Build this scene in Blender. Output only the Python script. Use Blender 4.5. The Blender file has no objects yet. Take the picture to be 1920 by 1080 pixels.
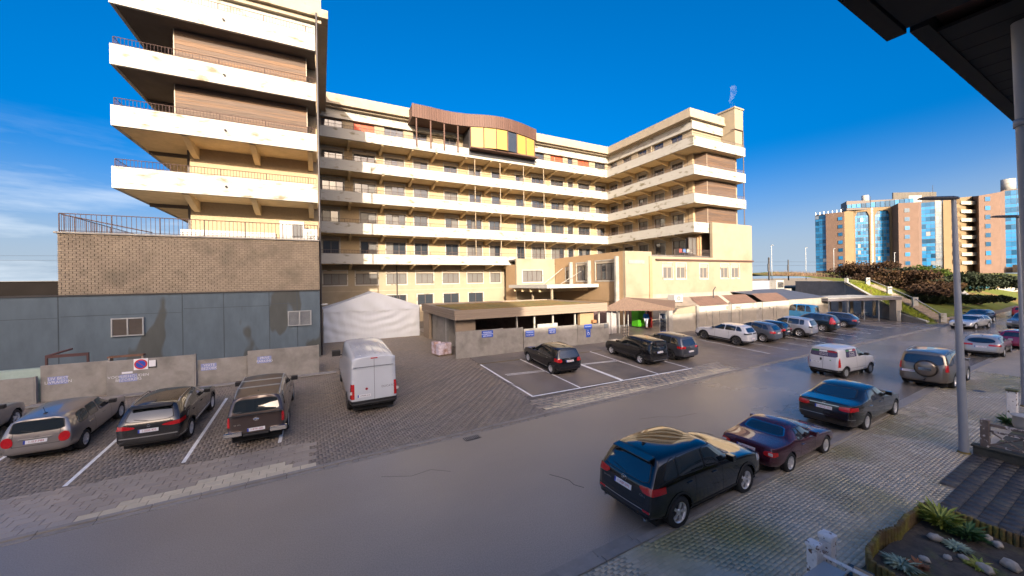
import bpy, bmesh, math, random
from mathutils import Vector, Matrix
import numpy as np
R = math.radians
rng = random.Random(7)
sc = bpy.context.scene
col = sc.collection

# ------------------------------------------------------------------ camera, sky, sun, exposure
TH = R(27.18); RHO = R(0.97); CAMH = 5.7
cam = bpy.data.cameras.new('camera'); camo = bpy.data.objects.new('camera', cam); col.objects.link(camo)
cam.sensor_width = 36; cam.lens = 697 / 1920 * 36
cam.shift_y = -(540 - 529) / 1920
cam.clip_start = 0.05; cam.clip_end = 6000
camo.matrix_world = Matrix.Translation((0, 0, CAMH)) @ Matrix.Rotation(-TH, 4, 'Z') @ Matrix.Rotation(R(90), 4, 'X') @ Matrix.Rotation(-RHO, 4, 'Z')
sc.camera = camo

SUN_EL = R(17.5)
LDIR = Vector((0.33, 1.0, -math.tan(SUN_EL) * math.hypot(0.33, 1.0))).normalized()
world = bpy.data.worlds.new('World'); sc.world = world; world.use_nodes = True
wn = world.node_tree; wl = wn.links
for n in list(wn.nodes): wn.nodes.remove(n)
wout = wn.nodes.new('ShaderNodeOutputWorld'); wbg = wn.nodes.new('ShaderNodeBackground')
sky = wn.nodes.new('ShaderNodeTexSky'); sky.sky_type = 'NISHITA'; sky.sun_disc = False
sky.sun_elevation = SUN_EL; sky.sun_rotation = math.atan2(-0.33, -1.0)
sky.air_density = 0.5; sky.dust_density = 9; sky.ozone_density = 3.0; sky.altitude = 0
hs = wn.nodes.new('ShaderNodeHueSaturation'); hs.inputs['Saturation'].default_value = 1.9; hs.inputs['Value'].default_value = 0.58
tn = wn.nodes.new('ShaderNodeMixRGB'); tn.blend_type = 'MULTIPLY'; tn.inputs[0].default_value = 1; tn.inputs[2].default_value = (1.05, 0.97, 0.87, 1)
wl.new(sky.outputs[0], tn.inputs[1]); wl.new(tn.outputs[0], hs.inputs['Color'])
# thin cirrus low in the west (left of the picture)
tc = wn.nodes.new('ShaderNodeTexCoord'); mp = wn.nodes.new('ShaderNodeMapping')
mp.inputs['Scale'].default_value = (2.2, 2.2, 13.0); mp.inputs['Rotation'].default_value = (R(6), R(-5), 0)
wl.new(tc.outputs['Generated'], mp.inputs[0])
cn = wn.nodes.new('ShaderNodeTexNoise'); cn.inputs['Scale'].default_value = 1.6; cn.inputs['Detail'].default_value = 7; cn.inputs['Roughness'].default_value = 0.6
wl.new(mp.outputs[0], cn.inputs['Vector'])
cr = wn.nodes.new('ShaderNodeValToRGB'); cr.color_ramp.elements[0].position = 0.46; cr.color_ramp.elements[1].position = 0.78
wl.new(cn.outputs[0], cr.inputs[0])
sx = wn.nodes.new('ShaderNodeSeparateXYZ'); wl.new(tc.outputs['Generated'], sx.inputs[0])
el = wn.nodes.new('ShaderNodeMapRange'); el.inputs[1].default_value = 0.30; el.inputs[2].default_value = 0.06; wl.new(sx.outputs[2], el.inputs[0])
azm = wn.nodes.new('ShaderNodeMapRange'); azm.inputs[1].default_value = 0.15; azm.inputs[2].default_value = -0.25; wl.new(sx.outputs[0], azm.inputs[0])
m1 = wn.nodes.new('ShaderNodeMath'); m1.operation = 'MULTIPLY'; wl.new(cr.outputs[0], m1.inputs[0]); wl.new(el.outputs[0], m1.inputs[1])
m2 = wn.nodes.new('ShaderNodeMath'); m2.operation = 'MULTIPLY'; wl.new(m1.outputs[0], m2.inputs[0]); wl.new(azm.outputs[0], m2.inputs[1])
hz = wn.nodes.new('ShaderNodeMapRange'); hz.inputs[1].default_value = 0.30; hz.inputs[2].default_value = -0.02; hz.inputs[3].default_value = 0.0; hz.inputs[4].default_value = 0.55
hz.interpolation_type = 'SMOOTHSTEP'; wl.new(sx.outputs[2], hz.inputs[0])
hm = wn.nodes.new('ShaderNodeMixRGB'); hm.inputs[2].default_value = (1.0, 1.27, 1.58, 1); wl.new(hz.outputs[0], hm.inputs[0]); wl.new(hs.outputs[0], hm.inputs[1])
mx = wn.nodes.new('ShaderNodeMixRGB'); mx.inputs[2].default_value = (1.1, 1.22, 1.35, 1)
wl.new(m2.outputs[0], mx.inputs[0]); wl.new(hm.outputs[0], mx.inputs[1])
wl.new(mx.outputs[0], wbg.inputs[0]); wbg.inputs[1].default_value = 0.15
wl.new(wbg.outputs[0], wout.inputs[0])

sl = bpy.data.lights.new('sun', 'SUN'); so = bpy.data.objects.new('sun', sl); col.objects.link(so)
sl.energy = 2.0; sl.angle = R(0.5); sl.color = (1.0, 0.87, 0.70)
so.rotation_euler = LDIR.to_track_quat('-Z', 'Y').to_euler(); so.location = (-20, -60, 40)
vs = sc.view_settings; vs.view_transform = 'Standard'; vs.look = 'None'; vs.gamma = 1; vs.use_curve_mapping = False
vs.exposure = 2.5
sc.cycles.max_bounces = 5; sc.cycles.diffuse_bounces = 4; sc.cycles.glossy_bounces = 3; sc.cycles.transmission_bounces = 4
sc.cycles.use_denoising = True

# ------------------------------------------------------------------ helpers
def tag(o, label=None, cat=None, group=None, kind=None):
    if label: o['label'] = label
    if cat: o['category'] = cat
    if group: o['group'] = group
    if kind: o['kind'] = kind
    return o
def thing(name, label, cat, loc=(0, 0, 0), rz=0.0, group=None):
    o = bpy.data.objects.new(name, None); col.objects.link(o)
    o.empty_display_size = 0.3
    o.location = loc; o.rotation_euler = (0, 0, rz)
    return tag(o, label, cat, group)
def obj(name, me, parent=None, loc=(0, 0, 0), rot=(0, 0, 0), label=None):
    o = bpy.data.objects.new(name, me); col.objects.link(o)
    o.location = loc; o.rotation_euler = rot
    if parent is not None: o.parent = parent
    if label: o['label'] = label
    return o
def copy_tree(o, parent=None):
    c = o.copy(); col.objects.link(c); c.parent = parent
    for ch in list(o.children): copy_tree(ch, c)
    return c

MATS = {}
def mat(name, c, rough=0.7, metal=0.0, var=0.12, scale=3.0, bump=0.0, bscale=40.0, spec=0.5, c2=None, c2pos=0.6, c2w=0.12,
        c2scale=0.6, stretch=(1, 1, 1), coat=0.0, emit=None, rvar=0.0, objvar=0.0, detail=6, fine=0.0, fscale=45):
    """procedural material: base colour, value mottling, optional second colour in patches (stain), bump"""
    if name in MATS: return MATS[name]
    m = bpy.data.materials.new(name); m.use_nodes = True
    nt = m.node_tree; L = nt.links; b = nt.nodes['Principled BSDF']
    b.inputs['Roughness'].default_value = rough; b.inputs['Metallic'].default_value = metal
    b.inputs['Specular IOR Level'].default_value = spec
    b.inputs['Coat Weight'].default_value = coat; b.inputs['Coat Roughness'].default_value = 0.03
    g = nt.nodes.new('ShaderNodeNewGeometry'); mpn = nt.nodes.new('ShaderNodeMapping'); mpn.inputs['Scale'].default_value = stretch
    L.new(g.outputs['Position'], mpn.inputs[0])
    base = nt.nodes.new('ShaderNodeRGB'); base.outputs[0].default_value = (*c, 1)
    cur = base.outputs[0]
    if c2 is not None:
        n2 = nt.nodes.new('ShaderNodeTexNoise'); n2.inputs['Scale'].default_value = c2scale; n2.inputs['Detail'].default_value = detail
        L.new(mpn.outputs[0], n2.inputs['Vector'])
        r2 = nt.nodes.new('ShaderNodeMapRange'); r2.inputs[1].default_value = c2pos - c2w / 2; r2.inputs[2].default_value = c2pos + c2w / 2
        L.new(n2.outputs[0], r2.inputs[0])
        x2 = nt.nodes.new('ShaderNodeMixRGB'); x2.inputs[2].default_value = (*c2, 1)
        L.new(r2.outputs[0], x2.inputs[0]); L.new(cur, x2.inputs[1]); cur = x2.outputs[0]
    if var > 0:
        n1 = nt.nodes.new('ShaderNodeTexNoise'); n1.inputs['Scale'].default_value = scale; n1.inputs['Detail'].default_value = detail
        n1.inputs['Roughness'].default_value = 0.65
        L.new(mpn.outputs[0], n1.inputs['Vector'])
        r1 = nt.nodes.new('ShaderNodeMapRange'); r1.inputs[1].default_value = 0.3; r1.inputs[2].default_value = 0.7
        r1.inputs[3].default_value = 1 - var; r1.inputs[4].default_value = 1 + var
        L.new(n1.outputs[0], r1.inputs[0])
        x1 = nt.nodes.new('ShaderNodeVectorMath'); x1.operation = 'SCALE'
        L.new(cur, x1.inputs[0]); L.new(r1.outputs[0], x1.inputs['Scale']); cur = x1.outputs[0]
        if rvar > 0:
            rr = nt.nodes.new('ShaderNodeMapRange'); rr.inputs[1].default_value = 0.35; rr.inputs[2].default_value = 0.65
            rr.inputs[3].default_value = max(0.02, rough - rvar); rr.inputs[4].default_value = rough + rvar
            L.new(n1.outputs[0], rr.inputs[0]); L.new(rr.outputs[0], b.inputs['Roughness'])
    if fine > 0:
        n4 = nt.nodes.new('ShaderNodeTexNoise'); n4.inputs['Scale'].default_value = fscale; n4.inputs['Detail'].default_value = 3
        L.new(g.outputs['Position'], n4.inputs['Vector'])
        r4 = nt.nodes.new('ShaderNodeMapRange'); r4.inputs[1].default_value = 0.35; r4.inputs[2].default_value = 0.65; r4.inputs[3].default_value = 1 - fine; r4.inputs[4].default_value = 1 + fine
        L.new(n4.outputs[0], r4.inputs[0])
        x4 = nt.nodes.new('ShaderNodeVectorMath'); x4.operation = 'SCALE'; L.new(cur, x4.inputs[0]); L.new(r4.outputs[0], x4.inputs['Scale']); cur = x4.outputs[0]
    if objvar > 0:
        oi = nt.nodes.new('ShaderNodeObjectInfo')
        r3 = nt.nodes.new('ShaderNodeMapRange'); r3.inputs[3].default_value = 1 - objvar; r3.inputs[4].default_value = 1 + objvar
        L.new(oi.outputs['Random'], r3.inputs[0])
        x3 = nt.nodes.new('ShaderNodeVectorMath'); x3.operation = 'SCALE'
        L.new(cur, x3.inputs[0]); L.new(r3.outputs[0], x3.inputs['Scale']); cur = x3.outputs[0]
    L.new(cur, b.inputs['Base Color'])
    if bump > 0:
        nb = nt.nodes.new('ShaderNodeTexNoise'); nb.inputs['Scale'].default_value = bscale; nb.inputs['Detail'].default_value = 4
        L.new(mpn.outputs[0], nb.inputs['Vector'])
        bp = nt.nodes.new('ShaderNodeBump'); bp.inputs['Strength'].default_value = bump; bp.inputs['Distance'].default_value = 0.02
        L.new(nb.outputs[0], bp.inputs['Height']); L.new(bp.outputs[0], b.inputs['Normal'])
    if emit:
        b.inputs['Emission Color'].default_value = (*emit[0], 1); b.inputs['Emission Strength'].default_value = emit[1]
    MATS[name] = m
    return m

class MB:
    """collects faces and builds ONE mesh"""
    def __init__(s): s.v = []; s.f = []; s.mi = []; s.sm = []
    def add(s, vs, fs, mi=0, smooth=False):
        b = len(s.v); s.v += [tuple(p) for p in vs]
        for f in fs: s.f.append([b + i for i in f]); s.mi.append(mi); s.sm.append(smooth)
        return s
    def box(s, x0, x1, y0, y1, z0, z1, mi=0, bottom=True):
        vs = [(x0, y0, z0), (x1, y0, z0), (x1, y1, z0), (x0, y1, z0), (x0, y0, z1), (x1, y0, z1), (x1, y1, z1), (x0, y1, z1)]
        fs = [(4, 5, 6, 7), (0, 1, 5, 4), (1, 2, 6, 5), (2, 3, 7, 6), (3, 0, 4, 7)]
        if bottom: fs.append((3, 2, 1, 0))
        return s.add(vs, fs, mi)
    def obox(s, p, d, w, z0, z1, t, mi=0):
        """box from point p along 2-D unit direction d for length w, thickness t to the left of d"""
        n = (-d[1], d[0])
        a = (p[0], p[1]); b_ = (p[0] + d[0] * w, p[1] + d[1] * w)
        q = [a, b_, (b_[0] + n[0] * t, b_[1] + n[1] * t), (a[0] + n[0] * t, a[1] + n[1] * t)]
        return s.prism(q, z0, z1, mi)
    def prism(s, poly, z0, z1, mi=0):
        n = len(poly)
        ar = sum(poly[i][0] * poly[(i + 1) % n][1] - poly[(i + 1) % n][0] * poly[i][1] for i in range(n))
        if ar < 0: poly = poly[::-1]
        vs = [(p[0], p[1], z0) for p in poly] + [(p[0], p[1], z1) for p in poly]
        fs = [tuple(range(n))[::-1], tuple(range(n, 2 * n))] + [(i, (i + 1) % n, n + (i + 1) % n, n + i) for i in range(n)]
        return s.add(vs, fs, mi)
    def quad(s, a, b, c, d, mi=0): return s.add([a, b, c, d], [(0, 1, 2, 3)], mi)
    def bar(s, a, b, r, n=6, mi=0, r2=None, smooth=True):
        a = Vector(a); b = Vector(b); d = (b - a)
        if d.length < 1e-6: return s
        d.normalize(); u = d.orthogonal().normalized(); w = d.cross(u); r2 = r if r2 is None else r2
        vs = []
        for i in range(n):
            t = 2 * math.pi * (i + .5) / n; o = u * math.cos(t) + w * math.sin(t)
            vs += [a + o * r, b + o * r2]
        fs = [(2 * i, 2 * ((i + 1) % n), 2 * ((i + 1) % n) + 1, 2 * i + 1) for i in range(n)]
        s.add(vs, fs, mi, smooth and n > 4)
        s.add(vs, [tuple(2 * i for i in range(n))[::-1], tuple(2 * i + 1 for i in range(n))], mi)
        return s
    def path(s, pts, r, n=6, mi=0):
        for a, b in zip(pts[:-1], pts[1:]): s.bar(a, b, r, n, mi)
        return s
    def lathe(s, prof, n=16, mi=0, c=(0, 0, 0), smooth=True, axis='z'):
        vs = []
        for r, z in prof:
            for i in range(n):
                t = 2 * math.pi * i / n; p = (r * math.cos(t), r * math.sin(t), z)
                if axis == 'y': p = (p[0], p[2], p[1])
                vs.append((p[0] + c[0], p[1] + c[1], p[2] + c[2]))
        fs = []
        for k in range(len(prof) - 1):
            for i in range(n):
                j = (i + 1) % n
                f = (k * n + i, k * n + j, (k + 1) * n + j, (k + 1) * n + i)
                fs.append(f if axis == 'z' else f[::-1])
        return s.add(vs, fs, mi, smooth)
    def blob(s, c, r, mi=0, sq=(1, 1, 1), jit=0.15, seg=8, rg=None):
        rg = rg or rng; vs = []; fs = []; rings = seg // 2
        vs.append((c[0], c[1], c[2] + r * sq[2]))
        for k in range(1, rings):
            ph = math.pi * k / rings
            for i in range(seg):
                t = 2 * math.pi * i / seg; q = r * (1 + rg.uniform(-jit, jit))
                vs.append((c[0] + q * sq[0] * math.sin(ph) * math.cos(t), c[1] + q * sq[1] * math.sin(ph) * math.sin(t), c[2] + q * sq[2] * math.cos(ph)))
        vs.append((c[0], c[1], c[2] - r * sq[2]))
        for i in range(seg): fs.append((0, 1 + i, 1 + (i + 1) % seg))
        for k in range(rings - 2):
            for i in range(seg):
                a = 1 + k * seg + i; b_ = 1 + k * seg + (i + 1) % seg
                fs.append((a, a + seg, b_ + seg, b_))
        e = len(vs) - 1; b0 = 1 + (rings - 2) * seg
        for i in range(seg): fs.append((e, b0 + (i + 1) % seg, b0 + i))
        return s.add(vs, fs, mi, True)
    def mesh(s, name, mats):
        me = bpy.data.meshes.new(name); me.from_pydata(s.v, [], s.f)
        for m in (mats if isinstance(mats, (list, tuple)) else [mats]): me.materials.append(m)
        me.polygons.foreach_set('material_index', s.mi); me.polygons.foreach_set('use_smooth', s.sm)
        me.update(); return me
    def build(s, name, mats, parent=None, loc=(0, 0, 0), rot=(0, 0, 0), label=None, bevel=0):
        o = obj(name, s.mesh(name, mats), parent, loc, rot, label)
        if bevel:
            md = o.modifiers.new('bevel', 'BEVEL'); md.width = bevel; md.segments = 2; md.limit_method = 'ANGLE'; md.angle_limit = R(40)
        return o
def struct(o): o['kind'] = 'structure'; return o
def stuff(o): o['kind'] = 'stuff'; return o

def text(name, s, size, m, parent, loc, rot=(0, 0, 0), ext=0.0, align='CENTER', sx=1.0):
    cu = bpy.data.curves.new(name, 'FONT'); cu.body = s; cu.size = size; cu.align_x = align; cu.align_y = 'CENTER'; cu.resolution_u = 2
    cu.extrude = ext
    t = bpy.data.objects.new(name, cu)
    me = bpy.data.meshes.new_from_object(t); bpy.data.objects.remove(t); bpy.data.curves.remove(cu)
    me.name = name; me.materials.clear(); me.materials.append(m)
    o = obj(name, me, parent, loc, rot); o.scale = (sx, 1, 1)
    return o


# ------------------------------------------------------------------ the lot rises gently from the road towards the buildings
def fade(u): return 1.0 if u < 54 else (0.0 if u > 63 else (63 - u) / 9)
def zg(v, u=0.0): return max(0.0, min(0.88, 0.075 * (v - 15.3))) * fade(u)
def up(u, va, z=0.0):
    """plan survey taken as if the lot were level -> true place on the slope"""
    if va <= 15.3: return (u, va, z)
    v = va * 6.8475 / (5.7 + .075 * va)
    k = 4.82 / 5.7 if v > 27.03 else v / va
    return (u * k, va * k, CAMH - (CAMH - z) * k)
KL = up(0, 27.3)[1] / 27.3
def settle(t, k=None, drop=0.0):
    k = k or KL; l = t.location; t.location = (l.x * k, l.y * k, CAMH - (CAMH - l.z) * k - drop); t.scale = (k, k, k); return t
# ------------------------------------------------------------------ materials of the setting
CREAM = mat('cream_render', (0.26, 0.215, 0.15), 0.85, var=0.07, scale=1.2, bump=0.15, bscale=60, c2=(0.21, 0.165, 0.11), c2pos=0.62, c2w=0.25, c2scale=0.35)
WALLB = mat('buff_brick_wall', (0.34, 0.26, 0.16), 0.9, var=0.10, scale=9, bump=0.25, bscale=70)
WHITE = mat('white_painted_concrete', (0.34, 0.33, 0.30), 0.8, var=0.06, scale=2.0, bump=0.1, c2=(0.15, 0.13, 0.085), c2pos=0.63, c2w=0.12, c2scale=1.4, stretch=(0.7, 0.7, 1.6), detail=10)
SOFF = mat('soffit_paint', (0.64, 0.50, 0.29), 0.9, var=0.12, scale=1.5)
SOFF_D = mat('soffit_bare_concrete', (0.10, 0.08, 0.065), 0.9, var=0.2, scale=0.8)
CORN = mat('cornice_stone', (0.30, 0.255, 0.19), 0.85, var=0.10, scale=1.2, c2=(0.20, 0.16, 0.11), c2pos=0.66, c2w=0.1, c2scale=0.8)
IRON = mat('brown_iron', (0.07, 0.045, 0.04), 0.5, var=0.1, spec=0.5)
FRAME = mat('dark_window_frame', (0.06, 0.045, 0.04), 0.5, var=0.1)
SHUT = mat('roller_shutter_box', (0.32, 0.27, 0.21), 0.6, var=0.08)
GLASS = mat('window_glass', (0.030, 0.036, 0.045), 0.04, var=0.0, spec=0.9, coat=0.6)
CURT = mat('net_curtain', (0.10, 0.097, 0.094), 0.55, var=0.25, scale=6, stretch=(6, 6, 0.3), spec=0.5, coat=0.5)
RED = mat('red_blind', (0.40, 0.06, 0.02), 0.6, var=0.2, scale=4)
WOOD = mat('weathered_boards', (0.085, 0.057, 0.043), 0.75, var=0.35, scale=2.2, stretch=(0.5, 0.5, 14), c2=(0.15, 0.08, 0.038), c2pos=0.6, c2w=0.3, c2scale=0.5, objvar=0.22)
STEEL = mat('galvanised_steel', (0.34, 0.36, 0.38), 0.45, metal=0.5, var=0.1)
DARKM = mat('dark_metal', (0.025, 0.025, 0.03), 0.45, var=0.1)
CORTEN = mat('rusty_brown_cladding', (0.085, 0.042, 0.03), 0.7, var=0.12, scale=2, stretch=(8, 8, 0.3), objvar=0.10)
YELL = mat('yellow_panel', (0.33, 0.22, 0.05), 0.6, var=0.04)
ROOFF = mat('roofing_felt', (0.11, 0.10, 0.095), 0.9, var=0.2, scale=1.5)
ORANGE = mat('orange_beige_render', (0.30, 0.20, 0.11), 0.85, var=0.06, scale=1.5, bump=0.1)
CONC = mat('grey_concrete', (0.25, 0.235, 0.215), 0.85, var=0.16, scale=2.5, bump=0.25, bscale=50, c2=(0.17, 0.158, 0.142), c2pos=0.62, c2w=0.2, c2scale=0.9, objvar=0.06)
CONCL = mat('pale_concrete', (0.26, 0.235, 0.20), 0.85, var=0.10, scale=1.6, bump=0.2, c2=(0.30, 0.27, 0.23), c2pos=0.62, c2w=0.2, c2scale=0.8, objvar=0.05)
PIPE = mat('grey_pipe', (0.32, 0.31, 0.30), 0.5, var=0.08)
PIPED = mat('dark_pipe', (0.035, 0.03, 0.03), 0.5, var=0.1)
BLUEW = mat('blue_grey_render', (0.075, 0.105, 0.135), 0.8, var=0.13, scale=1.4, bump=0.15, c2=(0.055, 0.062, 0.062), c2pos=0.57, c2w=0.03, c2scale=0.55, stretch=(1.0, 1.0, 0.38), detail=3)
SAND = mat('sand_ground', (0.22, 0.18, 0.12), 0.95, var=0.2, scale=0.3, bump=0.3)
PLASTICW = mat('white_plastic', (0.36, 0.355, 0.34), 0.45, var=0.04)

# ------------------------------------------------------------------ the hospital: two wings and a long middle range round a court
HB = thing('hospital_building', 'huge cream balcony building with two projecting wings and a curved brown roof pavilion', 'building', (20, 48, 0))
HL = Vector((-20, -48, 0))
def hb(mb, name, m, parent=None, **k): return mb.build(name, m, parent or HB, loc=(HL if parent is None else (0, 0, 0)), **k)
BT = [9.17, 12.64, 16.11, 19.58, 23.04]; BB = [8.03, 11.41, 14.95, 18.41, 21.88]   # parapet band tops and undersides
W0 = 47.6                                                                          # wall plane of the middle range

# wall with window openings: strips between the openings
def wall_u(openings, u0, u1, z0, z1, v, t=0.35):
    """wall facing -v with rectangular openings [(a,b,za,zb)]"""
    mb = MB(); xs = u0
    for a, b, za, zb in sorted(openings):
        if a > xs: mb.box(xs, a, v, v + t, z0, z1)
        if za > z0: mb.box(a, b, v, v + t, z0, za)
        if zb < z1: mb.box(a, b, v, v + t, zb, z1)
        xs = b
    if xs < u1: mb.box(xs, u1, v, v + t, z0, z1)
    return mb
def wall_v(openings, v0, v1, z0, z1, u, t=0.35):
    mb = MB(); ys = v0
    for a, b, za, zb in sorted(openings):
        if a > ys: mb.box(u, u + t, ys, a, z0, z1)
        if za > z0: mb.box(u, u + t, a, b, z0, za)
        if zb < z1: mb.box(u, u + t, a, b, zb, z1)
        ys = b
    if ys < v1: mb.box(u, u + t, ys, v1, z0, z1)
    return mb
def window(parent, plc, w, h, axis='u', style=0, shutter=0.0, framec=None, name='window', surround=True, base=None):
    """a window: frame mesh, with panes, curtains and shutter box as sub-parts. plc = (u, v, z) of its lower corner, origin base"""
    rotz = 0 if axis == 'u' else math.pi / 2 * 3      # local x runs along the wall, local y into it
    f = MB(); t = 0.075
    hs_ = h - shutter
    f.box(0, w, 0.08, 0.17, 0, t); f.box(0, w, 0.08, 0.17, hs_ - t, hs_)
    f.box(0, t, 0.08, 0.17, t, hs_ - t); f.box(w - t, w, 0.08, 0.17, t, hs_ - t)
    n = max(1, round(w / 0.85)) if style != 9 else 1
    ps = []
    for i in range(n):
        xa = t + (w - 2 * t) * i / n; xb = t + (w - 2 * t) * (i + 1) / n
        if i > 0: f.box(xa - t / 2, xa + t / 2, 0.078, 0.172, t, hs_ - t)
        ps.append((xa, xb))
    fr = f.build(name, framec or FRAME, parent, loc=Vector(plc) + (HL if base is None else base), rot=(0, 0, rotz))
    if surround:
        s_ = MB(); o = 0.13
        s_.box(-o, w + o, -0.05, 0.02, -0.16, -0.02); s_.box(-o, -0.005, -0.035, 0.02, -0.02, h + 0.1); s_.box(w + 0.005, w + o, -0.035, 0.02, -0.02, h + 0.1)
        s_.box(-0.005, w + 0.005, -0.035, 0.02, h, h + 0.1)
        s_.build('surround', WHITE, fr)
    if shutter > 0: MB().box(0, w, 0.04, 0.2, hs_ + 0.002, h).build('shutter_box', SHUT, fr)
    for i, (xa, xb) in enumerate(ps):
        q = rng.uniform(-0.006, 0.006); q2 = rng.uniform(-0.004, 0.004)
        p = MB(); p.add([(xa, 0.12 + q, t), (xb, 0.12 - q, t), (xb, 0.12 - q + q2, hs_ - t), (xa, 0.12 + q + q2, hs_ - t)], [(0, 1, 2, 3)])
        cm = GLASS
        if style == 1 or (style == 2 and rng.random() < 0.45): cm = CURT
        if style == 3: cm = RED
        p.build('pane', cm, fr)
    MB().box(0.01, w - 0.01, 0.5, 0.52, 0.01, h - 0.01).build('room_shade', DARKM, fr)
    return fr

HI = [(0.22, 2.5), (3.65, 6.04), (7.16, 9.47), (10.66, 12.44), (14.64, 16.41), (18.16, 19.8), (21.5, 22.74), (25.31, 26.73), (28.0, 30.24), (31.39, 33.66), (34.57, 35.5), (36.53, 38.78), (39.99, 42.12)]
LO = [(0.22, 1.95), (4.26, 6.06), (7.18, 9.53), (10.64, 12.34), (14.73, 16.45), (17.72, 19.85), (21.06, 22.66), (25.37, 26.67), (27.87, 30.15), (31.32, 33.62), (34.4, 35.42), (36.46, 38.7), (40.24, 41.82)]
GF = [(0.24, 2.69), (3.67, 6.13), (7.19, 9.56), (10.76, 12.96), (14.24, 16.44), (17.65, 19.92), (21.05, 22.6)]
# storeys of the middle range
for k in range(6):
    z0 = [4.9, BT[0] - 1.1, BT[1] - 1.1, BT[2] - 1.1, BT[3] - 1.1, BT[4] - 1.1][k]
    z1 = (BT + [26.0])[k] - 1.1 - 0.002 if k < 5 else 26.0
    if k == 0: wins = [(a, b, 5.72, 7.35) for a, b in GF]
    elif k <= 2: wins = [(a, b, BT[k - 1] - 0.95, BT[k - 1] + 2.02) for a, b in LO]
    elif k <= 4: wins = [(a, b, BT[k - 1] - 0.95, BT[k - 1] + 2.02) for a, b in HI]
    else: wins = [(a, b, BT[4] - 0.5, BT[4] + 1.93) for a, b in HI]
    hb(wall_u(wins, -0.3, 42.85, z0, z1, W0), 'wall', CREAM if k in (0, 5) else WALLB)
    for i, (a, b, za, zb) in enumerate(wins):
        if k == 0 and a > 22.8: continue
        st = 1 if k == 0 else (2 if k <= 3 else (0 if rng.random() < .7 else 2))
        if k == 5: st = 3 if i in (1, 7, 9, 11) else 0
        window(HB, (a, W0, za), b - a, zb - za, 'u', st, shutter=0.32 if k < 5 else 0.0, surround=k < 5)
# ground storey (its windows mostly behind the tent and the shelter)
GG = [(10.9, 12.9, 3.0, 4.35), (14.3, 16.4, 3.0, 4.35), (17.8, 19.9, 3.0, 4.35), (7.2, 9.5, 3.0, 4.35), (3.7, 6.1, 3.0, 4.35)]
hb(wall_u(GG, -0.3, 42.85, 0, 4.895, W0), 'wall', CREAM)
for a, b, za, zb in GG: window(HB, (a, W0, za), b - a, zb - za, 'u', 0)
hb(MB().box(0, 22.9, W0 - 0.05, W0 + 0.01, 4.88, 5.0), 'string_course', CORN)
hb(MB().box(-0.3, 42.85, W0 + 0.36, W0 + 14, 0, 26.0), 'core', ROOFF)
# wing cores
hb(MB().box(-7.9, -0.45, 32.2, 61, 0, 26.0).box(43.16, 50.2, 32.3, 61, 0, 26.0), 'core', ROOFF)

def band(pts, zt, zb, closed_ends=True):
    """parapet band running along a polyline of (u,v), thickness inwards on the left side of travel"""
    mb = MB(); t = 0.18
    P = [Vector((p[0], p[1])) for p in pts]; n = len(P); off = []
    for i in range(n):
        ds = []
        if i > 0: ds.append((P[i] - P[i - 1]).normalized())
        if i < n - 1: ds.append((P[i + 1] - P[i]).normalized())
        ns = [Vector((-d.y, d.x)) for d in ds]
        o = ns[0] if len(ns) == 1 else (ns[0] + ns[1]) / (1 + ns[0].dot(ns[1]))
        off.append(P[i] + o * t)
    vs = []
    for a, b in zip(P, off): vs += [(a.x, a.y, zb), (a.x, a.y, zt), (b.x, b.y, zt), (b.x, b.y, zb)]
    fs = []
    for i in range(n - 1):
        for j in range(4): fs.append((4 * i + j, 4 * (i + 1) + j, 4 * (i + 1) + (j + 1) % 4, 4 * i + (j + 1) % 4))
    fs += [(0, 1, 2, 3), (4 * n - 1, 4 * n - 2, 4 * n - 3, 4 * n - 4)]
    return mb.add(vs, fs)
def railing(pts, z, h=0.42, step=0.16, r=0.014, posts=2.4):
    mb = MB()
    for a, b in zip(pts[:-1], pts[1:]):
        a = Vector((a[0], a[1], 0)); b = Vector((b[0], b[1], 0)); L = (b - a).length; d = (b - a) / L
        mb.bar(a + Vector((0, 0, z + h)), b + Vector((0, 0, z + h)), r * 1.5, 4); mb.bar(a + Vector((0, 0, z + 0.07)), b + Vector((0, 0, z + 0.07)), r, 4)
        n = int(L / step)
        for i in range(n + 1):
            p = a + d * (L * i / n); thick = (i % int(posts / step) == 0)
            mb.bar(p + Vector((0, 0, z)), p + Vector((0, 0, z + h)), r * (1.8 if thick else 0.8), 4)
    return mb
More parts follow.
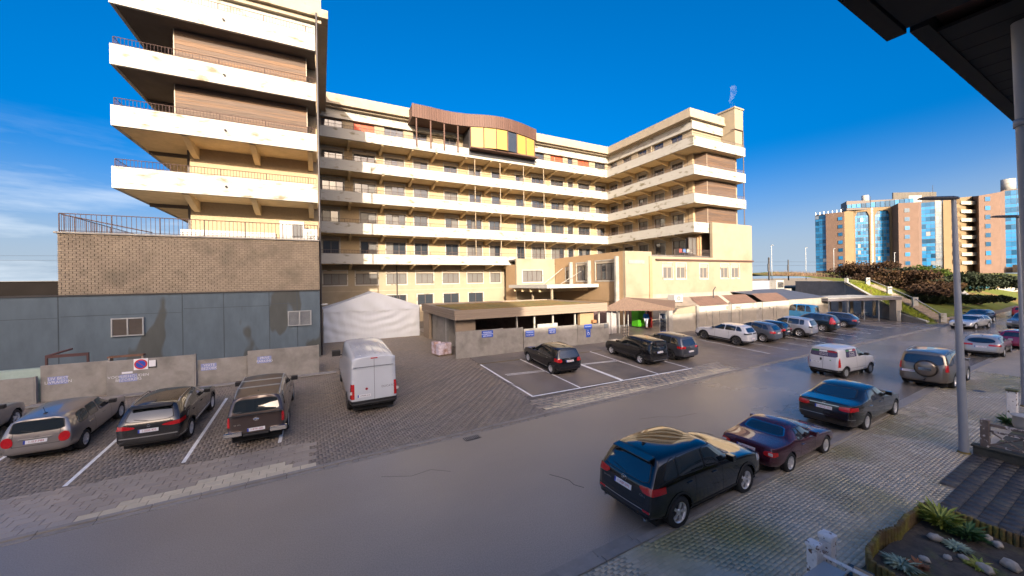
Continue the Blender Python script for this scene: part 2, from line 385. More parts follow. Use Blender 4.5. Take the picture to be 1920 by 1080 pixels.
# bands: middle range and right wing in one sweep; left wing separately
for k in range(5):
    if k == 0:
        pts = [(-0.05, 45), (23.7, 45)]
        rp = [(0, 45.1), (40.2, 45.1)]
        slab = [[(-0.05, 45.19), (23.7, 45.19), (23.7, W0), (-0.05, W0)]]
    elif k == 1:
        pts = [(-0.05, 45), (40.2, 45), (40.2, 29.9), (42.9, 29.9)]
        rp = [(0, 45.1), (40.3, 45.1), (40.3, 30.0)]
        slab = [[(-0.05, 45.19), (40.39, 45.19), (40.39, 30.1), (42.8, 30.1), (42.8, W0), (-0.05, W0)]]
    else:
        pts = [(-0.05, 45), (40.2, 45), (40.2, 29.75), (50.55, 29.75)]
        rp = [(0, 45.1), (40.3, 45.1), (40.3, 29.86), (50.5, 29.86)]
        slab = [[(-0.05, 45.19), (40.39, 45.19), (40.39, 29.94), (50.55, 29.94), (50.55, 31.9), (42.8, 31.9), (42.8, W0), (-0.05, W0)]]
    hb(band(pts, BT[k], BB[k]), 'balcony_parapet', WHITE)
    hb(railing(rp, BT[k]), 'railing', IRON)
    for s in slab: hb(MB().prism(s, BB[k] + 0.02, BB[k] + 0.22), 'balcony_floor', SOFF)
    # brackets under the balcony
    mb = MB()
    us = [3.05, 6.6, 10.05, 13.0, 16.9, 20.4, 23.3] + ([26.9, 30.8, 34.1, 36.0, 39.3] if k else [])
    bz = BB[k] + 0.018
    def bracket_u(u):
        m_ = MB(); w = 0.13
        vs = [(u - w, 45.2, bz), (u - w, W0, bz), (u - w, W0, bz - 0.55), (u - w, 45.2, bz - 0.12)]
        vs += [(p[0] + 2 * w, p[1], p[2]) for p in vs]
        return m_.add(vs, [(0, 1, 2, 3), (7, 6, 5, 4), (3, 2, 6, 7), (0, 3, 7, 4), (1, 0, 4, 5), (2, 1, 5, 6)])
    for u in us: hb(bracket_u(u), 'bracket', SOFF)
    if k:
        for v in (33.0, 35.7, 38.75, 41.8, 44.7):
            w = 0.13
            vs = [(40.4, v - w, bz), (42.8, v - w, bz), (42.8, v - w, bz - 0.55), (40.4, v - w, bz - 0.12)]
            vs += [(p[0], p[1] + 2 * w, p[2]) for p in vs]
            hb(MB().add(vs, [(3, 2, 1, 0), (4, 5, 6, 7), (7, 6, 2, 3), (4, 7, 3, 0), (5, 4, 0, 1), (6, 5, 1, 2)]), 'bracket', SOFF)
# round balcony end of the lowest wing floor
hb(MB().box(42.9, 43.3, 29.9, 31.9, BB[1], BT[1]), 'balcony_parapet', WHITE)

# left wing: balconies on the south and west sides
for k in range(1, 5):
    hb(band([(-10.42, 44), (-10.42, 28.9), (-0.12, 28.9)][::1], BT[k], BB[k]), 'balcony_parapet', WHITE)
    hb(railing([(-10.3, 40), (-10.3, 29.0), (-0.2, 29.0)], BT[k], h=0.45), 'railing', IRON)
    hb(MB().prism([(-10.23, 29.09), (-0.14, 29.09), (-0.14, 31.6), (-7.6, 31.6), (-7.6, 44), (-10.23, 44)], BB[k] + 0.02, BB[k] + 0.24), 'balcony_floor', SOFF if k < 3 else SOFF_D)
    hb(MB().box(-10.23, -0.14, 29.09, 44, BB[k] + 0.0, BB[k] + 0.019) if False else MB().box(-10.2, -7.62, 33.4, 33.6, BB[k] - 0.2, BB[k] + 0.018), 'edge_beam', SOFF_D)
    bz = BB[k] + 0.018
    for u in (-7.25, -3.85, -0.55):
        w = 0.16
        vs = [(u - w, 29.15, bz), (u - w, 31.6, bz), (u - w, 31.6, bz - 0.7), (u - w, 30.9, bz - 0.62), (u - w, 29.15, bz - 0.06)]
        vs += [(p[0] + 2 * w, p[1], p[2]) for p in vs]
        if k < 3: hb(MB().add(vs, [(0, 1, 2, 3, 4), (9, 8, 7, 6, 5), (4, 3, 8, 9), (3, 2, 7, 8), (0, 4, 9, 5), (1, 0, 5, 6), (2, 1, 6, 7)]), 'bracket', SOFF)
hb(MB().box(-7.62, -0.1, 31.6, 32.1, 0, 26.3), 'wall', WALLB)
hb(MB().box(-7.62, -7.3, 32.1, 60, 0, 26.3), 'wall', WALLB)
hb(MB().box(-0.44, -0.1, 32.1, 46, 0, 26.3), 'wall', CREAM)
# wooden boxes of the three upper left-wing storeys, board by board
def boards(name, u0, u1, v, z0, z1, n, axis='u', t=0.03):
    pr = None
    for i in range(n):
        za = z0 + (z1 - z0) * i / n; zb = z0 + (z1 - z0) * (i + 1) / n - 0.008
        jt = rng.uniform(-0.006, 0.006)
        m_ = MB()
        if axis == 'u': m_.box(u0, u1, v + jt, v + jt + t, za, zb)
        else: m_.box(v + jt, v + jt + t, u0, u1, za, zb)
        hb(m_, 'board', WOOD)
for k in (2, 3):
    zb_, zt_ = BT[k] - 0.6, BB[k + 1] - 0.03
    hb(MB().box(-7.9, -0.78, 30.2, 31.55, zb_, zt_), 'board_box', WOOD)
    boards('board', -7.93, -0.75, 30.14, zb_, zt_, 13)
    for uu in (-7.97, -0.74): hb(MB().box(uu, uu + 0.05, 30.12, 30.2, zb_, zt_ + 0.02), 'batten', SHUT)
# left wing top: cornice and parapet
def cornice(pts, name='cornice'):
    for (o, za, zb, m_) in ((0.75, 24.9, 25.15, CORN), (0.95, 25.15, 25.5, CORN), (0.5, 25.5, 26.5, CORN), (0.25, 23.95, 24.9, CREAM)):
        hb(band([(p[0] + q[0] * o, p[1] + q[1] * o) for p, q in pts], zb, za), name, m_)
hb(MB().box(-8.6, 0.3, 31.0, 60, 25.2, 25.5), 'cornice', CORN); hb(MB().box(-9.2, 0.75, 30.7, 60, 25.5, 26.1), 'cornice', CORN)
hb(MB().box(-8.9, 0.3, 31.6, 60, 26.1, 27.4), 'roof_parapet', CORN)
hb(MB().box(-7.9, -0.14, 31.3, 31.58, 23.2, 25.19), 'wall', WHITE)
hb(MB().box(-7.0, -0.6, 32.5, 38, 27.4, 29.2), 'roof_block', CREAM)
# middle range and right wing top
hb(MB().box(0.31, 42.3, 46.75, 58, 26.0, 26.2), 'cornice', CORN); hb(MB().box(0.76, 41.9, 46.3, 58, 26.2, 26.45), 'cornice', CORN); hb(MB().box(0.76, 42.0, 46.42, 58, 26.45, 27.4), 'roof_parapet', CORN)
hb(MB().box(42.31, 50.3, 31.6, 60, 26.0, 26.2), 'cornice', CORN); hb(MB().box(41.65, 50.5, 31.2, 60, 26.201, 26.451), 'cornice', CORN); hb(MB().box(41.78, 50.4, 31.35, 60, 26.452, 27.4), 'roof_parapet', CORN)
hb(MB().box(0.1, 42.78, 47.25, 47.59, 25.0, 25.995), 'wall', WHITE)
hb(MB().box(42.5, 50.2, 31.6, 31.88, 25.0, 25.99), 'wall', WHITE); hb(MB().box(42.5, 42.79, 31.89, 47.24, 25.0, 25.99), 'wall', WHITE)
for i in range(22):
    u_ = 1.9 + i * 1.9
    if u_ < 41.6: hb(MB().box(u_, u_ + 0.02, 46.405, 46.42, 26.46, 27.39), 'parapet_joint', CONC)
# right wing inner wall with windows
WV = [(45.5, 47.2), (42.41, 44.17), (39.43, 41.07), (36.39, 38.09), (33.31, 35.06)]
for k in range(1, 6):
    z0 = BT[k - 1] - 1.1; z1 = BT[k] - 1.102 if k < 5 else 25.99
    za, zb = BT[k - 1] - 0.95, BT[k - 1] + 2.02
    if k == 5: za, zb = BT[4] - 0.6, BT[4] + 1.9
    ops = [(a, b, za, zb) for a, b in WV if not (k == 1 and False)]
    hb(wall_v(ops, 32.26, W0, z0, z1, 42.8), 'wall', WALLB if k < 5 else CREAM)
    for a, b, _, _ in ops:
        window(HB, (42.8, b, za), b - a, zb - za, 'v', 2 if k < 4 else 0, shutter=0.3 if k < 5 else 0, surround=k < 5)
    z0 = BT[k - 1] - 1.1 if k > 2 else BT[0]
    if k > 1: hb(MB().box(42.8, 50.2, 31.9, 32.25, z0, z1), 'wall', WALLB if k < 5 else CREAM)
# recessed balcony room at the lowest open storey of the wing
hb(MB().box(42.8, 43.1, 31.0, 31.9, 8.0, 11.4), 'wall', ORANGE)
window(HB, (41.0, 31.2, 8.75), 1.5, 2.2, 'u', 1, surround=False)
hb(MB().box(42.6, 42.8, 31.2, 31.9, 8.0, 11.4), 'wall', ORANGE)
# wooden boxes on the wing end
for k in (1, 2, 3):
    zb_, zt_ = BT[k] - 0.6, BB[k + 1] - 0.12
    hb(MB().box(44.0, 49.9, 30.75, 31.88, zb_, zt_), 'board_box', WOOD)
    boards('board', 43.97, 49.93, 30.7, zb_, zt_, 13)
    hb(MB().prism([(43.9, 30.7), (43.97, 30.7), (42.85, 32.6), (42.78, 32.6)], zb_, zt_), 'board_box', WOOD)
    hb(MB().box(43.93, 43.985, 30.66, 30.72, zb_, zt_ + .01), 'batten', SHUT)
    hb(MB().box(49.95, 50.5, 30.9, 31.88, zb_, BB[k + 1] + .015), 'wall', CREAM)
# solid lower block of the wing end, with the five small windows
BW = [(34.2, 35.72, 5.8, 7.55), (36.38, 37.97, 5.8, 7.55), (40.48, 41.91, 5.77, 7.5), (44.43, 45.98, 5.77, 7.5), (46.57, 48.2, 5.77, 7.5)]
hb(wall_u(BW, 32.45, 51.08, 4.1, 8.28, 29.4), 'wall', CREAM)
hb(MB().box(42.95, 51.08, 29.4, 29.75, 8.28, 12.66).box(50.73, 51.08, 29.75, 45, 0, 12.66).box(43.3, 50.72, 29.76, 31.8, 12.3, 12.6), 'wall', CREAM)
hb(MB().box(32.45, 51.07, 29.44, 29.9, 0, 4.098), 'plinth', CONCL)
hb(MB().box(34.0 - 1.0, 51.1, 29.2, 29.4, 7.85, 8.02), 'sill_course', CORTEN)
for a, b, za, zb in BW: window(HB, (a, 29.4, za), b - a, zb - za, 'u', 1, shutter=0.4, framec=SHUT)
hb(MB().box(32.4, 42.8, 29.76, 31.8, 8.28, 8.5), 'terrace', ROOFF)
hb(railing([(36.5, 29.7), (42.9, 29.7)], 8.28, h=0.95), 'railing', IRON)
for i, (u_, c_) in enumerate(((38.9, (.25, .05, .04)), (39.6, (.05, .12, .3)), (40.3, (.3, .28, .25)))):
    t = thing('terrace_chair', ('red', 'blue', 'pale')[i] + ' chair on the small terrace above the five windows', 'chair', (u_, 30.6, 8.5)); cm_ = mat('chair_%d' % i, c_, .6)
    MB().box(-.22, .22, -.22, .22, .42, .46).build('seat', cm_, t); MB().box(-.22, .22, .19, .23, .47, .92).build('backrest', cm_, t)
    for x_ in (-.2, .17):
        for y_ in (-.2, .19): MB().box(x_, x_ + .03, y_, y_ + .03, 0, .418).build('leg', DARKM, t)
# chimney at the wing end, and pipes
CH = MB().box(48.7, 50.5, 29.95, 32.9, 22.0, 28.1).box(48.6, 50.6, 29.85, 33.0, 28.1, 28.3)
hb(CH, 'chimney', CREAM)
hb(MB().path([(48.4, 30.4, 25.3), (48.6, 29.85, 25.3), (50.3, 29.85, 25.3), (50.3, 29.85, 12.8)], 0.06), 'drainpipe', IRON)
hb(MB().path([(-0.02, 28.85, 24.5), (-0.02, 28.85, 0.1)], 0.07, 8).path([(-0.02, 28.8, 8.9), (-0.02, 28.8, 0.2)], 0.05), 'drainpipe', PIPED)
for v in (38.3,): hb(MB().path([(42.6, v, 25.2), (42.6, v, 8.2)], 0.07), 'drainpipe', CREAM)
for k in range(0, 4):
    for u in (18.05, 21.7, 25.3, 28.6):
        hb(MB().box(u - 0.04, u + 0.04, 45.2, 45.28, BT[k] + 0.0, BB[k + 1] + 0.02), 'screen_post', CREAM)
hb(MB().path([(8.35, 47.4, 8.0), (8.35, 47.4, 0)], 0.07), 'drainpipe', PIPED)
hb(MB().path([(31.6, 46.8, 24.4), (31.6, 46.8, 22.2)], 0.06).path([(42.0, 46.7, 24.4), (42.0, 46.7, 22.2)], 0.06), 'drainpipe', CREAM)
# dark drain holes in the parapets of the left wing
for k in range(1, 5):
    hb(MB().bar((-5.2, 28.93, BB[k] + 0.62), (-5.2, 28.78, BB[k] + 0.56), 0.06, 8), 'drain_spout', DARKM)

# curved roof pavilion on the top floor
CVP = [(9.82, 44.48), (11.84, 44.53), (13.98, 44.68), (15.54, 44.59), (17.1, 44.29), (18.58, 43.80), (20.17, 43.45), (22.0, 43.42), (23.6, 43.70), (25.2, 44.15), (27.3, 44.84)]
def curve_v(u):
    for i in range(len(CVP) - 1):
        if u <= CVP[i + 1][0] or i == len(CVP) - 2:
            p0 = CVP[max(0, i - 1)][1]; p1 = CVP[i][1]; p2 = CVP[i + 1][1]; p3 = CVP[min(len(CVP) - 1, i + 2)][1]; t = (u - CVP[i][0]) / (CVP[i + 1][0] - CVP[i][0])
            return 0.5 * (2 * p1 + (p2 - p0) * t + (2 * p0 - 5 * p1 + 4 * p2 - p3) * t * t + (3 * p1 - p0 - 3 * p2 + p3) * t ** 3)
def top_z(u): return 27.15
NP = 58
for i in range(NP):
    a = 9.9 + 17.4 * i / NP; b = 9.9 + 17.4 * (i + 1) / NP - 0.02
    za, zb = top_z(a), top_z(b); la, lb = 25.58, 25.58
    dep_ = rng.uniform(0, 0.012); va, vb = curve_v(a) - dep_, curve_v(b) - dep_
    vs = [(a, va, la), (b, vb, lb), (b, vb, zb), (a, va, za), (a, va + 0.12, la), (b, vb + 0.12, lb), (b, vb + 0.12, zb), (a, va + 0.12, za)]
    hb(MB().add(vs, [(0, 1, 2, 3), (5, 4, 7, 6), (4, 0, 3, 7), (1, 5, 6, 2), (3, 2, 6, 7), (4, 5, 1, 0)]), 'cladding_panel', CORTEN)
rf = MB(); n = 24
top = [(9.95 + 17.3 * i / n) for i in range(n + 1)]
vs = []; fs = []
for u in top: vs += [(u, curve_v(u) + 0.12, top_z(u) - 0.03), (u, 47.9, top_z(u) - 0.03), (u, curve_v(u) + 0.12, 25.62), (u, 47.9, 25.62)]
for i in range(n): fs += [(4 * i, 4 * i + 4, 4 * i + 5, 4 * i + 1), (4 * i + 2, 4 * i + 3, 4 * i + 7, 4 * i + 6)]
fs += [(0, 1, 3, 2), (4 * n, 4 * n + 2, 4 * n + 3, 4 * n + 1)]
hb(rf.add(vs, fs), 'pavilion_roof', CORTEN)
for u in (10.42, 12.16, 13.9, 15.64): hb(MB().box(u - 0.07, u + 0.07, curve_v(u) + 0.1, curve_v(u) + 0.24, 22.3, 25.6), 'post', CORTEN)
ye = [(17.3, 18.75), (18.9, 20.4), (20.55, 22.0), None, (23.7, 25.2), (25.35, 26.9)]
hb(MB().box(17.2, 27.0, 44.95, 47.2, 22.2, 25.57), 'pavilion_core', DARKM)
for e in ye:
    if e:
        va, vb = curve_v(e[0]) + 0.13, curve_v(e[1]) + 0.13
        hb(MB().add([(e[0], va, 23.0), (e[1], vb, 23.0), (e[1], vb, 25.57), (e[0], va, 25.57), (e[0], va + .08, 23.0), (e[1], vb + .08, 23.0), (e[1], vb + .08, 25.57), (e[0], va + .08, 25.57)],
                    [(0, 1, 2, 3), (5, 4, 7, 6), (4, 0, 3, 7), (1, 5, 6, 2), (3, 2, 6, 7), (4, 5, 1, 0)]), 'yellow_panel', YELL)
for u in (17.22, 18.82, 20.47, 22.1, 23.6, 25.27, 26.97): hb(MB().box(u - 0.06, u + 0.06, curve_v(u) + 0.1, curve_v(u) + 0.22, 22.9, 25.575), 'mullion', CORTEN)
gw = MB().quad((22.16, curve_v(22.16) + .17, 23.0), (23.55, curve_v(23.55) + .17, 23.0), (23.55, curve_v(23.55) + .17, 25.57), (22.16, curve_v(22.16) + .17, 25.57))
hb(gw, 'window', GLASS)
hb(MB().box(17.2, 27.0, 43.9, 45.0, 22.8, 22.95), 'floor_edge', CORTEN)

# a gull-grey smoke wisp over the chimney
SM = bpy.data.materials.new('chimney_smoke'); SM.use_nodes = True
nt = SM.node_tree; nt.nodes.clear()
ou = nt.nodes.new('ShaderNodeOutputMaterial'); pv = nt.nodes.new('ShaderNodeVolumePrincipled'); pv.inputs['Color'].default_value = (0.9, 0.9, 0.95, 1)
nz = nt.nodes.new('ShaderNodeTexNoise'); nz.inputs['Scale'].default_value = 1.3; nz.inputs['Detail'].default_value = 5
mr = nt.nodes.new('ShaderNodeMapRange'); mr.inputs[1].default_value = 0.47; mr.inputs[2].default_value = 0.75; mr.inputs[3].default_value = 0; mr.inputs[4].default_value = 0.5
gg = nt.nodes.new('ShaderNodeNewGeometry'); nt.links.new(gg.outputs['Position'], nz.inputs[0]); nt.links.new(nz.outputs[0], mr.inputs[0]); nt.links.new(mr.outputs[0], pv.inputs['Density'])
nt.links.new(pv.outputs[0], ou.inputs['Volume'])
stuff(tag(MB().blob((49.9, 31, 29.6), 0.55, jit=0.2, sq=(0.7, 0.7, 1.6)).blob((50.3, 31, 31.2), 0.6, jit=0.2, sq=(1.1, 0.8, 1.3)).build('smoke', SM), 'thin pale smoke drifting up from the wing chimney', 'smoke'))

# ------------------------------------------------------------------ entrance annex in the court
AN = thing('entrance_annex', 'low cream and orange annex with large windows and a flat entrance canopy', 'annex', (28.5, 38, 0))
AL = Vector((-28.5, -38, 0))
def an(mb, name, m, **k): return mb.build(name, m, AN, loc=AL, **k)
AV = [(30.8, 34.15, 5.75, 7.95), (35.6, 37.8, 5.75, 7.9), (39.0, 40.1, 5.75, 7.4)]
an(wall_v(AV, 29.75, 42.6, 3.4, 8.8, 28.55), 'wall', ORANGE)
an(MB().box(28.55, 32.44, 29.4, 29.74, 4.1, 8.8).box(28.56, 32.44, 29.44, 29.75, 3.0, 4.09), 'wall', CREAM)
an(MB().box(32.0, 32.42, 29.3, 29.395, 0, 8.3), 'pilaster', ORANGE)
an(MB().box(29.0, 31.3, 29.34, 29.395, 7.45, 7.85), 'faded_sign_band', CONC)
an(wall_u([(23.5, 26.5, 5.7, 7.2)], 22.6, 28.54, 3.4, 8.75, 42.67), 'wall', CREAM)
an(MB().box(22.6, 22.95, 43.02, 45.8, 0, 8.0), 'wall', ORANGE)
an(MB().box(22.62, 28.88, 43.03, 47.5, 8.5, 8.7).box(28.9, 32.44, 29.75, 47.5, 8.5, 8.7).box(32.45, 42.7, 31.8, 47.5, 8.3, 8.5), 'roof', ROOFF)
window(AN, (23.5, 42.67, 5.7), 3.0, 1.5, 'u', 1, base=AL)
for a, b, za, zb in AV: window(AN, (28.55, b, za), b - a, zb - za, 'v', 2, shutter=0.3, base=AL)
for v in (30.45, 35.1, 38.7): an(MB().box(28.1, 28.54, v - 0.12, v + 0.12, 5.2 if v > 31 else 0.0, 8.1 if v > 31 else 8.3), 'fin', CONC)
an(MB().box(21.4, 28.4, 33.5, 42.6, 4.97, 5.35), 'entrance_canopy', PLASTICW)
for v in (35.5, 37.5, 39.5, 41.5): an(MB().box(21.6, 28.4, v - 0.08, v + 0.08, 4.55, 4.965), 'canopy_beam', SOFF)
an(MB().box(21.9, 28.54, 42.7, 43.0, 0, 3.39), 'wall', GLASS)
an(MB().box(28.6, 28.9, 29.8, 42.6, 0, 3.38), 'wall', ORANGE)
an(MB().box(22.2, 22.4, 33.9, 34.1, 0, 4.96).box(22.2, 22.4, 38, 38.2, 0, 4.96), 'post', CREAM)
for x0 in (22.5, 24.2, 26.0): an(MB().box(x0, x0 + 0.08, 42.6, 42.69, 0, 3.39), 'mullion', FRAME)
an(MB().path([(27.0, 39.0, 5.4), (28.4, 36.7, 6.9)], 0.04).path([(25.3, 40.5, 5.4), (28.4, 40.6, 7.4)], 0.04), 'stay_rod', WHITE)

# ------------------------------------------------------------------ podium: buff brick storey over a blue-grey rendered storey
PO = thing('podium_block', 'windowless podium with buff brick upper part over a stained blue-grey lower wall', 'building', (-7, 28.3, 0))
PL = Vector((7, -28.3, 0))
def po(mb, name, m, **k): return mb.build(name, m, PO, loc=PL, **k)
po(MB().box(-12.33, -0.12, 28.42, 31.55, 5.36, 8.68).box(-12.33, -7.65, 31.5, 44, 5.36, 8.68), 'wall', mat('brick_mortar', (0.16, 0.135, 0.105), 0.95, var=0.15, scale=4))
BRK = mat('buff_grey_brick', (0.285, 0.235, 0.175), 0.85, var=0.18, scale=3.5, bump=0.3, c2=(0.15, 0.125, 0.095), c2pos=0.62, c2w=0.3, c2scale=0.7)
bk = MB(); bk2 = MB(); bh = 0.1185; bl = 0.28
for r_ in range(28):
    z = 5.37 + r_ * bh; x = -12.34 + (bl / 2 if r_ % 2 else 0) - bl
    while x < -0.1:
        a = max(x, -12.34); b = min(x + bl - 0.02, -0.1)
        inpatch = False
        if b - a > 0.03:
            if inpatch:
                for q in (0, 1):
                    aa = a + (b - a) * q / 2; bb = a + (b - a) * (q + 1) / 2 - 0.015
                    bk2.box(aa, bb, 28.385 + rng.uniform(-.004, .004), 28.42, z, z + bh - 0.022)
            else: bk.box(a, b, 28.375 + rng.uniform(-0.012, 0.012), 28.42, z, z + bh - 0.022)
        x += bl
stuff(po(bk, 'brick_courses', BRK))
po(MB().box(-12.45, -0.08, 28.28, 31.58, 8.69, 8.78), 'coping', CONC)
po(MB().box(-40, -12.35, 28.31, 28.6, 0, 5.34).box(-12.34, -0.1, 28.31, 31.55, 0, 5.33), 'wall', BLUEW)
po(MB().box(-40, -0.09, 28.26, 28.34, 5.335, 5.42), 'drip_edge', DARKM)
for u in (-12.35, -7.3, -5.35, -3.0, -1.45, -16, -20):
    po(MB().box(u, u + 0.035, 28.296, 28.312, 0, 5.33), 'panel_joint', mat('wall_joint_dark', (0.05, 0.065, 0.08), 0.9))  # dark joints between the wall panels
for u0, u1, z in ((-12.3, -7.3, 4.25), (-7.25, -3.0, 4.45), (-3, -1.5, 4.55), (-20, -12.35, 4.2)): po(MB().box(u0 + .04, u1, 28.3, 28.312, z, z + 0.025), 'panel_joint', mat('wall_joint_dark', (0.05, 0.065, 0.08), 0.9))
for (u0, u1, z0, z1, kind_) in ((-10.3, -8.95, 3.06, 4.07, 0), (-1.96, -0.61, 3.07, 4.05, 1)):
    f = MB().box(u0, u1, 28.2, 28.3, z0, z0 + 0.06).box(u0, u1, 28.2, 28.3, z1 - 0.06, z1).box(u0, u0 + 0.06, 28.2, 28.3, z0 + .06, z1 - .06).box(u1 - 0.06, u1, 28.2, 28.3, z0 + .06, z1 - .06).box((u0 + u1) / 2 - 0.03, (u0 + u1) / 2 + 0.03, 28.19, 28.3, z0 + .06, z1 - .06)
    fr = po(f, 'vent_grille', STEEL)
    nsl = 12
    for i in range(nsl):
        za = z0 + 0.07 + (z1 - z0 - 0.14) * i / nsl
        vs = [(u0 + .06, 28.21, za), (u1 - .06, 28.21, za), (u1 - .06, 28.28, za + 0.06), (u0 + .06, 28.28, za + 0.06)]
        MB().add(vs, [(0, 1, 2, 3)]).build('slat', mat('vent_slat_brown', (0.11, 0.095, 0.085), 0.5) if kind_ == 0 else STEEL, fr)
window(PO, (-9.55, 28.39, 7.48), 1.08, 0.46, 'u', 9, framec=PLASTICW, surround=False, base=PL)
po(railing([(-12.3, 44), (-12.3, 28.45), (-0.15, 28.45)], 8.78, h=0.98, step=0.2, r=0.016, posts=2.0).bar((-12.2, 28.5, 9.7), (-8.6, 28.5, 8.9), 0.03, 4), 'railing', IRON)
for i, (x, w) in enumerate(((-7.6, 2.3), (-5.1, 2.0), (-2.6, 1.3))):
    pass
# AC and plant boxes on the terrace
def ac(loc, w, d, h, lab, group='air conditioning boxes on the podium terrace', fan=True):
    t = thing('air_conditioner', lab, 'air conditioner', loc, 0, group)
    MB().box(-w / 2, w / 2, 0, d, 0.06, h).build('casing', PLASTICW, t, bevel=0.02)
    if fan:
        m_ = MB()
        for r_ in (0.10, 0.17, 0.24):
            m_.lathe([(r_, -0.012), (r_ + 0.02, -0.012), (r_ + 0.02, 0.0), (r_, 0.0)], 18, c=(0, -0.006, h * 0.55), axis='y')
        m_.build('fan_grille', DARKM, t)
    MB().box(-w / 2 + .1, -w / 2 + .2, 0, d, 0, 0.058).box(w / 2 - .2, w / 2 - .1, 0, d, 0, 0.058).build('foot', DARKM, t)
    return t
ac((-6.2, 30.2, 8.78), 3.2, 0.7, 0.60, 'long low white plant box, leftmost on the podium terrace', fan=False)
ac((-3.9, 30.0, 8.78), 2.4, 0.7, 0.56, 'second low white plant box from the left on the podium terrace', fan=False)
t = ac((-1.75, 30.2, 8.78), 1.5, 0.8, 1.45, 'tall white plant cabinet with dark grille on the podium terrace', fan=False)
MB().box(0.0, 0.65, -0.02, 0.0, 0.3, 1.2).build('grille', DARKM, t)
ac((-0.62, 30.1, 8.78), 0.9, 0.4, 0.95, 'square air conditioner with round fan beside the wing drainpipe')

# dark shed and clutter behind the low wall at far left
t = thing('low_dark_hall', 'long low dark hall far behind the podium at left edge', 'building', (-50, 95, 0))
MB().box(-30, 9, 0, 14, 0, 7.2).build('wall', mat('shaded_hall_wall', (0.006, 0.005, 0.005), 0.9, var=0.3, scale=0.3, spec=0.1), t)  # near-black wall colour stands in for shade on the hall
MB().box(-30.3, 9.3, -0.3, 14, 7.2, 7.3).build('roof', DARKM, t)

# ------------------------------------------------------------------ ground, road, lots
ASPH = mat('wet_asphalt', (0.225, 0.20, 0.172), 0.33, var=0.08, scale=0.35, rvar=0.04, bump=0.22, bscale=90, spec=0.75, stretch=(0.7, 1.1, 1), c2=(0.29, 0.252, 0.21), c2pos=0.5, c2w=0.25, c2scale=0.13, detail=8, fine=0.16, fscale=38)
def sheet(name, poly, z, m, kind='structure', parent=None):
    P = [Vector(p) for p in poly]; mb = MB(); mb.add([(p.x, p.y, z) for p in P], [tuple(range(len(P)))])
    o = mb.build(name, m, parent); o['kind'] = kind; return o
sheet('ground', [(-3000, -2500), (3000, -2500), (3000, 4000), (-3000, 4000)], -0.06, SAND)
FAR = [(-60, 10.4), (-6.5, 12.6), (0, 12.92), (8, 13.35), (23.5, 14.0), (41, 14.3), (60, 14.7), (110, 16.5), (200, 19)]
NEAR = [(-60, 3.3), (4, 6.05), (12.7, 6.38), (30, 7.2), (42.7, 7.6), (80, 8.8), (110, 9.9), (200, 12.5)]
def interp(P, x):
    for (a, b), (c_, d) in zip(P[:-1], P[1:]):
        if x <= c_: return b + (d - b) * (x - a) / (c_ - a)
    return P[-1][1]
rd = MB(); xs = [-60, -30, -15, -6.5, 0, 4, 8, 12.7, 18, 23.5, 30, 41, 50, 60, 80, 110, 150, 200]
vs = []; fs = []
for x in xs: vs += [(x, interp(NEAR, x), 0), (x, interp(FAR, x), 0)]
for i in range(len(xs) - 1): fs.append((2 * i, 2 * i + 2, 2 * i + 3, 2 * i + 1))
struct(rd.add(vs, fs).build('road', ASPH))
LOTM = mat('lot_asphalt', (0.19, 0.16, 0.135), 0.45, var=0.22, scale=0.9, rvar=0.12, bump=0.2, bscale=90, c2=(0.10, 0.092, 0.085), c2pos=0.58, c2w=0.25, c2scale=0.22, detail=8, fine=0.14, fscale=38)
HERR = mat('small_clay_pavers', (0.225, 0.19, 0.155), 0.6, var=0.18, scale=1.2, rvar=0.1, c2=(0.25, 0.20, 0.145), c2pos=0.55, c2w=0.3, c2scale=0.25, detail=8)
JOINT = mat('paver_joint', (0.14, 0.12, 0.10), 0.9, var=0.2)
vs = []; fs = []
lxs = xs[:-2] + [54, 57, 63]; lxs.sort(); lxs = [x for i, x in enumerate(lxs) if i == 0 or x != lxs[i - 1]]
for x in lxs:
    end = 62 if x < 63 else 0
    for v in (interp(FAR, x) + 0.02, 15.3, 27.03, 62):
        if x > 63: v = min(v, interp(FAR, x) + 4.5)
        vs.append((x, max(v, interp(FAR, x) + 0.02), 0.004 + zg(v, x)))
for i in range(len(lxs) - 1):
    for j in range(3): fs.append((4 * i + j, 4 * i + 4 + j, 4 * i + 5 + j, 4 * i + 1 + j))
LOT = struct(MB().add(vs, fs).build('parking_lot', JOINT))
vs = []; fs = []
for x in xs: vs += [(x, -14, 0.049), (x, interp(NEAR, x) - 0.28, 0.049)]
for i in range(len(xs) - 1): fs.append((2 * i, 2 * i + 2, 2 * i + 3, 2 * i + 1))
PAVE = struct(MB().add(vs, fs).build('pavement', mat('pavement_joint', (0.34, 0.29, 0.22), 0.6, var=0.25, scale=1.2, rvar=.1, bump=.3)))
# right-hand lot: tarmac, from the driveway on
ta = MB(); vs = []; fs = []
txs = [8.9, 12.7, 18, 23.5, 26, 30, 41, 50, 54, 58.5, 63, 66]
for x in txs:
    for v in ((15.62 if x < 23.4 else interp(FAR, x) + 0.4), 16.0, 27.0 if x < 62 else 20.5, 40 if x < 60 else 21): vs.append((x, v, 0.012 + zg(v, x)))
    if x >= 26: pass
for i in range(len(txs) - 1):
    for j in range(3):
        if txs[i] < 23.4 and j == 0: continue
        fs.append((4 * i + j, 4 * i + 4 + j, 4 * i + 5 + j, 4 * i + 1 + j))
ta.add(vs, fs).build('tarmac', LOTM, LOT)

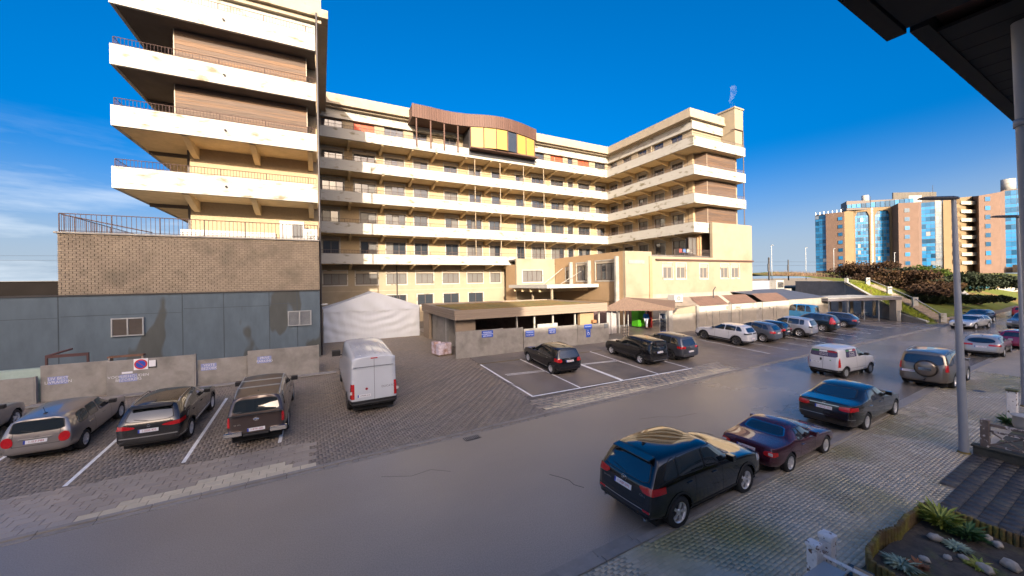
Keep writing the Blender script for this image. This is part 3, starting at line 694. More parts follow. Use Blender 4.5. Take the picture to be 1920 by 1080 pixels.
# clay pavers: the rows of the left lot and the driveway, one real brick each (stuff: tens of thousands of pixels' worth of tiny pieces)
def paver_field(poly, bl, bw, z0, ang, gap=0.006, herring=True, jit=0.003):
    """small rectangular pavers filling a polygon"""
    P = [(p[0], p[1]) for p in poly]
    def inside(x, y):
        c_ = False; n = len(P)
        for i in range(n):
            x1, y1 = P[i]; x2, y2 = P[(i + 1) % n]
            if (y1 > y) != (y2 > y) and x < (x2 - x1) * (y - y1) / (y2 - y1) + x1: c_ = not c_
        return c_
    ca, sa = math.cos(ang), math.sin(ang)
    cx = sum(p[0] for p in P) / len(P); cy = sum(p[1] for p in P) / len(P)
    rad = max(math.hypot(p[0] - cx, p[1] - cy) for p in P) + 1
    out = []
    if herring:
        n = int(rad / bw) + 2
        for i in range(-n, n):
            for j in range(-n, n):
                # herringbone lattice: L-shaped pairs
                if (i - j) % 4 == 0: r_ = (i * bw, j * bw, bl, bw)
                elif (i - j) % 4 == 3: r_ = (i * bw, j * bw, bw, bl)
                else: continue
                out.append(r_)
    else:
        nx = int(rad / bl) + 2; ny = int(rad / bw) + 2
        for j in range(-ny, ny):
            for i in range(-nx, nx):
                out.append((i * bl + (bl / 2 if j % 2 else 0), j * bw, bl, bw))
    res = []
    for x, y, w, h in out:
        mx_, my_ = x + w / 2, y + h / 2
        X = cx + mx_ * ca - my_ * sa; Y = cy + mx_ * sa + my_ * ca
        if inside(X, Y): res.append((X, Y, w - gap, h - gap))
    return res
def pavers_stuff(name, res, z0, z1, ang, m, parent, jit=0.001):
    ca, sa = math.cos(ang), math.sin(ang); n = len(res)
    V = np.zeros((n * 8, 3)); F = []
    A = np.array(res)
    for q, (sx_, sy_) in enumerate(((-.5, -.5), (.5, -.5), (.5, .5), (-.5, .5))):
        dx = A[:, 2] * sx_; dy = A[:, 3] * sy_
        V[q::8, 0] = A[:, 0] + dx * ca - dy * sa; V[q::8, 1] = A[:, 1] + dx * sa + dy * ca; V[q::8, 2] = z0 + np.clip(0.075 * (A[:, 1] - 15.3), 0, 0.88)*(A[:, 1] > 15.3)
        dx = (A[:, 2] - 0.003) * sx_; dy = (A[:, 3] - 0.003) * sy_
        V[q + 4::8, 0] = A[:, 0] + dx * ca - dy * sa; V[q + 4::8, 1] = A[:, 1] + dx * sa + dy * ca
        V[q + 4::8, 2] = z1 + np.clip(0.075 * (V[q + 4::8, 1] - 15.3), 0, 0.88) + np.random.uniform(-jit, jit, n)
    base = np.arange(n)[:, None] * 8
    quads = np.concatenate([base + np.array(q) for q in ((4, 5, 6, 7), (0, 1, 5, 4), (1, 2, 6, 5), (2, 3, 7, 6), (3, 0, 4, 7))], axis=0)
    me = bpy.data.meshes.new(name)
    me.vertices.add(n * 8); me.vertices.foreach_set('co', V.ravel())
    nf = len(quads); me.loops.add(nf * 4); me.loops.foreach_set('vertex_index', quads.ravel().astype(np.int32))
    me.polygons.add(nf); me.polygons.foreach_set('loop_start', np.arange(0, nf * 4, 4, dtype=np.int32)); me.polygons.foreach_set('loop_total', np.full(nf, 4, dtype=np.int32))
    # a shade for every brick
    at = me.attributes.new('shade', 'FLOAT', 'FACE'); sh = np.random.normal(1.0, 0.07, n); at.data.foreach_set('value', np.tile(sh, 5).astype(np.float32))
    me.materials.append(m); me.update(calc_edges=True)
    o = obj(name, me, parent); o['kind'] = 'stuff'; return o
def shade_attr(m):
    nt = m.node_tree; b = nt.nodes['Principled BSDF']; src = b.inputs['Base Color'].links[0].from_socket
    a = nt.nodes.new('ShaderNodeAttribute'); a.attribute_name = 'shade'
    v = nt.nodes.new('ShaderNodeVectorMath'); v.operation = 'SCALE'; nt.links.new(src, v.inputs[0]); nt.links.new(a.outputs['Fac'], v.inputs['Scale']); nt.links.new(v.outputs[0], b.inputs['Base Color'])
shade_attr(HERR)
lotpoly = [(-17, 15.0), (-1.0, 15.5), (-1.0, 13.1), (0.3, 13.1), (8.6, 13.45), (8.9, 16.0), (8.8, 27.0), (8.8, 40), (-0.4, 40), (-0.6, 24.6), (-17, 24.6)]
pf = paver_field(lotpoly, 0.21, 0.105, 0, 0.04, gap=0.004)
np.random.seed(3)
pavers_stuff('clay_pavers', pf, 0.004, 0.014, 0.04, HERR, LOT)

# large concrete pavers along the road: pieces of their own near the left, joined elsewhere
SLABS = mat('concrete_slab_grey', (0.33, 0.28, 0.225), 0.36, var=0.10, scale=4, rvar=0.10, objvar=0.10, spec=0.55)
SLABY = mat('concrete_slab_pale', (0.55, 0.47, 0.33), 0.6, var=0.08, scale=4, objvar=0.08)
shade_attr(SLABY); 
def is_pale_slab(x, row):  # paler yellow slabs in stepped stretches of the rows nearest the road
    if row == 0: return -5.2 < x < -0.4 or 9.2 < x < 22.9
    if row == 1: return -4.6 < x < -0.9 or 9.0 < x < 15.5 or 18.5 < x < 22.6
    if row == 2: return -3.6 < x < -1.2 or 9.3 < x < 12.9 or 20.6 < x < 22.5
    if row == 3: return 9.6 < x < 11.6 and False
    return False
sl = []
pw, ph = 0.44, 0.295
for row in range(9):
    n = int(34 / pw)
    for i in range(-38, int(24 / pw)):
        x = i * pw + (pw / 2 if row % 2 else 0)
        if -0.25 < x < 8.75: continue
        y0 = interp(FAR, x) + 0.34 + row * ph
        if x > 8 and row > 5: continue
        sl.append((x, y0 + ph / 2, row))
sl.sort(key=lambda q: math.hypot(q[0], q[1]))
sm1 = None; meshes = {}
def slab_mesh(m):
    mb = MB(); w, h = pw - 0.009, ph - 0.009
    vs = [(-w / 2, -h / 2, 0), (w / 2, -h / 2, 0), (w / 2, h / 2, 0), (-w / 2, h / 2, 0)]
    vs += [(x * 0.985, y * 0.985, 0.0165) for x, y, _ in vs]
    return mb.add(vs, [(4, 5, 6, 7), (0, 1, 5, 4), (1, 2, 6, 5), (2, 3, 7, 6), (3, 0, 4, 7)]).mesh('paving_slab', m)
SLABYo = mat('concrete_slab_pale_single', (0.55, 0.47, 0.33), 0.6, var=0.08, scale=4, objvar=0.08)
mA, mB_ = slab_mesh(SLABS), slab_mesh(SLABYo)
ninv = 0; restg = []; resty = []
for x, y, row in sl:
    pale_slab = is_pale_slab(x + rng.uniform(-.25, .25), row)
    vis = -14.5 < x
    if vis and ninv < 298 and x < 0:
        o = obj('paving_slab', mB_ if pale_slab else mA, LOT, (x, y, 0.004 + rng.uniform(-.001, .001)), (0, 0, 0.042)); ninv += 1
    else: (resty if pale_slab else restg).append((x, y, pw - 0.009, ph - 0.009))
SLABS2 = mat('concrete_slab_grey_field', (0.33, 0.28, 0.225), 0.36, var=0.10, scale=4, rvar=0.10, spec=0.55); shade_attr(SLABS2)
pavers_stuff('paving_slabs', restg, 0.004, 0.019, 0.042, SLABS2, LOT)
pavers_stuff('pale_paving_slabs', resty, 0.004, 0.019, 0.042, SLABY, LOT)

def wetten(m, x0, x1, rough, dark, nscale=.22):
    """standing wet film towards one end of the street: darker and glossier, broken up by noise"""
    nt = m.node_tree; b = nt.nodes['Principled BSDF']; L = nt.links
    g = nt.nodes.new('ShaderNodeNewGeometry'); s_ = nt.nodes.new('ShaderNodeSeparateXYZ'); L.new(g.outputs['Position'], s_.inputs[0])
    r_ = nt.nodes.new('ShaderNodeMapRange'); r_.inputs[1].default_value = x0; r_.inputs[2].default_value = x1; L.new(s_.outputs[0], r_.inputs[0])
    n = nt.nodes.new('ShaderNodeTexNoise'); n.inputs['Scale'].default_value = nscale; n.inputs['Detail'].default_value = 6; L.new(g.outputs['Position'], n.inputs['Vector'])
    nr = nt.nodes.new('ShaderNodeMapRange'); nr.inputs[1].default_value = .35; nr.inputs[2].default_value = .6; nr.inputs[3].default_value = .45; L.new(n.outputs[0], nr.inputs[0])
    k = nt.nodes.new('ShaderNodeMath'); k.operation = 'MULTIPLY'; L.new(r_.outputs[0], k.inputs[0]); L.new(nr.outputs[0], k.inputs[1])
    mxr = nt.nodes.new('ShaderNodeMix'); mxr.data_type = 'FLOAT'; L.new(k.outputs[0], mxr.inputs[0])
    if b.inputs['Roughness'].links: L.new(b.inputs['Roughness'].links[0].from_socket, mxr.inputs[2])
    else: mxr.inputs[2].default_value = b.inputs['Roughness'].default_value
    mxr.inputs[3].default_value = rough; L.new(mxr.outputs[0], b.inputs['Roughness'])
    dm = nt.nodes.new('ShaderNodeMapRange'); dm.inputs[3].default_value = 1.0; dm.inputs[4].default_value = dark; L.new(k.outputs[0], dm.inputs[0])
    v = nt.nodes.new('ShaderNodeVectorMath'); v.operation = 'SCALE'; L.new(b.inputs['Base Color'].links[0].from_socket, v.inputs[0]); L.new(dm.outputs[0], v.inputs['Scale']); L.new(v.outputs[0], b.inputs['Base Color'])
wetten(ASPH, 13, 30, .13, .55); wetten(LOTM, 24, 42, .20, .65)
# kerb stones: a double row along the far side, one row on the near side
KERB = mat('kerb_concrete', (0.26, 0.235, 0.205), 0.6, var=0.14, scale=3, bump=0.2, objvar=0.08)
km = MB().box(-0.49, 0.49, 0, 0.14, -0.03, 0.045).mesh('kerb_stone', KERB)
km2 = MB().box(-0.49, 0.49, 0, 0.15, -0.03, 0.012).mesh('gutter_stone', KERB)
for i in range(-16, 62):
    x = i * 1.0 + 0.5; y = interp(FAR, x); a = math.atan(interp(FAR, x + .5) - interp(FAR, x - .5))
    obj('kerb_stone', km, LOT, (x, y + 0.17, 0), (0, 0, a)); obj('gutter_stone', km2, LOT, (x, y + 0.005, 0), (0, 0, a))
km3 = MB().box(-0.49, 0.49, -0.16, 0, -0.03, 0.085).mesh('kerb_stone', KERB)
km4 = MB().box(-0.49, 0.49, 0.0, 0.26, -0.02, 0.008).mesh('gutter_stone', KERB)
for i in range(-2, 60):
    x = i * 1.0 + 0.5; y = interp(NEAR, x); a = math.atan(interp(NEAR, x + .5) - interp(NEAR, x - .5))
    obj('kerb_stone', km3, PAVE, (x, y - 0.12, 0), (0, 0, a)); obj('gutter_stone', km4, PAVE, (x, y - 0.1, 0), (0, 0, a))

# near pavement: small concrete pavers, nearest ones single objects
NPAV = mat('pavement_paver', (0.52, 0.44, 0.32), 0.38, var=0.14, scale=0.9, rvar=0.13, spec=0.6, c2=(0.30, 0.26, 0.10), c2pos=0.56, c2w=0.2, c2scale=0.28, detail=8)
shade_attr(NPAV)
NPAV1 = mat('pavement_paver_single', (0.52, 0.44, 0.32), 0.38, var=0.14, scale=0.9, rvar=0.13, spec=0.6, objvar=0.09, c2=(0.30, 0.26, 0.10), c2pos=0.56, c2w=0.2, c2scale=0.28, detail=8)
npoly = [(3.0, 5.72), (3.0, -1), (8.7, -1), (8.75, 3.36), (14.6, 3.36), (14.8, 3.68), (18.4, 3.9), (27, 3.9), (27, -4), (34, -4), (34, 7.0), (30, 6.86), (12.7, 6.03)]
pf2 = paver_field(npoly, 0.17, 0.085, 0, 0.04, gap=0.004, herring=False)
pf2.sort(key=lambda q: (q[0] - 0) ** 2 + q[1] ** 2 if (q[0] > 5.4 and q[1] > 3.0) else 1e6)
w, h = 0.166, 0.081
vs = [(-w / 2, -h / 2, 0), (w / 2, -h / 2, 0), (w / 2, h / 2, 0), (-w / 2, h / 2, 0)]; vs += [(x * 0.99, y * 0.985, 0.0235) for x, y, _ in vs]
pm = MB().add(vs, [(4, 5, 6, 7), (0, 1, 5, 4), (1, 2, 6, 5), (2, 3, 7, 6), (3, 0, 4, 7)]).mesh('paver', NPAV1)
for q in pf2[:298]: obj('paver', pm, PAVE, (q[0], q[1], 0.03 + rng.uniform(-.001, .001)), (0, 0, 0.04))
pavers_stuff('pavers', pf2[298:], 0.03, 0.0535, 0.04, NPAV, PAVE)
wetten(NPAV, 9, 17, .20, .8); wetten(NPAV1, 9, 17, .20, .8)
# moss green tint patch strip comes with the material; dark front path of house next door
DPAV = mat('dark_slab_path', (0.052, 0.047, 0.043), 0.6, var=0.25, scale=3, bump=0.3, c2=(0.085, 0.08, 0.06), c2pos=0.6, c2w=0.2, c2scale=1.2)
shade_attr(DPAV)
dp = paver_field([(12.95, 3.28), (14.8, 3.32), (14.85, 3.62), (18.25, 3.78), (18.25, -3), (12.8, -3)], 0.3, 0.3, 0, 0.03, gap=0.012, herring=False)
sheet('front_path_base', [(12.75, -3), (18.3, -3), (18.3, 3.75), (14.85, 3.6), (14.8, 3.3), (12.9, 3.27)], 0.058, JOINT, parent=PAVE)
pavers_stuff('path_slabs', dp, 0.058, 0.078, 0.03, DPAV, PAVE)

# painted bay lines
PAINT = mat('worn_white_paint', (0.78, 0.78, 0.76), 0.5, var=0.15, scale=5)
def line(a, b, w=0.11, z=0.024, m=PAINT, parent=LOT, name='bay_line'):
    a = Vector(a); b = Vector(b); d = (b - a).normalized(); n = Vector((-d.y, d.x)) * w / 2
    a_, b_ = Vector(up(a.x, a.y)[:2]), Vector(up(b.x, b.y)[:2]); d = (b_ - a_).normalized(); n = Vector((-d.y, d.x)) * w / 2
    mb = MB(); p = [a_ - n, b_ - n, b_ + n, a_ + n]
    mb.add([(q.x, q.y, z + zg(q.y, q.x)) for q in p], [(0, 1, 2, 3)]); return mb.build(name, m, parent)
for a, b in (((-6.68, 15.5), (-6.95, 19.6)), ((-4.07, 15.65), (-4.37, 23.6)), ((-1.43, 15.9), (-1.45, 18.3)), ((-9.45, 15.4), (-9.75, 19.8)), ((-12.2, 15.3), (-12.5, 20))): line(a, b)
Z2 = 0.018
for a, b, w in (((9.24, 15.95), (9.75, 24.0), .12), ((12.2, 16.02), (12.95, 24.1), .1), ((15.15, 15.98), (16.05, 24.0), .24), ((17.99, 15.9), (19.15, 23.8), .1), ((20.83, 15.85), (21.9, 22.8), .1),
                ((9.2, 15.95), (20.9, 15.86), .12), ((10.0, 20.35), (12.65, 20.05), .06), ((10.0, 20.6), (12.65, 20.3), .06), ((15.7, 20.45), (18.45, 20.15), .08), ((15.7, 20.25), (18.45, 19.95), .05),
                ((29.8, 15.95), (31.45, 23.0), .1), ((32.6, 16.1), (34.2, 22.6), .08), ((35.4, 16.1), (37.0, 22.6), .08), ((38.6, 16.2), (40.3, 22.6), .08), ((41.8, 16.2), (43.6, 22.6), .08), ((45, 16.4), (46.9, 22.6), .08), ((48.2, 16.5), (50.3, 22.8), .08), ((51.5, 16.8), (53.7, 22.8), .08), ((55, 17), (57, 22.8), .08)):
    line(a, b, w, 0.028 if (a[1] < 15.97 and b[1] < 15.97) else Z2)
# yellow moss line along the wall foot, and half-gone chalky lines on the driveway
MOSS = mat('yellow_moss', (0.16, 0.12, 0.03), 0.95, var=0.4, scale=6)
line((9.6, 24.2), (20.2, 23.6), 0.10, 0.017, MOSS, name='moss_strip')
OLDP = bpy.data.materials.new('ghost_paint')
OLDP = mat('ghost_paint_lines', (0.17, 0.155, 0.135), 0.6, var=0.45, scale=9)
for a, b in (((8.3, 22.6), (-0.2, 16.9)), ((8.9, 21.0), (2.0, 15.3)), ((8.8, 18.8), (4.2, 15.2)), ((3.2, 26.0), (5.6, 25.2)), ((8.9, 24.0), (9.5, 17.0)), ((-1.2, 22.5), (0.7, 21.6)), ((0.0, 19.3), (4.5, 22.4)), ((-0.2, 24.5), (1.2, 24.1)), ((2.2, 14.8), (4.0, 15.0))):
    line(a, b, 0.07, 0.0245, OLDP, name='worn_line')
    
# drains
def drain(x, y, a, lab, w=0.62, d=0.30):
    t = thing('drain_grate', lab, 'drain', (x, y, 0.006), a)
    MB().box(-w / 2, w / 2, -d / 2, d / 2, 0, 0.006).build('grate_frame', mat('drain_black', (0.01, 0.01, 0.01), 0.8), t)
    for i in range(9):
        xx = -w / 2 + w * (i + .5) / 9; MB().box(xx - 0.014, xx + 0.014, -d / 2 + .01, d / 2 - .01, 0.006, 0.02).build('bar', KERB, t)
drain(4.85, 12.86, 0.05, 'iron drain grate in the gutter in front of the driveway')
drain(4.25, 5.85, 0.03, 'iron drain grate at the near kerb by the bottom edge')
t = MB().add([(math.cos(2 * math.pi * i / 16) * 0.22 + 28.2, math.sin(2 * math.pi * i / 16) * 0.22 + 5.7, 0.0585) for i in range(16)], [tuple(range(16))]).build('manhole_cover', DARKM, None)
tag(t, 'round dark manhole cover in the pavement by the beige off-roader', 'manhole cover')
# crack in the asphalt
mb = MB(); pts = [(5.9, 9.3), (6.1, 9.0), (6.22, 8.75), (6.2, 8.5), (6.35, 8.25)]
for a, b in zip(pts[:-1], pts[1:]):
    mb.add([(a[0], a[1], 0.004), (b[0], b[1], 0.004), (b[0] + .02, b[1] + .01, 0.004), (a[0] + .02, a[1] + .01, 0.004)], [(0, 1, 2, 3)])
RO = bpy.data.objects['road']
for pts in ([(11.5, 11.2), (12.4, 11.0), (13.0, 10.6), (14.1, 10.5)], [(1.5, 11.6), (2.3, 11.2), (2.9, 11.3), (3.4, 10.9)], [(17.5, 8.9), (18.6, 9.2), (19.2, 9.0)]):
    for a, b in zip(pts[:-1], pts[1:]): mb.add([(a[0], a[1], 0.004), (b[0], b[1], 0.004), (b[0], b[1] + .014, 0.004), (a[0], a[1] + .014, 0.004)], [(0, 1, 2, 3)])
mb.build('crack', mat('crack_dark', (0.02, 0.018, 0.018), 0.9), RO)

# ------------------------------------------------------------------ dune and embankment at the right
GRASS = mat('dune_grass', (0.10, 0.12, 0.022), 0.95, var=0.35, scale=1.5, bump=0.6, bscale=12, c2=(0.17, 0.11, 0.04), c2pos=0.55, c2w=0.15, c2scale=0.12, spec=0.2)
UB = [(15.6, 62), (18.5, 64.5), (23.1, 68.8), (28.8, 75.2), (38.4, 80.7), (54, 90), (80, 103), (130, 130)]
def hill(u, v):
    d = v - (16.1 + 0.045 * max(0, u - 65)); z = max(0, min(0.38 * d, 4.75 + 0.10 * (d - 12.5)))
    z = min(z, 6.9) + (0.35 * math.sin(u * 0.16 + 1) * math.sin(v * 0.22) if d > 14 else 0)
    return z
hv = [15.6 + i * 0.7 for i in range(40)] + [44 + i * 3 for i in range(29)]
ht = [0, .5, 1, 2, 3, 4.5, 6, 8, 10, 12, 15, 18, 22, 27, 33, 40, 50, 65, 85, 110, 150, 220]
vs = []; fs = []
for v in hv:
    ub = interp([(a, b) for a, b in UB], v)
    for t_ in ht:
        u = ub + t_; vs.append((u, v + (0.045 * max(0, u - 65) if v < 30 else 0), hill(u, v + (0.045 * max(0, u - 65) if v < 30 else 0)) + rng.uniform(-.05, .05) - 0.03))
nt_ = len(ht)
for i in range(len(hv) - 1):
    for j in range(nt_ - 1): fs.append((i * nt_ + j, i * nt_ + j + 1, (i + 1) * nt_ + j + 1, (i + 1) * nt_ + j))
struct(MB().add(vs, fs, 0, True).build('dune_embankment', GRASS))
# ------------------------------------------------------------------ unseen blocks added behind the viewpoint to shade the street; our own house
HOUSEW = mat('house_brick', (0.30, 0.17, 0.11), 0.85, var=0.15, scale=4)
TILE = mat('roof_tile', (0.13, 0.07, 0.055), 0.8, var=0.2, scale=4)
def gable_house(name, lab, u0, u1, ridge, eave, v0=0.0, depth=10.0, chim=()):
    t = thing(name, lab, 'house', ((u0 + u1) / 2, -5, 0)); L_ = Vector((-(u0 + u1) / 2, 5, 0))
    MB().box(u0, u1, -depth - 0.3, v0 - 0.3, 0, eave).build('wall', HOUSEW, t, loc=L_)
    mb = MB(); vm = -depth / 2
    vs = [(u0, v0 + .1, eave), (u0, vm, ridge), (u0, -depth - .6, eave), (u1, v0 + .1, eave), (u1, vm, ridge), (u1, -depth - .6, eave)]
    mb.add(vs, [(0, 1, 2), (5, 4, 3), (0, 3, 4, 1), (1, 4, 5, 2), (0, 2, 5, 3)]); mb.build('roof', TILE, t, loc=L_)
    for c_ in chim: MB().box(c_ - 0.5, c_ + 0.5, vm - 0.4, vm + 0.4, ridge - 0.6, ridge + 1.3).build('chimney', HOUSEW, t, loc=L_)
    return t
t = thing('tall_shade_block', 'tall unseen block added behind the viewpoint to the left to shade the street', 'building', (-30, -36, 0))
PALEW = mat('pale_house_render', (0.42, 0.38, 0.32), 0.9, var=0.06)
MB().box(-35, 21.7, -5, 6, 0, 28.0).build('wall', PALEW, t)
MB().box(-35.2, 21.9, -5.2, 6.2, 28.0, 28.2).build('roof_edge', CONC, t)
for i, (u0, u1, h_) in enumerate(((-8.2, 14, 20.0), (14.2, 30, 20.3), (30.2, 47, 20.2), (47.2, 66, 20.4), (66.2, 96, 19.5))):
    t = thing('shade_block', 'unseen flat-roofed block added behind the viewpoint to shade the street, %s in the row' % ('first', 'second', 'third', 'fourth', 'fifth')[i], 'building', (u0, -36, 0))
    MB().box(0, u1 - u0, -5, 6, 0, h_).build('wall', PALEW, t); MB().box(0.3, u1 - u0 - .3, -4.7, 5.7, h_ + .001, h_ + .1).build('roof', ROOFF, t)
    MB().box(3 + i, 4.2 + i, -1, 0.2, h_ + .1, h_ + 1.5).build('chimney', HOUSEW, t)
t = thing('own_house', 'pale house we look out of, just behind the viewpoint', 'house', (2, -4, 0)); MB().box(-5, 6.2, -5, 3.4, 0, 7.69).build('wall', PALEW, t)

# our own house: dark board soffit of the eave and the grey downpipe beside the window
OH = thing('own_house_eave', 'dark boarded eave of our own house in the top right corner', 'roof eave', (5, 0, 7.7))
EAV = mat('dark_stained_boards', (0.008, 0.007, 0.007), 0.7, var=0.25, scale=3, stretch=(6, 0.5, 1), objvar=0.15)
EL = Vector((-5, 0, -7.7))
n = 0; u = 3.35
while u < 8.4:
    w_ = 0.30; vend = 1.215 + 0.03 * (u - 4.3)
    if u > 4.25: MB().box(u, min(u + w_ - 0.012, 8.5), -3.0, vend, 7.705, 7.73).build('soffit_board', EAV, OH, loc=EL)
    u += w_
MB().prism([(4.32, 1.10), (8.6, 1.22), (8.6, 1.335), (4.32, 1.205)], 7.69, 7.86).build('fascia', EAV, OH, loc=EL)
MB().prism([(1.2, 1.12), (4.31, 1.22), (4.31, 1.34), (1.2, 1.20)], 7.69, 7.80).build('fascia', EAV, OH, loc=EL)
MB().prism([(1.2, -3.0), (4.25, -3.0), (4.25, 1.20), (1.2, 1.12)], 7.70, 7.73).build('soffit_board', EAV, OH, loc=EL)
MB().prism([(1.2, -3.2), (8.6, -3.2), (8.6, 1.33), (1.2, 1.12)], 7.81, 7.9).build('roof', TILE, OH, loc=EL)
DP = mat('pale_grey_pipe', (0.30, 0.30, 0.31), 0.5, var=0.05)
t = thing('downpipe', 'pale grey downpipe close to the viewpoint at the right edge', 'pipe', (4.985, 0.76, 0))
mb = MB(); mb.bar((0.19, -0.10, 0), (-0.005, 0.0, 7.7), 0.055, 16); mb.build('pipe', DP, t)
for z in (2.2, 6.9): MB().lathe([(0.055, z - .03), (0.066, z - .03), (0.066, z + .03), (0.055, z + .03)], 16, c=(0.19 - .0253 * z, -0.10 + .013 * z, 0)).build('pipe_clamp', DP, t)

before_lot = set(bpy.data.objects)
# ------------------------------------------------------------------ low precast concrete wall of the left lot
def wall_panel_run(name, lab, segs, v, cat='wall', m=CONC, th=0.14):
    """segs: (u0, u1, ztop, dv)"""
    u0 = segs[0][0]; t = thing(name, lab, cat, (u0, v, 0))
    for a, b, zt, dv in segs:
        MB().box(a - u0, b - u0 - 0.03, dv, dv + th, 0, zt).build('panel', m, t, bevel=0.012)
        MB().box(b - u0 - 0.06, b - u0 + 0.03, dv + 0.02, dv + th + 0.05, 0, zt + 0.02).build('post', m, t)
    return t
wall_panel_run('concrete_wall', 'low grey precast wall behind the left parked cars, stepped in height', [(-22, -17, 1.5, 0.5), (-17, -12.78, 1.40, 0.2), (-12.7, -10.2, 1.90, 0.45), (-10.17, -6.5, 1.90, 0.1), (-6.45, -4.05, 1.52, 0.3), (-4.0, -0.22, 1.86, 0)], 27.2)
MB_ = MB().box(0, 12.0, 0, 0.5, 0.0, 0.045).build('kerb_strip', CONC, LOT, loc=(-11.3, 23.55, 0.03 + zg(23.8)))
def sign(name, lab, u, v, z, w, h, base, rows, tc_, cat='sign', rot=0, bcol=None):
    """flat sign with text rows: (text, x, z, size, colour)"""
    t = thing(name, lab, cat, (u, v, z), rot)
    if bcol is not None: MB().box(0, w, -0.015, 0, 0, h).build('plate', bcol, t)
    for s_, x, zz, sz, m_ in rows: text('lettering', s_, sz, m_, t, (x, -0.018, zz), (R(90), 0, 0))
    return t
SB = mat('sign_blue', (0.02, 0.08, 0.42), 0.5, var=0.05); SW = mat('sign_white', (0.75, 0.75, 0.78), 0.5, var=0.03); SR = mat('sign_red', (0.5, 0.02, 0.03), 0.5, var=0.03)
PB = mat('faded_blue_paint', (0.22, 0.25, 0.45), 0.8, var=0.3, scale=20); PW = mat('faded_white_paint', (0.60, 0.60, 0.62), 0.8, var=0.2, scale=20)
def stencil(u, z, a, b, v=27.3, g='stencilled lettering on the low wall', lab=''):
    t = thing('stencil_lettering', lab, 'lettering', (u, v - 0.003, z), 0)
    MB().box(0, 0.72, -0.002, 0.001, 0, 0.40).build('painted_patch', PB, t)
    text('lettering', a, 0.2, PW, t, (0.38, -0.005, 0.29), (R(90), 0, 0)); text('lettering', b, 0.2, PW, t, (0.38, -0.005, 0.11), (R(90), 0, 0))
stencil(-12.45, 0.86, 'LIV BEST', 'LIVRAISON', v=27.65, lab='faded blue and white stencil at the left end of the low wall')
stencil(-9.68, 0.69, 'VOORBEHOUDEN', 'BEZOEKERS', lab='stencil lettering on the tall panel under the round no parking sign')
stencil(-6.28, 0.85, 'VISITE', 'BEZOEK', v=27.5, lab='small stencil on the lower panel between the two tall panels')
stencil(-3.52, 1.02, 'PRIVE', 'PARKING', v=27.2, lab='stencil near the top of the last wall panel before the drainpipe')
t = thing('no_parking_sign', 'round red and blue no parking sign on a white plate', 'sign', (-9.08, 27.27, 1.28))
MB().box(0, 0.58, -0.02, 0, 0, 0.60).build('plate', SW, t)
MB().lathe([(0, -0.031), (0.27, -0.031), (0.27, -0.02)], 24, c=(0.29, 0, 0.30), axis='y', smooth=False).build('ring', SR, t)
MB().lathe([(0, -0.036), (0.20, -0.036), (0.20, -0.03)], 24, c=(0.29, 0, 0.30), axis='y', smooth=False).build('disc', SB, t)
mb = MB(); mb.bar((0.14, -0.038, 0.45), (0.44, -0.038, 0.15), 0.018, 4); mb.build('diagonal', SR, t)
t = thing('small_notice_board', 'small pale notice in a dark frame right of the no parking sign', 'sign', (-8.46, 27.27, 1.40))
MB().box(-.03, 0.31, -0.02, 0, -.06, 0.36).build('frame', DARKM, t); MB().box(0, 0.28, -0.03, -.02, 0, 0.35).build('sheet', SW, t)
tag(MB().box(-9.56, -9.14, 27.27, 27.298, 1.13, 1.23).build('blank_white_strip', SW), 'short blank white strip above the stencil on the wall', 'sign')
# things behind the low wall
t = thing('garden_crate_frame', 'dark brown open wooden frame leaning behind the low wall', 'crate', (-12.6, 27.8, 0))
BW_ = mat('dark_red_brown_wood', (0.07, 0.03, 0.03), 0.7, var=0.2)
MB().box(0, 0.08, 0, 0.08, 0, 2.35).build('upright', BW_, t); MB().box(1.5, 1.58, 0, 0.08, 0, 2.35).build('upright', BW_, t)
MB().box(0.08, 1.5, 0, 0.08, 2.2, 2.35).box(0.08, 1.5, 0.0, 0.08, 1.7, 1.76).build('rail', BW_, t); MB().box(0.08, 1.5, 0.05, 0.07, 0, 1.7).build('board', BW_, t)
mb = MB(); mb.bar((0.0, 0.1, 2.3), (0.95, 0.1, 2.6), 0.05, 4); mb.build('brace', BW_, t)
t = thing('wooden_pallet_stack', 'old brown boards stacked behind the low wall near the sign', 'boards', (-10.3, 27.75, 0))
MB().box(0, 1.45, 0, 0.35, 1.96, 2.04).build('board', mat('rust_brown_wood', (0.16, 0.08, 0.05), 0.8, var=0.3), t)
MB().box(0.05, 0.12, 0, 0.35, 0, 1.955).box(1.38, 1.45, 0, 0.35, 0, 1.955).build('leg', SHUT, t)
tag(MB().box(-14.6, -12.75, 27.8, 28.15, 0, 1.72).build('pale_green_cabinet', mat('pale_green_paint', (0.33, 0.42, 0.38), 0.5, var=0.1)), 'pale green cabinet behind the low wall at the left edge', 'cabinet')
# street lamp arm / small lamp at the blue wall corner
t = thing('wall_lamp', 'small grey wall lamp on the wing corner above the tent', 'lamp', (0.05, 28.3, 4.35)); MB().box(0, 0.32, -0.1, 0.1, 0, 0.1).build('lamp_head', STEEL, t, bevel=0.02); MB().box(-.1, 0.0, -0.02, 0.02, 0.03, 0.06).build('arm', STEEL, t)

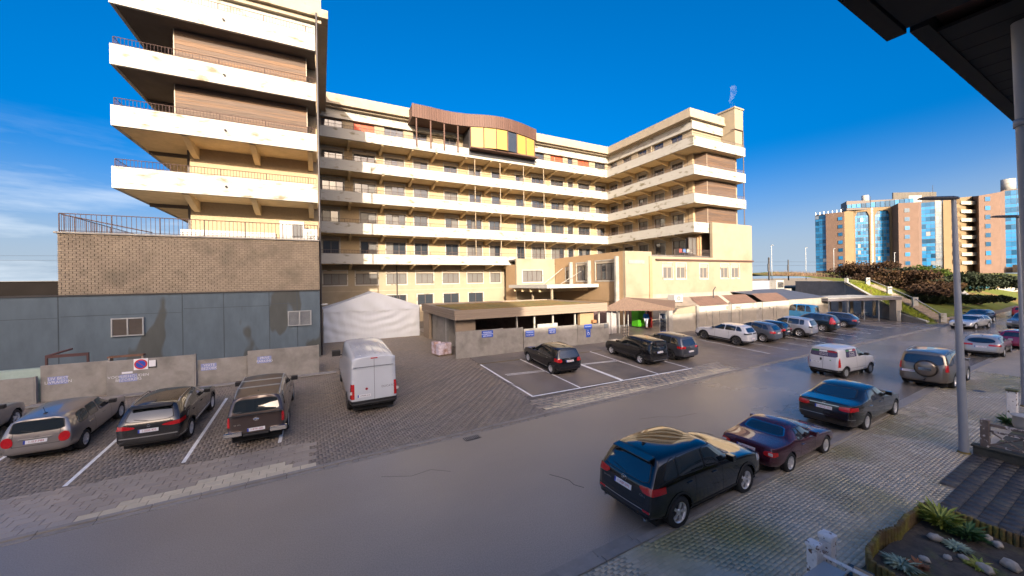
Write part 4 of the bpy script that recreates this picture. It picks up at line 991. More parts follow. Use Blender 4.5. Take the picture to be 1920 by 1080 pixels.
# ------------------------------------------------------------------ white tent
TENT = mat('tent_canvas', (0.52, 0.56, 0.62), 0.6, var=0.04, scale=1)
T = thing('party_tent', 'white canvas tent with draped front wall between the wing and the shelter', 'tent', (0.15, 41, 0))
TW, TE, TR, TDp = 9.4, 3.35, 4.95, 4.5
nx, nz = 60, 26
mb = MB(); vs = []; fs = []
def drape(x, z):
    a = 0
    for (cx_, zc, w_) in ((4.6, 3.3, 1.0),):
        r_ = math.hypot((x - cx_) * 0.62, (z - zc - 0.25) * 1.25)
        a += (0.030 + .015 * math.sin(x * .9 + z)) * math.sin(r_ * 6.5 + 0.9 * math.sin(x * 1.1) + .6 * math.sin(x * 2.3 + z)) * math.exp(-((z - 1.7) / 1.5) ** 2) * min(1, z / 0.5)
    a += 0.035 * math.sin(x * 7 + z * 2.2) * math.exp(-((x) / 2.2) ** 2) + 0.03 * math.sin(x * 6 - z * 2.5) * math.exp(-((x - TW) / 2.2) ** 2)
    a += 0.012 * math.sin(x * 23 + 2 * math.sin(z * 2))
    return a
for j in range(nz + 1):
    for i in range(nx + 1):
        x = TW * i / nx; z = TE * j / nz * 0.93
        vs.append((x, drape(x, z), max(0.02, z)))
for j in range(nz):
    for i in range(nx): a = j * (nx + 1) + i; fs.append((a, a + 1, a + nx + 2, a + nx + 1))
mb.add(vs, fs, 0, True).build('front_wall', TENT, T)
vs = []; fs = []; nx = 30
for j in range(9):
    for i in range(nx + 1):
        x = TW * i / nx; zt = TE + (TR - TE) * (1 - abs(x - TW / 2) / (TW / 2)); f_ = j / 8
        z = TE * 0.9 - (0.1 if (i % 2) and j == 0 else 0) + (zt - TE * 0.9) * f_
        vs.append((x, -0.08 + 0.05 * math.sin(x * 2.6 + z * 3) * (1 - f_) + 0.02 * math.sin(x * 9), z))
for j in range(8):
    for i in range(nx): a = j * (nx + 1) + i; fs.append((a, a + 1, a + nx + 2, a + nx + 1))
MB().add(vs, fs, 0, True).build('gable_valance', TENT, T)
def sagroof(x0, x1):
    vs = []; fs = []; n = 10
    for j in range(n + 1):
        for i in range(n + 1):
            f_ = i / n; x = x0 + (x1 - x0) * f_; z = TE + (TR - TE) * f_ - 0.08 * math.sin(math.pi * f_) - 0.05 * math.sin(math.pi * (j / n * 3 % 1))
            vs.append((x, -0.1 + TDp * j / n, z))
    for j in range(n):
        for i in range(n): a = j * (n + 1) + i; fs.append((a, a + 1, a + n + 2, a + n + 1))
    return MB().add(vs, fs, 0, True)
sagroof(-0.08, TW / 2).build('roof_panel', TENT, T); sagroof(TW + 0.08, TW / 2).build('roof_panel', TENT, T)
MB().box(0, 0.03, 0, TDp, 0, TE).build('side_wall', TENT, T); MB().box(TW - 0.03, TW, 0.05, TDp, 0, TE).build('side_wall', TENT, T)
for x in (0.0, TW): MB().box(x - 0.04, x + 0.04, -0.05, 0.03, 0, TE).build('pole', STEEL, T)

# ------------------------------------------------------------------ bicycle shelter with planted roof, left of the court
SH = thing('planted_roof_shelter', 'long low shelter with brown and cream fascia and mossy flat roof', 'shelter', (9, 30, 0)); SL = Vector((-9, -30, 0))
def shl(mb, name, m, **k): return mb.build(name, m, SH, loc=SL, **k)
FASC = mat('beige_fascia_boards', (0.23, 0.18, 0.135), 0.7, var=0.10, scale=2, stretch=(0.3, 0.3, 12))
fz0, fz1 = 2.86, 3.62
sp = [(8.95, 27.05), (23.9, 27.0), (23.9, 37.5), (9.3, 38.9)]
for i in range(4):
    za = fz0 + (fz1 - fz0) * i / 4
    for a, b in ((sp[0], sp[1]), (sp[1], sp[2]), (sp[2], sp[3]), (sp[3], sp[0])):
        A_, B_ = Vector(a), Vector(b); d = (B_ - A_).normalized()
        shl(MB().obox(a, (d.x, d.y), (B_ - A_).length, za + 0.004, za + (fz1 - fz0) / 4 - 0.006, 0.07), 'fascia_board', FASC)
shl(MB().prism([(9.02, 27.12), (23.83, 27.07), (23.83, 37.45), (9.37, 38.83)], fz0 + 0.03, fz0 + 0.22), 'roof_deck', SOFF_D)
shl(MB().prism([(9.1, 27.2), (23.75, 27.15), (23.75, 37.35), (9.45, 38.7)], fz0 + 0.4, fz1 - 0.13), 'gravel_edge', CONCL)
MOSSR = mat('sedum_roof', (0.14, 0.125, 0.03), 0.95, var=0.35, scale=3, bump=0.6, bscale=20, c2=(0.24, 0.14, 0.035), c2pos=0.5, c2w=0.3, c2scale=0.5)
n1 = 44; n2 = 22; vs = []; fs = []
for j in range(n2 + 1):
    for i in range(n1 + 1): vs.append((9.9 + 13.3 * i / n1 + rng.uniform(-.08, .08), 27.7 + 9.0 * j / n2 + rng.uniform(-.08, .08), fz1 - 0.10 + rng.uniform(0, 0.05)))
for j in range(n2):
    for i in range(n1): a = j * (n1 + 1) + i; fs.append((a, a + 1, a + n1 + 2, a + n1 + 1))
stuff(shl(MB().add(vs, fs, 0, True), 'sedum_planting', MOSSR))
shl(MB().box(9.35, 10.2, 38.1, 38.4, 0, 2.86).box(9.35, 9.6, 36.2, 38.1, 0, 2.86), 'wall', FASC)
shl(MB().box(9.7, 12.0, 31.0, 31.1, 0, 2.86).box(9.7, 9.8, 31.1, 36.5, 0, 2.86), 'wall', CONC)
shl(MB().box(9.25, 10.9, 27.75, 27.95, 0, 2.86), 'wall', FASC)
shl(MB().box(9.45, 9.5, 31.0, 31.05, 0, 2.9), 'post', PLASTICW)
for u in (14.6, 16.3, 18.2, 20.6, 23.4): shl(MB().box(u - 0.06, u + 0.06, 27.6, 27.72, 0, 2.86), 'post', WHITE)
shl(MB().box(11, 23.6, 33.0, 33.1, 0, 2.86), 'back_wall', mat('dark_shelter_wall', (0.09, 0.06, 0.05), 0.8, var=0.3))
shl(MB().box(21.1, 22.7, 27.55, 27.9, 0, 2.86), 'wall', ORANGE)
tag(MB().box(22.35, 22.75, 27.2, 27.5, 1.8, 2.05).build('letter_box', mat('brown_box', (0.25, 0.12, 0.05), 0.7)), 'small brown box on the wall top by the shelter end', 'box')
wall_panel_run('concrete_wall', 'grey precast wall with blue parking plates in front of the planted shelter', [(8.95, 12.9, 2.05, 0), (12.94, 14.75, 1.98, 0.08), (14.8, 20.25, 1.85, 0), (20.3, 23.9, 1.78, 0)], 26.85)
tag(MB().box(0, 2.0, 0, 0.1, 0, 0.55).build('white_rail_boards', WHITE, loc=(16.2, 26.93, 1.55)), 'low white board on top of the wall under the shelter', 'board')
# blue parking plates
def pplate(u, z, w, h, rows, lab, v=26.82):
    t = thing('parking_plate', lab, 'sign', (u, v, z), 0, 'blue parking plates on the grey wall')
    MB().box(0, w, -0.02, 0, 0, h).build('plate', SB, t)
    for s_, zz, sz in rows: text('lettering', s_, sz, SW, t, (w / 2, -0.025, zz), (R(90), 0, 0))
pplate(11.05, 1.42, 0.95, 0.52, (('PARKING', .38, .17), ('VOORBEHOUDEN', .24, .12), ('BEZOEKERS', .1, .14)), 'blue plate with three text lines on the tallest wall panel')
pplate(14.95, 1.16, 0.82, 0.48, (('PARKING', .34, .16), ('DOKTERS', .14, .16)), 'blue plate above the black car, left of two neighbours')
pplate(17.2, 1.22, 0.72, 0.45, (('PARKING', .31, .14), ('BEZOEK', .13, .15)), 'blue plate right of the white wall patch')
pplate(21.0, 1.36, 0.85, 0.40, (('PARKING', .2, .16),), 'wide blue plate above a narrower upright blue plate')
t = thing('parking_plate', 'upright blue plate with a white wheelchair symbol', 'sign', (21.2, 26.82, 0.62)); MB().box(0, 0.48, -0.02, 0, 0, 0.70).build('plate', SB, t)
mb = MB().lathe([(0.10, -0.026), (0.13, -0.026), (0.13, -0.02), (0.10, -0.02)], 18, c=(0.24, 0, 0.3), axis='y'); mb.bar((0.2, -0.024, 0.36), (0.2, -0.024, 0.52), 0.02, 4); mb.bar((0.2, -0.024, 0.38), (0.33, -0.024, 0.36), 0.018, 4); mb.bar((0.33, -.024, .36), (0.38, -.024, .22), .018, 4)
mb.lathe([(0, -0.026), (0.035, -0.026), (0.035, -0.02)], 12, c=(0.2, 0, 0.58), axis='y'); mb.build('wheelchair_symbol', SW, t)
tag(MB().box(0, 0.42, -0.03, 0, 0, 0.38).build('grey_notice', mat('grey_notice', (0.15, 0.16, 0.17), 0.5), loc=(23.3, 26.82, 1.3)), 'small dark grey notice at the right end of the wall', 'sign')
# wrapped pallet in front of the wall end
PLW = bpy.data.materials.new('stretch_film'); PLW = mat('stretch_film_white', (0.55, 0.49, 0.56), 0.25, var=0.25, scale=7, spec=0.8, bump=0.8, bscale=9, c2=(0.38, 0.25, 0.22), c2pos=0.55, c2w=0.2, c2scale=2)
t = thing('wrapped_pallet', 'pallet of boxes wrapped in white film by the wall corner', 'pallet', (8.35, 28.6, 0.03), 0.25)
for i in range(5): MB().box(-0.62, 0.62, -0.62 + 0.27 * i, -0.48 + 0.27 * i, 0.10, 0.13).build('pallet_board', mat('pallet_wood', (0.20, 0.15, 0.10), 0.85, var=0.2), t)
MB().box(-0.6, -0.5, -0.6, 0.6, 0, 0.098).box(-0.05, 0.05, -0.6, 0.6, 0, 0.098).box(0.5, 0.6, -0.6, 0.6, 0, 0.098).build('pallet_bearer', MATS['pallet_wood'], t)
for i, (x, y) in enumerate(((-0.3, -0.3), (0.3, -0.3), (-0.3, 0.3), (0.3, 0.3))):
    b_ = MB(); n = 6; b_.box(x - 0.28, x + 0.28, y - 0.28, y + 0.28, 0.14, 0.95 + 0.08 * (i % 3)); b_.build('wrapped_box', PLW, t, bevel=0.06)

# ------------------------------------------------------------------ bin store / passage under the terrace, garages with corrugated lean-to roofs
GA = thing('garage_row', 'row of pale garages with brown lean-to roofs along the back of the lot', 'garages', (45, 27.3, 0)); GL = Vector((-45, -27.3, 0))
def ga(mb, name, m, **k): return mb.build(name, m, GA, loc=GL, **k)
BROOF = mat('brown_corrugated_roof', (0.15, 0.088, 0.065), 0.8, var=0.12, scale=2, c2=(0.11, 0.07, 0.055), c2pos=0.6, c2w=0.2, c2scale=0.8)
PROOF = mat('pale_flat_roof', (0.22, 0.18, 0.14), 0.9, var=0.1, scale=1)
BLROOF = mat('blue_grey_roof', (0.05, 0.06, 0.09), 0.75, var=0.15, scale=1)
ga(MB().box(33.2, 36.8, 27.35, 27.5, 0, 1.95), 'wall', CONCL)
ga(MB().add([(33.2, 27.37, 1.96), (36.8, 27.37, 1.96), (36.8, 27.37, 2.75), (34.0, 27.37, 2.55)], [(0, 1, 2, 3)]), 'sloped_wall_top', CREAM)
ga(MB().prism([(33.4, 27.4), (36.8, 27.4), (42.7, 29.38), (28.6, 29.38)], 2.80, 2.86).add([(33.2, 27.4, 2.6), (36.9, 27.4, 2.75), (40.5, 29.38, 3.6), (28.9, 29.38, 3.7)], [(0, 1, 2, 3)]), 'flat_roof', PROOF)
ga(MB().box(36.8, 37.2, 27.15, 27.5, 0, 2.75), 'pilaster', CONC)
def corr(u0, u1, v0, v1, z0, z1, n, m, name='roof_sheet'):
    mb = MB(); k = n * 4; vs = []; fs = []
    for i in range(k + 1):
        x = u0 + (u1 - u0) * i / k; dz = 0.03 * math.sin(i * math.pi / 2)
        vs += [(x, v0, z0 + dz), (x + 1.2, v1, z1 + dz)]
    for i in range(k): fs.append((2 * i, 2 * i + 2, 2 * i + 3, 2 * i + 1))
    return ga(mb.add(vs, fs, 0, True), name, m)
for a, b in ((37.25, 42.5), (43.2, 48.15), (49.5, 55.4)):
    ga(MB().box(a, b, 27.3, 27.5, 0, 2.66), 'wall', CONCL)
    ga(MB().box(a, b, 27.265, 27.3, 2.0, 2.62), 'beam', WHITE)
    corr(a, b, 27.2, 29.35, 2.70, 3.62, 18, BROOF)
for a, b in ((42.5, 43.2), (48.15, 49.5)): ga(MB().box(a, b, 27.36, 27.5, 0, 2.66), 'wall', CONC)
ga(MB().box(55.4, 66, 27.3, 27.5, 0, 2.72), 'wall', CONCL)
ga(MB().add([(55.4, 27.2, 2.75), (65.5, 27.2, 2.75), (67, 34, 3.9), (52, 34, 3.9)], [(0, 1, 2, 3)]), 'roof_sheet', BLROOF)
ga(MB().box(51.2, 70, 34, 44, 0, 3.85), 'rear_block', CONCL)
for u in (39.6, 40.9, 45.3, 52.5, 57.5, 60.2): ga(MB().box(u, u + 0.025, 27.255 if u < 55.4 else 27.29, 27.30, 0, 1.98), 'door_joint', CONC)
for u in (38.6, 44.6, 51.8): ga(MB().box(u, u + 0.03, 27.25, 27.299, 0.2, 1.9), 'door_joint', CONC)
for u in (49.0, 51.0, 59.0):
    t = thing('wall_light', 'white wall light on the garage wall, %s' % {49.0: 'on the pillar between the second and third roofs', 51.0: 'just right of the third pillar', 59.0: 'on the stretch with the blue roof'}[u], 'lamp', (u, 27.2, 1.9), 0, 'wall lights on the garages')
    MB().lathe([(0, -.12), (.10, -.08), (.12, .02), (.05, .1), (0, .1)], 10).build('globe', WHITE, t); MB().box(-.03, .03, 0, 0.1, 0.05, 0.12).build('bracket', STEEL, t)
BX = thing('rooftop_plant_box', 'grey rooftop plant enclosure with louvres behind the garages', 'plant room', (62, 35, 3.85))
MB().box(-2, 3.5, 0, 4, 0, 1.35).build('casing', mat('blue_grey_cladding', (0.22, 0.24, 0.30), 0.7, var=0.08), BX)
MB().box(3.55, 5.8, -1, 3, 0, 1.4).build('casing', WHITE, BX)
for i in range(5): MB().box(3.9 + i * 0.36, 4.1 + i * 0.36, -1.06, -1.0, 0.2, 1.1).build('louvre', DARKM, BX)
BX.location.z = 3.86
ac((35.2, 28.2, 3.12), 1.4, 0.9, 0.85, 'white roof unit with grey side on the flat roof below the five small windows', group=None)
tag(MB().path([(42.2, 28.9, 3.4), (42.2, 28.9, 4.3), (42.5, 28.8, 4.7)], 0.06).build('bent_vent_pipe', DARKM), 'bent dark vent pipe on the garage roof', 'pipe')

BS = thing('bin_store', 'dark open passage under a ribbed roof with hanging strips', 'bin store', (28, 30, 0)); BSL = Vector((-28, -30, 0))
def bs(mb, name, m): return mb.build(name, m, BS, loc=BSL)
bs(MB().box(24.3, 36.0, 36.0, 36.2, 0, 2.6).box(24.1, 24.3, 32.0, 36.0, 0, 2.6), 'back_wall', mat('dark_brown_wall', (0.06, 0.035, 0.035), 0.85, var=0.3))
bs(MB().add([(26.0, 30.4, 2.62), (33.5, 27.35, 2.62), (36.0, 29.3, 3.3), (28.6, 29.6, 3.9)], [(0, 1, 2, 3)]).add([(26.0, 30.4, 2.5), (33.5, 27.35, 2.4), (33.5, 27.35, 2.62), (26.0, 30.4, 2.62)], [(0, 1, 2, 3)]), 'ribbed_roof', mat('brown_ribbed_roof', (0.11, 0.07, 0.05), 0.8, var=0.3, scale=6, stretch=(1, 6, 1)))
for i, (u, v) in enumerate(((27.3, 30.2), (28.5, 30.4), (29.3, 30.5), (30.0, 30.6))): bs(MB().box(u, u + 0.07, v, v + 0.07, 0, 2.6), 'post', PLASTICW)
bs(MB().box(27.0, 28.3, 30.6, 30.7, 0, 2.5), 'grey_curtain', mat('grey_sheet', (0.28, 0.26, 0.26), 0.8, var=0.2, stretch=(5, 5, .3)))
bs(MB().box(32.6, 33.2, 27.35, 27.6, 0, 2.4), 'wall', CONC)
t = thing('glass_door_panel', 'dark glazed door panel with white posts beside the passage', 'door', (31.6, 27.7, 0))
MB().box(0, 0.05, 0, 0.05, 0, 2.4).box(0.95, 1.0, 0, 0.05, 0, 2.4).build('post', PLASTICW, t); MB().box(0.05, 0.95, 0.02, 0.03, 0, 2.1).build('glass', GLASS, t); MB().box(0.05, 0.95, 0.0, 0.05, 0, 0.25).build('kick_plate', SB, t); MB().box(0.05, 0.3, -0.01, 0.015, 1.6, 1.9).build('notice', SW, t)
t = thing('waste_container', 'tall bright green waste container under the roof', 'bin', (33.3, 32.3, 0), 0.1)
GRN = mat('bright_green_plastic', (0.05, 0.27, 0.008), 0.5, var=0.06)
MB().box(0, 1.25, 0, 1.0, 0.15, 2.15).build('body', GRN, t, bevel=0.05); MB().box(-0.03, 1.28, -0.04, 1.05, 2.16, 2.28).build('lid', GRN, t, bevel=0.03)
for z in (0.7, 1.2, 1.7): MB().box(0.02, 1.23, -0.03, -0.002, z, z + 0.06).build('rib', GRN, t)
for x, y in ((0.1, 0.1), (1.15, 0.1), (0.1, 0.9), (1.15, 0.9)): MB().bar((x, y - .03, 0.08), (x, y + .03, 0.08), 0.08, 10).build('castor', DARKM, t)
tag(MB().box(34.75, 35.1, 31.9, 32.2, 0, 1.9).build('red_extinguisher_case', mat('dark_red_case', (0.25, 0.02, 0.02), 0.5)), 'dark red upright case beside the green container', 'case')
t = thing('lattice_stand', 'small white ladder-like lattice stand behind the black people carrier', 'lattice', (25.3, 26.4, 0))
for i in range(3): MB().box(i * 0.28, i * 0.28 + 0.07, 0, 0.07, 0, 1.35).build('upright', SHUT, t)
for j in range(5): MB().box(-0.08, 0.72, 0.02, 0.05, 0.12 + j * 0.27, 0.19 + j * 0.27).build('bar', DARKM, t)
t = thing('low_barrier_rail', 'low metal barrier in the dark passage', 'barrier', (24.6, 29.5, 0))
MB().path([(0, 0, 0), (0, 0, 0.9), (4.5, 0.4, 0.9), (4.5, 0.4, 0)], 0.03).build('rail', STEEL, t)
for x in (1.2, 2.4, 3.5): MB().bar((x, x * .09, 0), (x, x * .09, 0.9), 0.02).build('upright', STEEL, t)


for o in [o for o in bpy.data.objects if o not in before_lot and o.parent is None]:
    if o.name.startswith('wall_lamp'): continue
    back = o.name.startswith(('party_tent', 'waste_container', 'red_extinguisher', 'bin_store'))
    settle(o, 4.82 / 5.7 if back else KL, drop=0.04 if o.name.startswith('concrete_wall') else 0)

# ------------------------------------------------------------------ retaining walls, stair, bike shelter at the foot of the dune
def wall_poly(name, lab, pts, m=CONCL, cap=True, cat='wall'):
    """pts: (u, v, ztop)"""
    p0 = pts[0]; t = thing(name, lab, cat, (p0[0], p0[1], 0))
    for a, b in zip(pts[:-1], pts[1:]):
        A_, B_ = Vector(a[:2]) - Vector(p0[:2]), Vector(b[:2]) - Vector(p0[:2]); d = (B_ - A_).normalized(); n_ = Vector((-d.y, d.x)) * 0.25
        q = [A_, B_, B_ + n_, A_ + n_]
        zs = [a[2], b[2], b[2], a[2]]
        vs = [(p.x, p.y, 0) for p in q] + [(p.x, p.y, z) for p, z in zip(q, zs)]
        MB().add(vs, [(4, 5, 6, 7), (0, 1, 5, 4), (1, 2, 6, 5), (2, 3, 7, 6), (3, 0, 4, 7)]).build('wall_section', m, t)
        if cap:
            o_ = Vector((-d.y, d.x)) * -0.05; q = [A_ + o_, B_ + o_, B_ + n_ * 1.2, A_ + n_ * 1.2]
            vs = [(p.x, p.y, z + 0.002) for p, z in zip(q, zs)] + [(p.x, p.y, z + 0.12) for p, z in zip(q, zs)]
            MB().add(vs, [(4, 5, 6, 7), (0, 1, 5, 4), (1, 2, 6, 5), (2, 3, 7, 6), (3, 0, 4, 7)]).build('coping', WHITE, t)
    return t
wall_poly('retaining_wall', 'tall pale retaining wall holding back the dune behind the garages', [(80.9, 38.6, 4.85), (75.25, 28.85, 4.82)])
wall_poly('sloping_retaining_wall', 'low retaining wall sloping down beside the bright grass bank', [(75.2, 28.8, 4.8), (68.9, 23.1, 2.5), (65.2, 19.6, 0.85), (63.0, 16.6, 0.2)])
tag(MB().box(-0.2, 0.2, -0.2, 0.2, 0, 5.45).build('wall_pier', WHITE, loc=(75.1, 28.6, 0)), 'white square pier where the two retaining walls meet', 'pier')
wall_poly('far_garden_wall', 'long grey garden wall on the dune below the glass-fronted flats', [(95.5, 37.5, 6.1), (101, 31.5, 5.9)], m=CONC, cap=False)
# stair with handrail
ST = thing('dune_stair', 'stone stair with white posts and a white handrail climbing the grass bank', 'stair', (65.45, 15.9, 0))
sp_ = [(65.45, 15.9, 0.0), (71.2, 19.8, 1.6), (77.5, 24.3, 2.9), (81.1, 28.06, 4.3)]
STN = mat('pale_rubble_stone', (0.26, 0.21, 0.16), 0.9, var=0.3, scale=3, bump=0.5)
for (a, b) in zip(sp_[:-1], sp_[1:]):
    A_ = Vector(a); B_ = Vector(b); n = 9
    for i in range(n):
        p = A_.lerp(B_, (i + .5) / n) - Vector(sp_[0])
        MB().box(-0.42, 0.42, -0.75, 0.5, -0.35, 0.07).build('step', STN, ST, loc=p, rot=(0, 0, R(34)))
    MB().bar(A_ - Vector(sp_[0]) + Vector((0, 0, .95)), B_ - Vector(sp_[0]) + Vector((0, 0, .95)), 0.06, 6).build('handrail', WHITE, ST)
for p in sp_: MB().box(-0.25, 0.25, -0.25, 0.25, -0.3, 1.15).build('post', WHITE, ST, loc=Vector(p) - Vector(sp_[0]), rot=(0, 0, R(34)))
BK = thing('bicycle_shelter', 'flat-roofed bicycle shelter with grey fascia at the foot of the grass bank', 'shelter', (64, 22, 0)); BKL = Vector((-64, -22, 0))
def bk_(mb, name, m): return mb.build(name, m, BK, loc=BKL)
bk_(MB().prism([(56.5, 23.4), (65.6, 19.4), (67.4, 21.6), (68.2, 25.5), (60, 27.2), (57.0, 27.2)], 2.62, 2.95), 'roof', mat('grey_fascia', (0.11, 0.10, 0.11), 0.6, var=0.1))
bk_(MB().prism([(56.4, 23.3), (65.6, 19.3), (67.6, 21.6), (68.3, 25.6), (60, 27.3), (56.9, 27.3)], 2.955, 3.02), 'roof_edge', WHITE)
bk_(MB().prism([(65.0, 19.75), (65.7, 19.45), (66.0, 20.2), (65.3, 20.5)], 0, 2.61), 'pillar', CONCL)
for p in ((57.2, 23.6), (59.6, 22.6), (61.6, 21.7), (63.4, 20.9)): bk_(MB().box(p[0] - .05, p[0] + .05, p[1] - .05, p[1] + .05, 0, 2.61), 'post', STEEL)
for i in range(6):
    p = Vector((59.8, 25.9)).lerp(Vector((67.2, 22.6)), i / 5); bk_(MB().box(p.x - .45, p.x + .45, p.y, p.y + 0.05, 0.3, 2.3), 'back_panel', CREAM if i % 2 else CONCL)
tag(MB().box(-0.15, 0.15, -0.12, 0.12, 0, 1.3).build('white_post_box', WHITE, loc=(64.3, 19.3, 0.02)), 'white upright box standing at the shelter pillar', 'box')
def bicycle(u, v, a, lab, mcol):
    t = thing('bicycle', lab, 'bicycle', (u, v, 0.02), a, 'bicycles parked at the shelter')
    for x in (0, 1.05):
        MB().lathe([(0.31, -0.02), (0.345, 0), (0.31, 0.02), (0.31, -0.02)], 14, c=(x, 0, 0.345), axis='y').build('wheel', DARKM, t)
    mb = MB(); mb.path([(0, 0, .345), (0.38, 0, .33), (0.32, 0, .85)], 0.018, 5).path([(0.38, 0, .33), (0.88, 0, .82), (0.33, 0, .75)], 0.018, 5).path([(0.33, 0, .7), (0, 0, .345)], 0.014, 5).path([(0.84, 0, .95), (1.05, 0, .345)], 0.018, 5)
    mb.build('frame', mcol, t)
    MB().box(0.22, 0.44, -0.06, 0.06, 0.85, 0.9).build('saddle', DARKM, t); MB().path([(0.76, -0.28, .98), (0.84, 0, .96), (0.76, .28, .98)], 0.014, 5).build('handlebar', STEEL, t)
SILV = mat('silver_bike', (0.4, 0.4, 0.42), 0.3, metal=0.8, var=0.05)
for i, (u, v, a, l_) in enumerate(((61.0, 22.4, 1.2, 'dark bicycle, leftmost under the shelter roof'), (62.0, 22.0, 1.3, 'silver bicycle second under the shelter roof'), (63.0, 21.5, 1.15, 'bicycle next to the white box under the shelter'), (66.4, 19.0, 2.2, 'bicycle just right of the shelter pillar outdoors'), (67.0, 18.6, 1.9, 'bicycle second to the right of the pillar, in the sun'), (67.7, 18.2, 2.3, 'bicycle third right of the pillar'), (68.3, 17.8, 2.0, 'last bicycle right, beside the grass bank'))):
    bicycle(u, v, a, l_, SILV if i % 2 else DARKM)
stn = [(69.5, 17.1), (70.3, 16.8), (71.3, 16.6)]
for i, p in enumerate(stn):
    tag(MB().blob((p[0] - 1, p[1] - .6, 0.2), 0.45, seg=8, sq=(1, 1, .7)).build('boulder', STN), 'pale boulder by the road verge, %s' % ('nearest the bicycles', 'in the middle of three', 'nearest the stair foot')[i], 'boulder', 'boulders at the foot of the stair')

# shrubs
LEAFD = mat('brown_twig_leaves', (0.035, 0.020, 0.012), 0.9, var=0.5, scale=2.5, spec=0.2, c2=(0.085, 0.048, 0.02), c2pos=0.58, c2w=0.15, c2scale=0.8)
LEAFG = mat('green_leaves', (0.07, 0.11, 0.018), 0.85, var=0.4, scale=2.5, spec=0.3)
LEAFK = mat('dark_green_leaves', (0.016, 0.024, 0.010), 0.85, var=0.4, scale=2.5, spec=0.3)
TWIG = mat('dry_twigs', (0.18, 0.12, 0.08), 0.95, var=0.3, scale=4, spec=0.1)
def bush(name, lab, u, v, z, rx, ry, h, m, n, size=0.22, cat='shrub', group=None):
    t = thing(name, lab, cat, (u, v, z), rng.uniform(0, 3), group)
    rg = random.Random(int(u * 100 + v * 10)); vs = []; fs = []
    cl = [(rg.uniform(-.75, .75) * rx, rg.uniform(-.75, .75) * ry, rg.uniform(.35, .85) * h, rg.uniform(.25, .5)) for _ in range(14)]
    for i in range(n):
        c_ = rg.choice(cl); th = rg.uniform(0, 6.28); ph = math.acos(rg.uniform(-0.5, 1)); q = rg.random() ** 0.4 * c_[3]
        x = c_[0] + q * rx * math.sin(ph) * math.cos(th); y = c_[1] + q * ry * math.sin(ph) * math.sin(th); zz = max(0.05, c_[2] + q * h * math.cos(ph) * .8)
        a = Vector((rg.gauss(0, 1), rg.gauss(0, 1), rg.gauss(0, 1))).normalized(); b = a.orthogonal().normalized(); s_ = size * rg.uniform(.5, 1.3)
        p = Vector((x, y, zz)); k = len(vs); vs += [p + a * s_, p + b * s_ * .5, p - a * s_, p - b * s_ * .5]; fs.append((k, k + 1, k + 2, k + 3))
    MB().add(vs, fs).build('foliage', m, t)
    mb = MB()
    for _ in range(9): c_ = rg.choice(cl); mb.bar((c_[0] * .2, c_[1] * .2, -0.2), (c_[0], c_[1], c_[2]), 0.05, 5, r2=0.02)
    mb.build('branches', TWIG, t)
B = 'shrubs on the dune embankment'
for i, (u, v, rx, ry, h, m, n, lab) in enumerate((
    (91, 31.5, 6.5, 4, 3.4, LEAFD, 4200, 'dark brown bush at the top of the bank beside the far garden wall'),
    (96, 28, 7, 4.5, 3.4, LEAFK, 3800, 'large dark green bush on the crest below the flats'),
    (87.5, 27, 5.5, 3, 2.8, LEAFD, 3800, 'russet bush just above the upper end of the stair'),
    (90, 24, 5.5, 3.2, 2.4, LEAFD, 3600, 'broad brown bush halfway along the bank right of the handrail'),
    (85, 22.0, 6.5, 2.8, 2.3, LEAFD, 3600, 'low russet bush on the bank right of the middle handrail post'),
    (83, 19.6, 7, 2.2, 1.9, LEAFK, 3200, 'low dark bush at the bottom of the bank behind the stair foot'),
    (101, 23.5, 9, 3.5, 3.2, LEAFK, 3800, 'dark evergreen bush behind the street lamp on the crest'),
    (120, 31.5, 5, 3, 3.2, LEAFG, 2400, 'bright green leafy bush in front of the glass bay of the flats'),
    (134, 29.5, 8, 3, 2.4, LEAFK, 2400, 'dark hedge-like bush right of the bright green bush'),
    (150, 27, 9, 3, 2.2, LEAFK, 2400, 'dark bush near the right edge below the flats'),
    (97, 20.3, 5, 1.8, 1.3, LEAFK, 2200, 'low brown bush behind the lower part of the street lamp'))):
    bush('bush', lab, u, v, hill(u, v) - 0.25, rx, ry, h, m, n, 0.2 if m is LEAFD else 0.28, group=B)
# dry reeds along the dune crest (a mass)
mb_v = []; mb_f = []; rg = random.Random(5)
for _ in range(5200):
    u = rg.uniform(79, 108); f_ = (u - 79) / 29; v = 42 - 12 * f_ + rg.gauss(0, 3) + 4
    ub = interp([(a, b) for a, b in UB], v)
    if u < ub + 1: continue
    z = hill(u, v) - 0.1; hgt = rg.uniform(0.3, 1.0) * (0.5 + 0.9 * math.exp(-((u - 90) / 7) ** 2)); dx = rg.gauss(0, .22); dy = rg.gauss(0, .22)
    k = len(mb_v); a = rg.uniform(0, 3.14); wx, wy = 0.03 * math.cos(a), 0.03 * math.sin(a)
    mb_v += [(u - wx, v - wy, z), (u + wx, v + wy, z), (u + dx, v + dy, z + hgt)]; mb_f.append((k, k + 1, k + 2))
stuff(tag(MB().add(mb_v, mb_f).build('dry_dune_grass', TWIG), 'dry straw coloured dune grass along the crest', 'grass'))
mb_v = []; mb_f = []
for _ in range(9000):
    v = rg.uniform(16.5, 29); ub = interp([(a, b) for a, b in UB], v); u = ub + rg.uniform(0.4, 9.5)
    z = hill(u, v) - 0.05; hgt = rg.uniform(0.08, 0.28); a = rg.uniform(0, 3.14); wx, wy = 0.04 * math.cos(a), 0.04 * math.sin(a); k = len(mb_v)
    mb_v += [(u - wx, v - wy, z), (u + wx, v + wy, z), (u + rg.gauss(0, .08), v + rg.gauss(0, .08), z + hgt)]; mb_f.append((k, k + 1, k + 2))
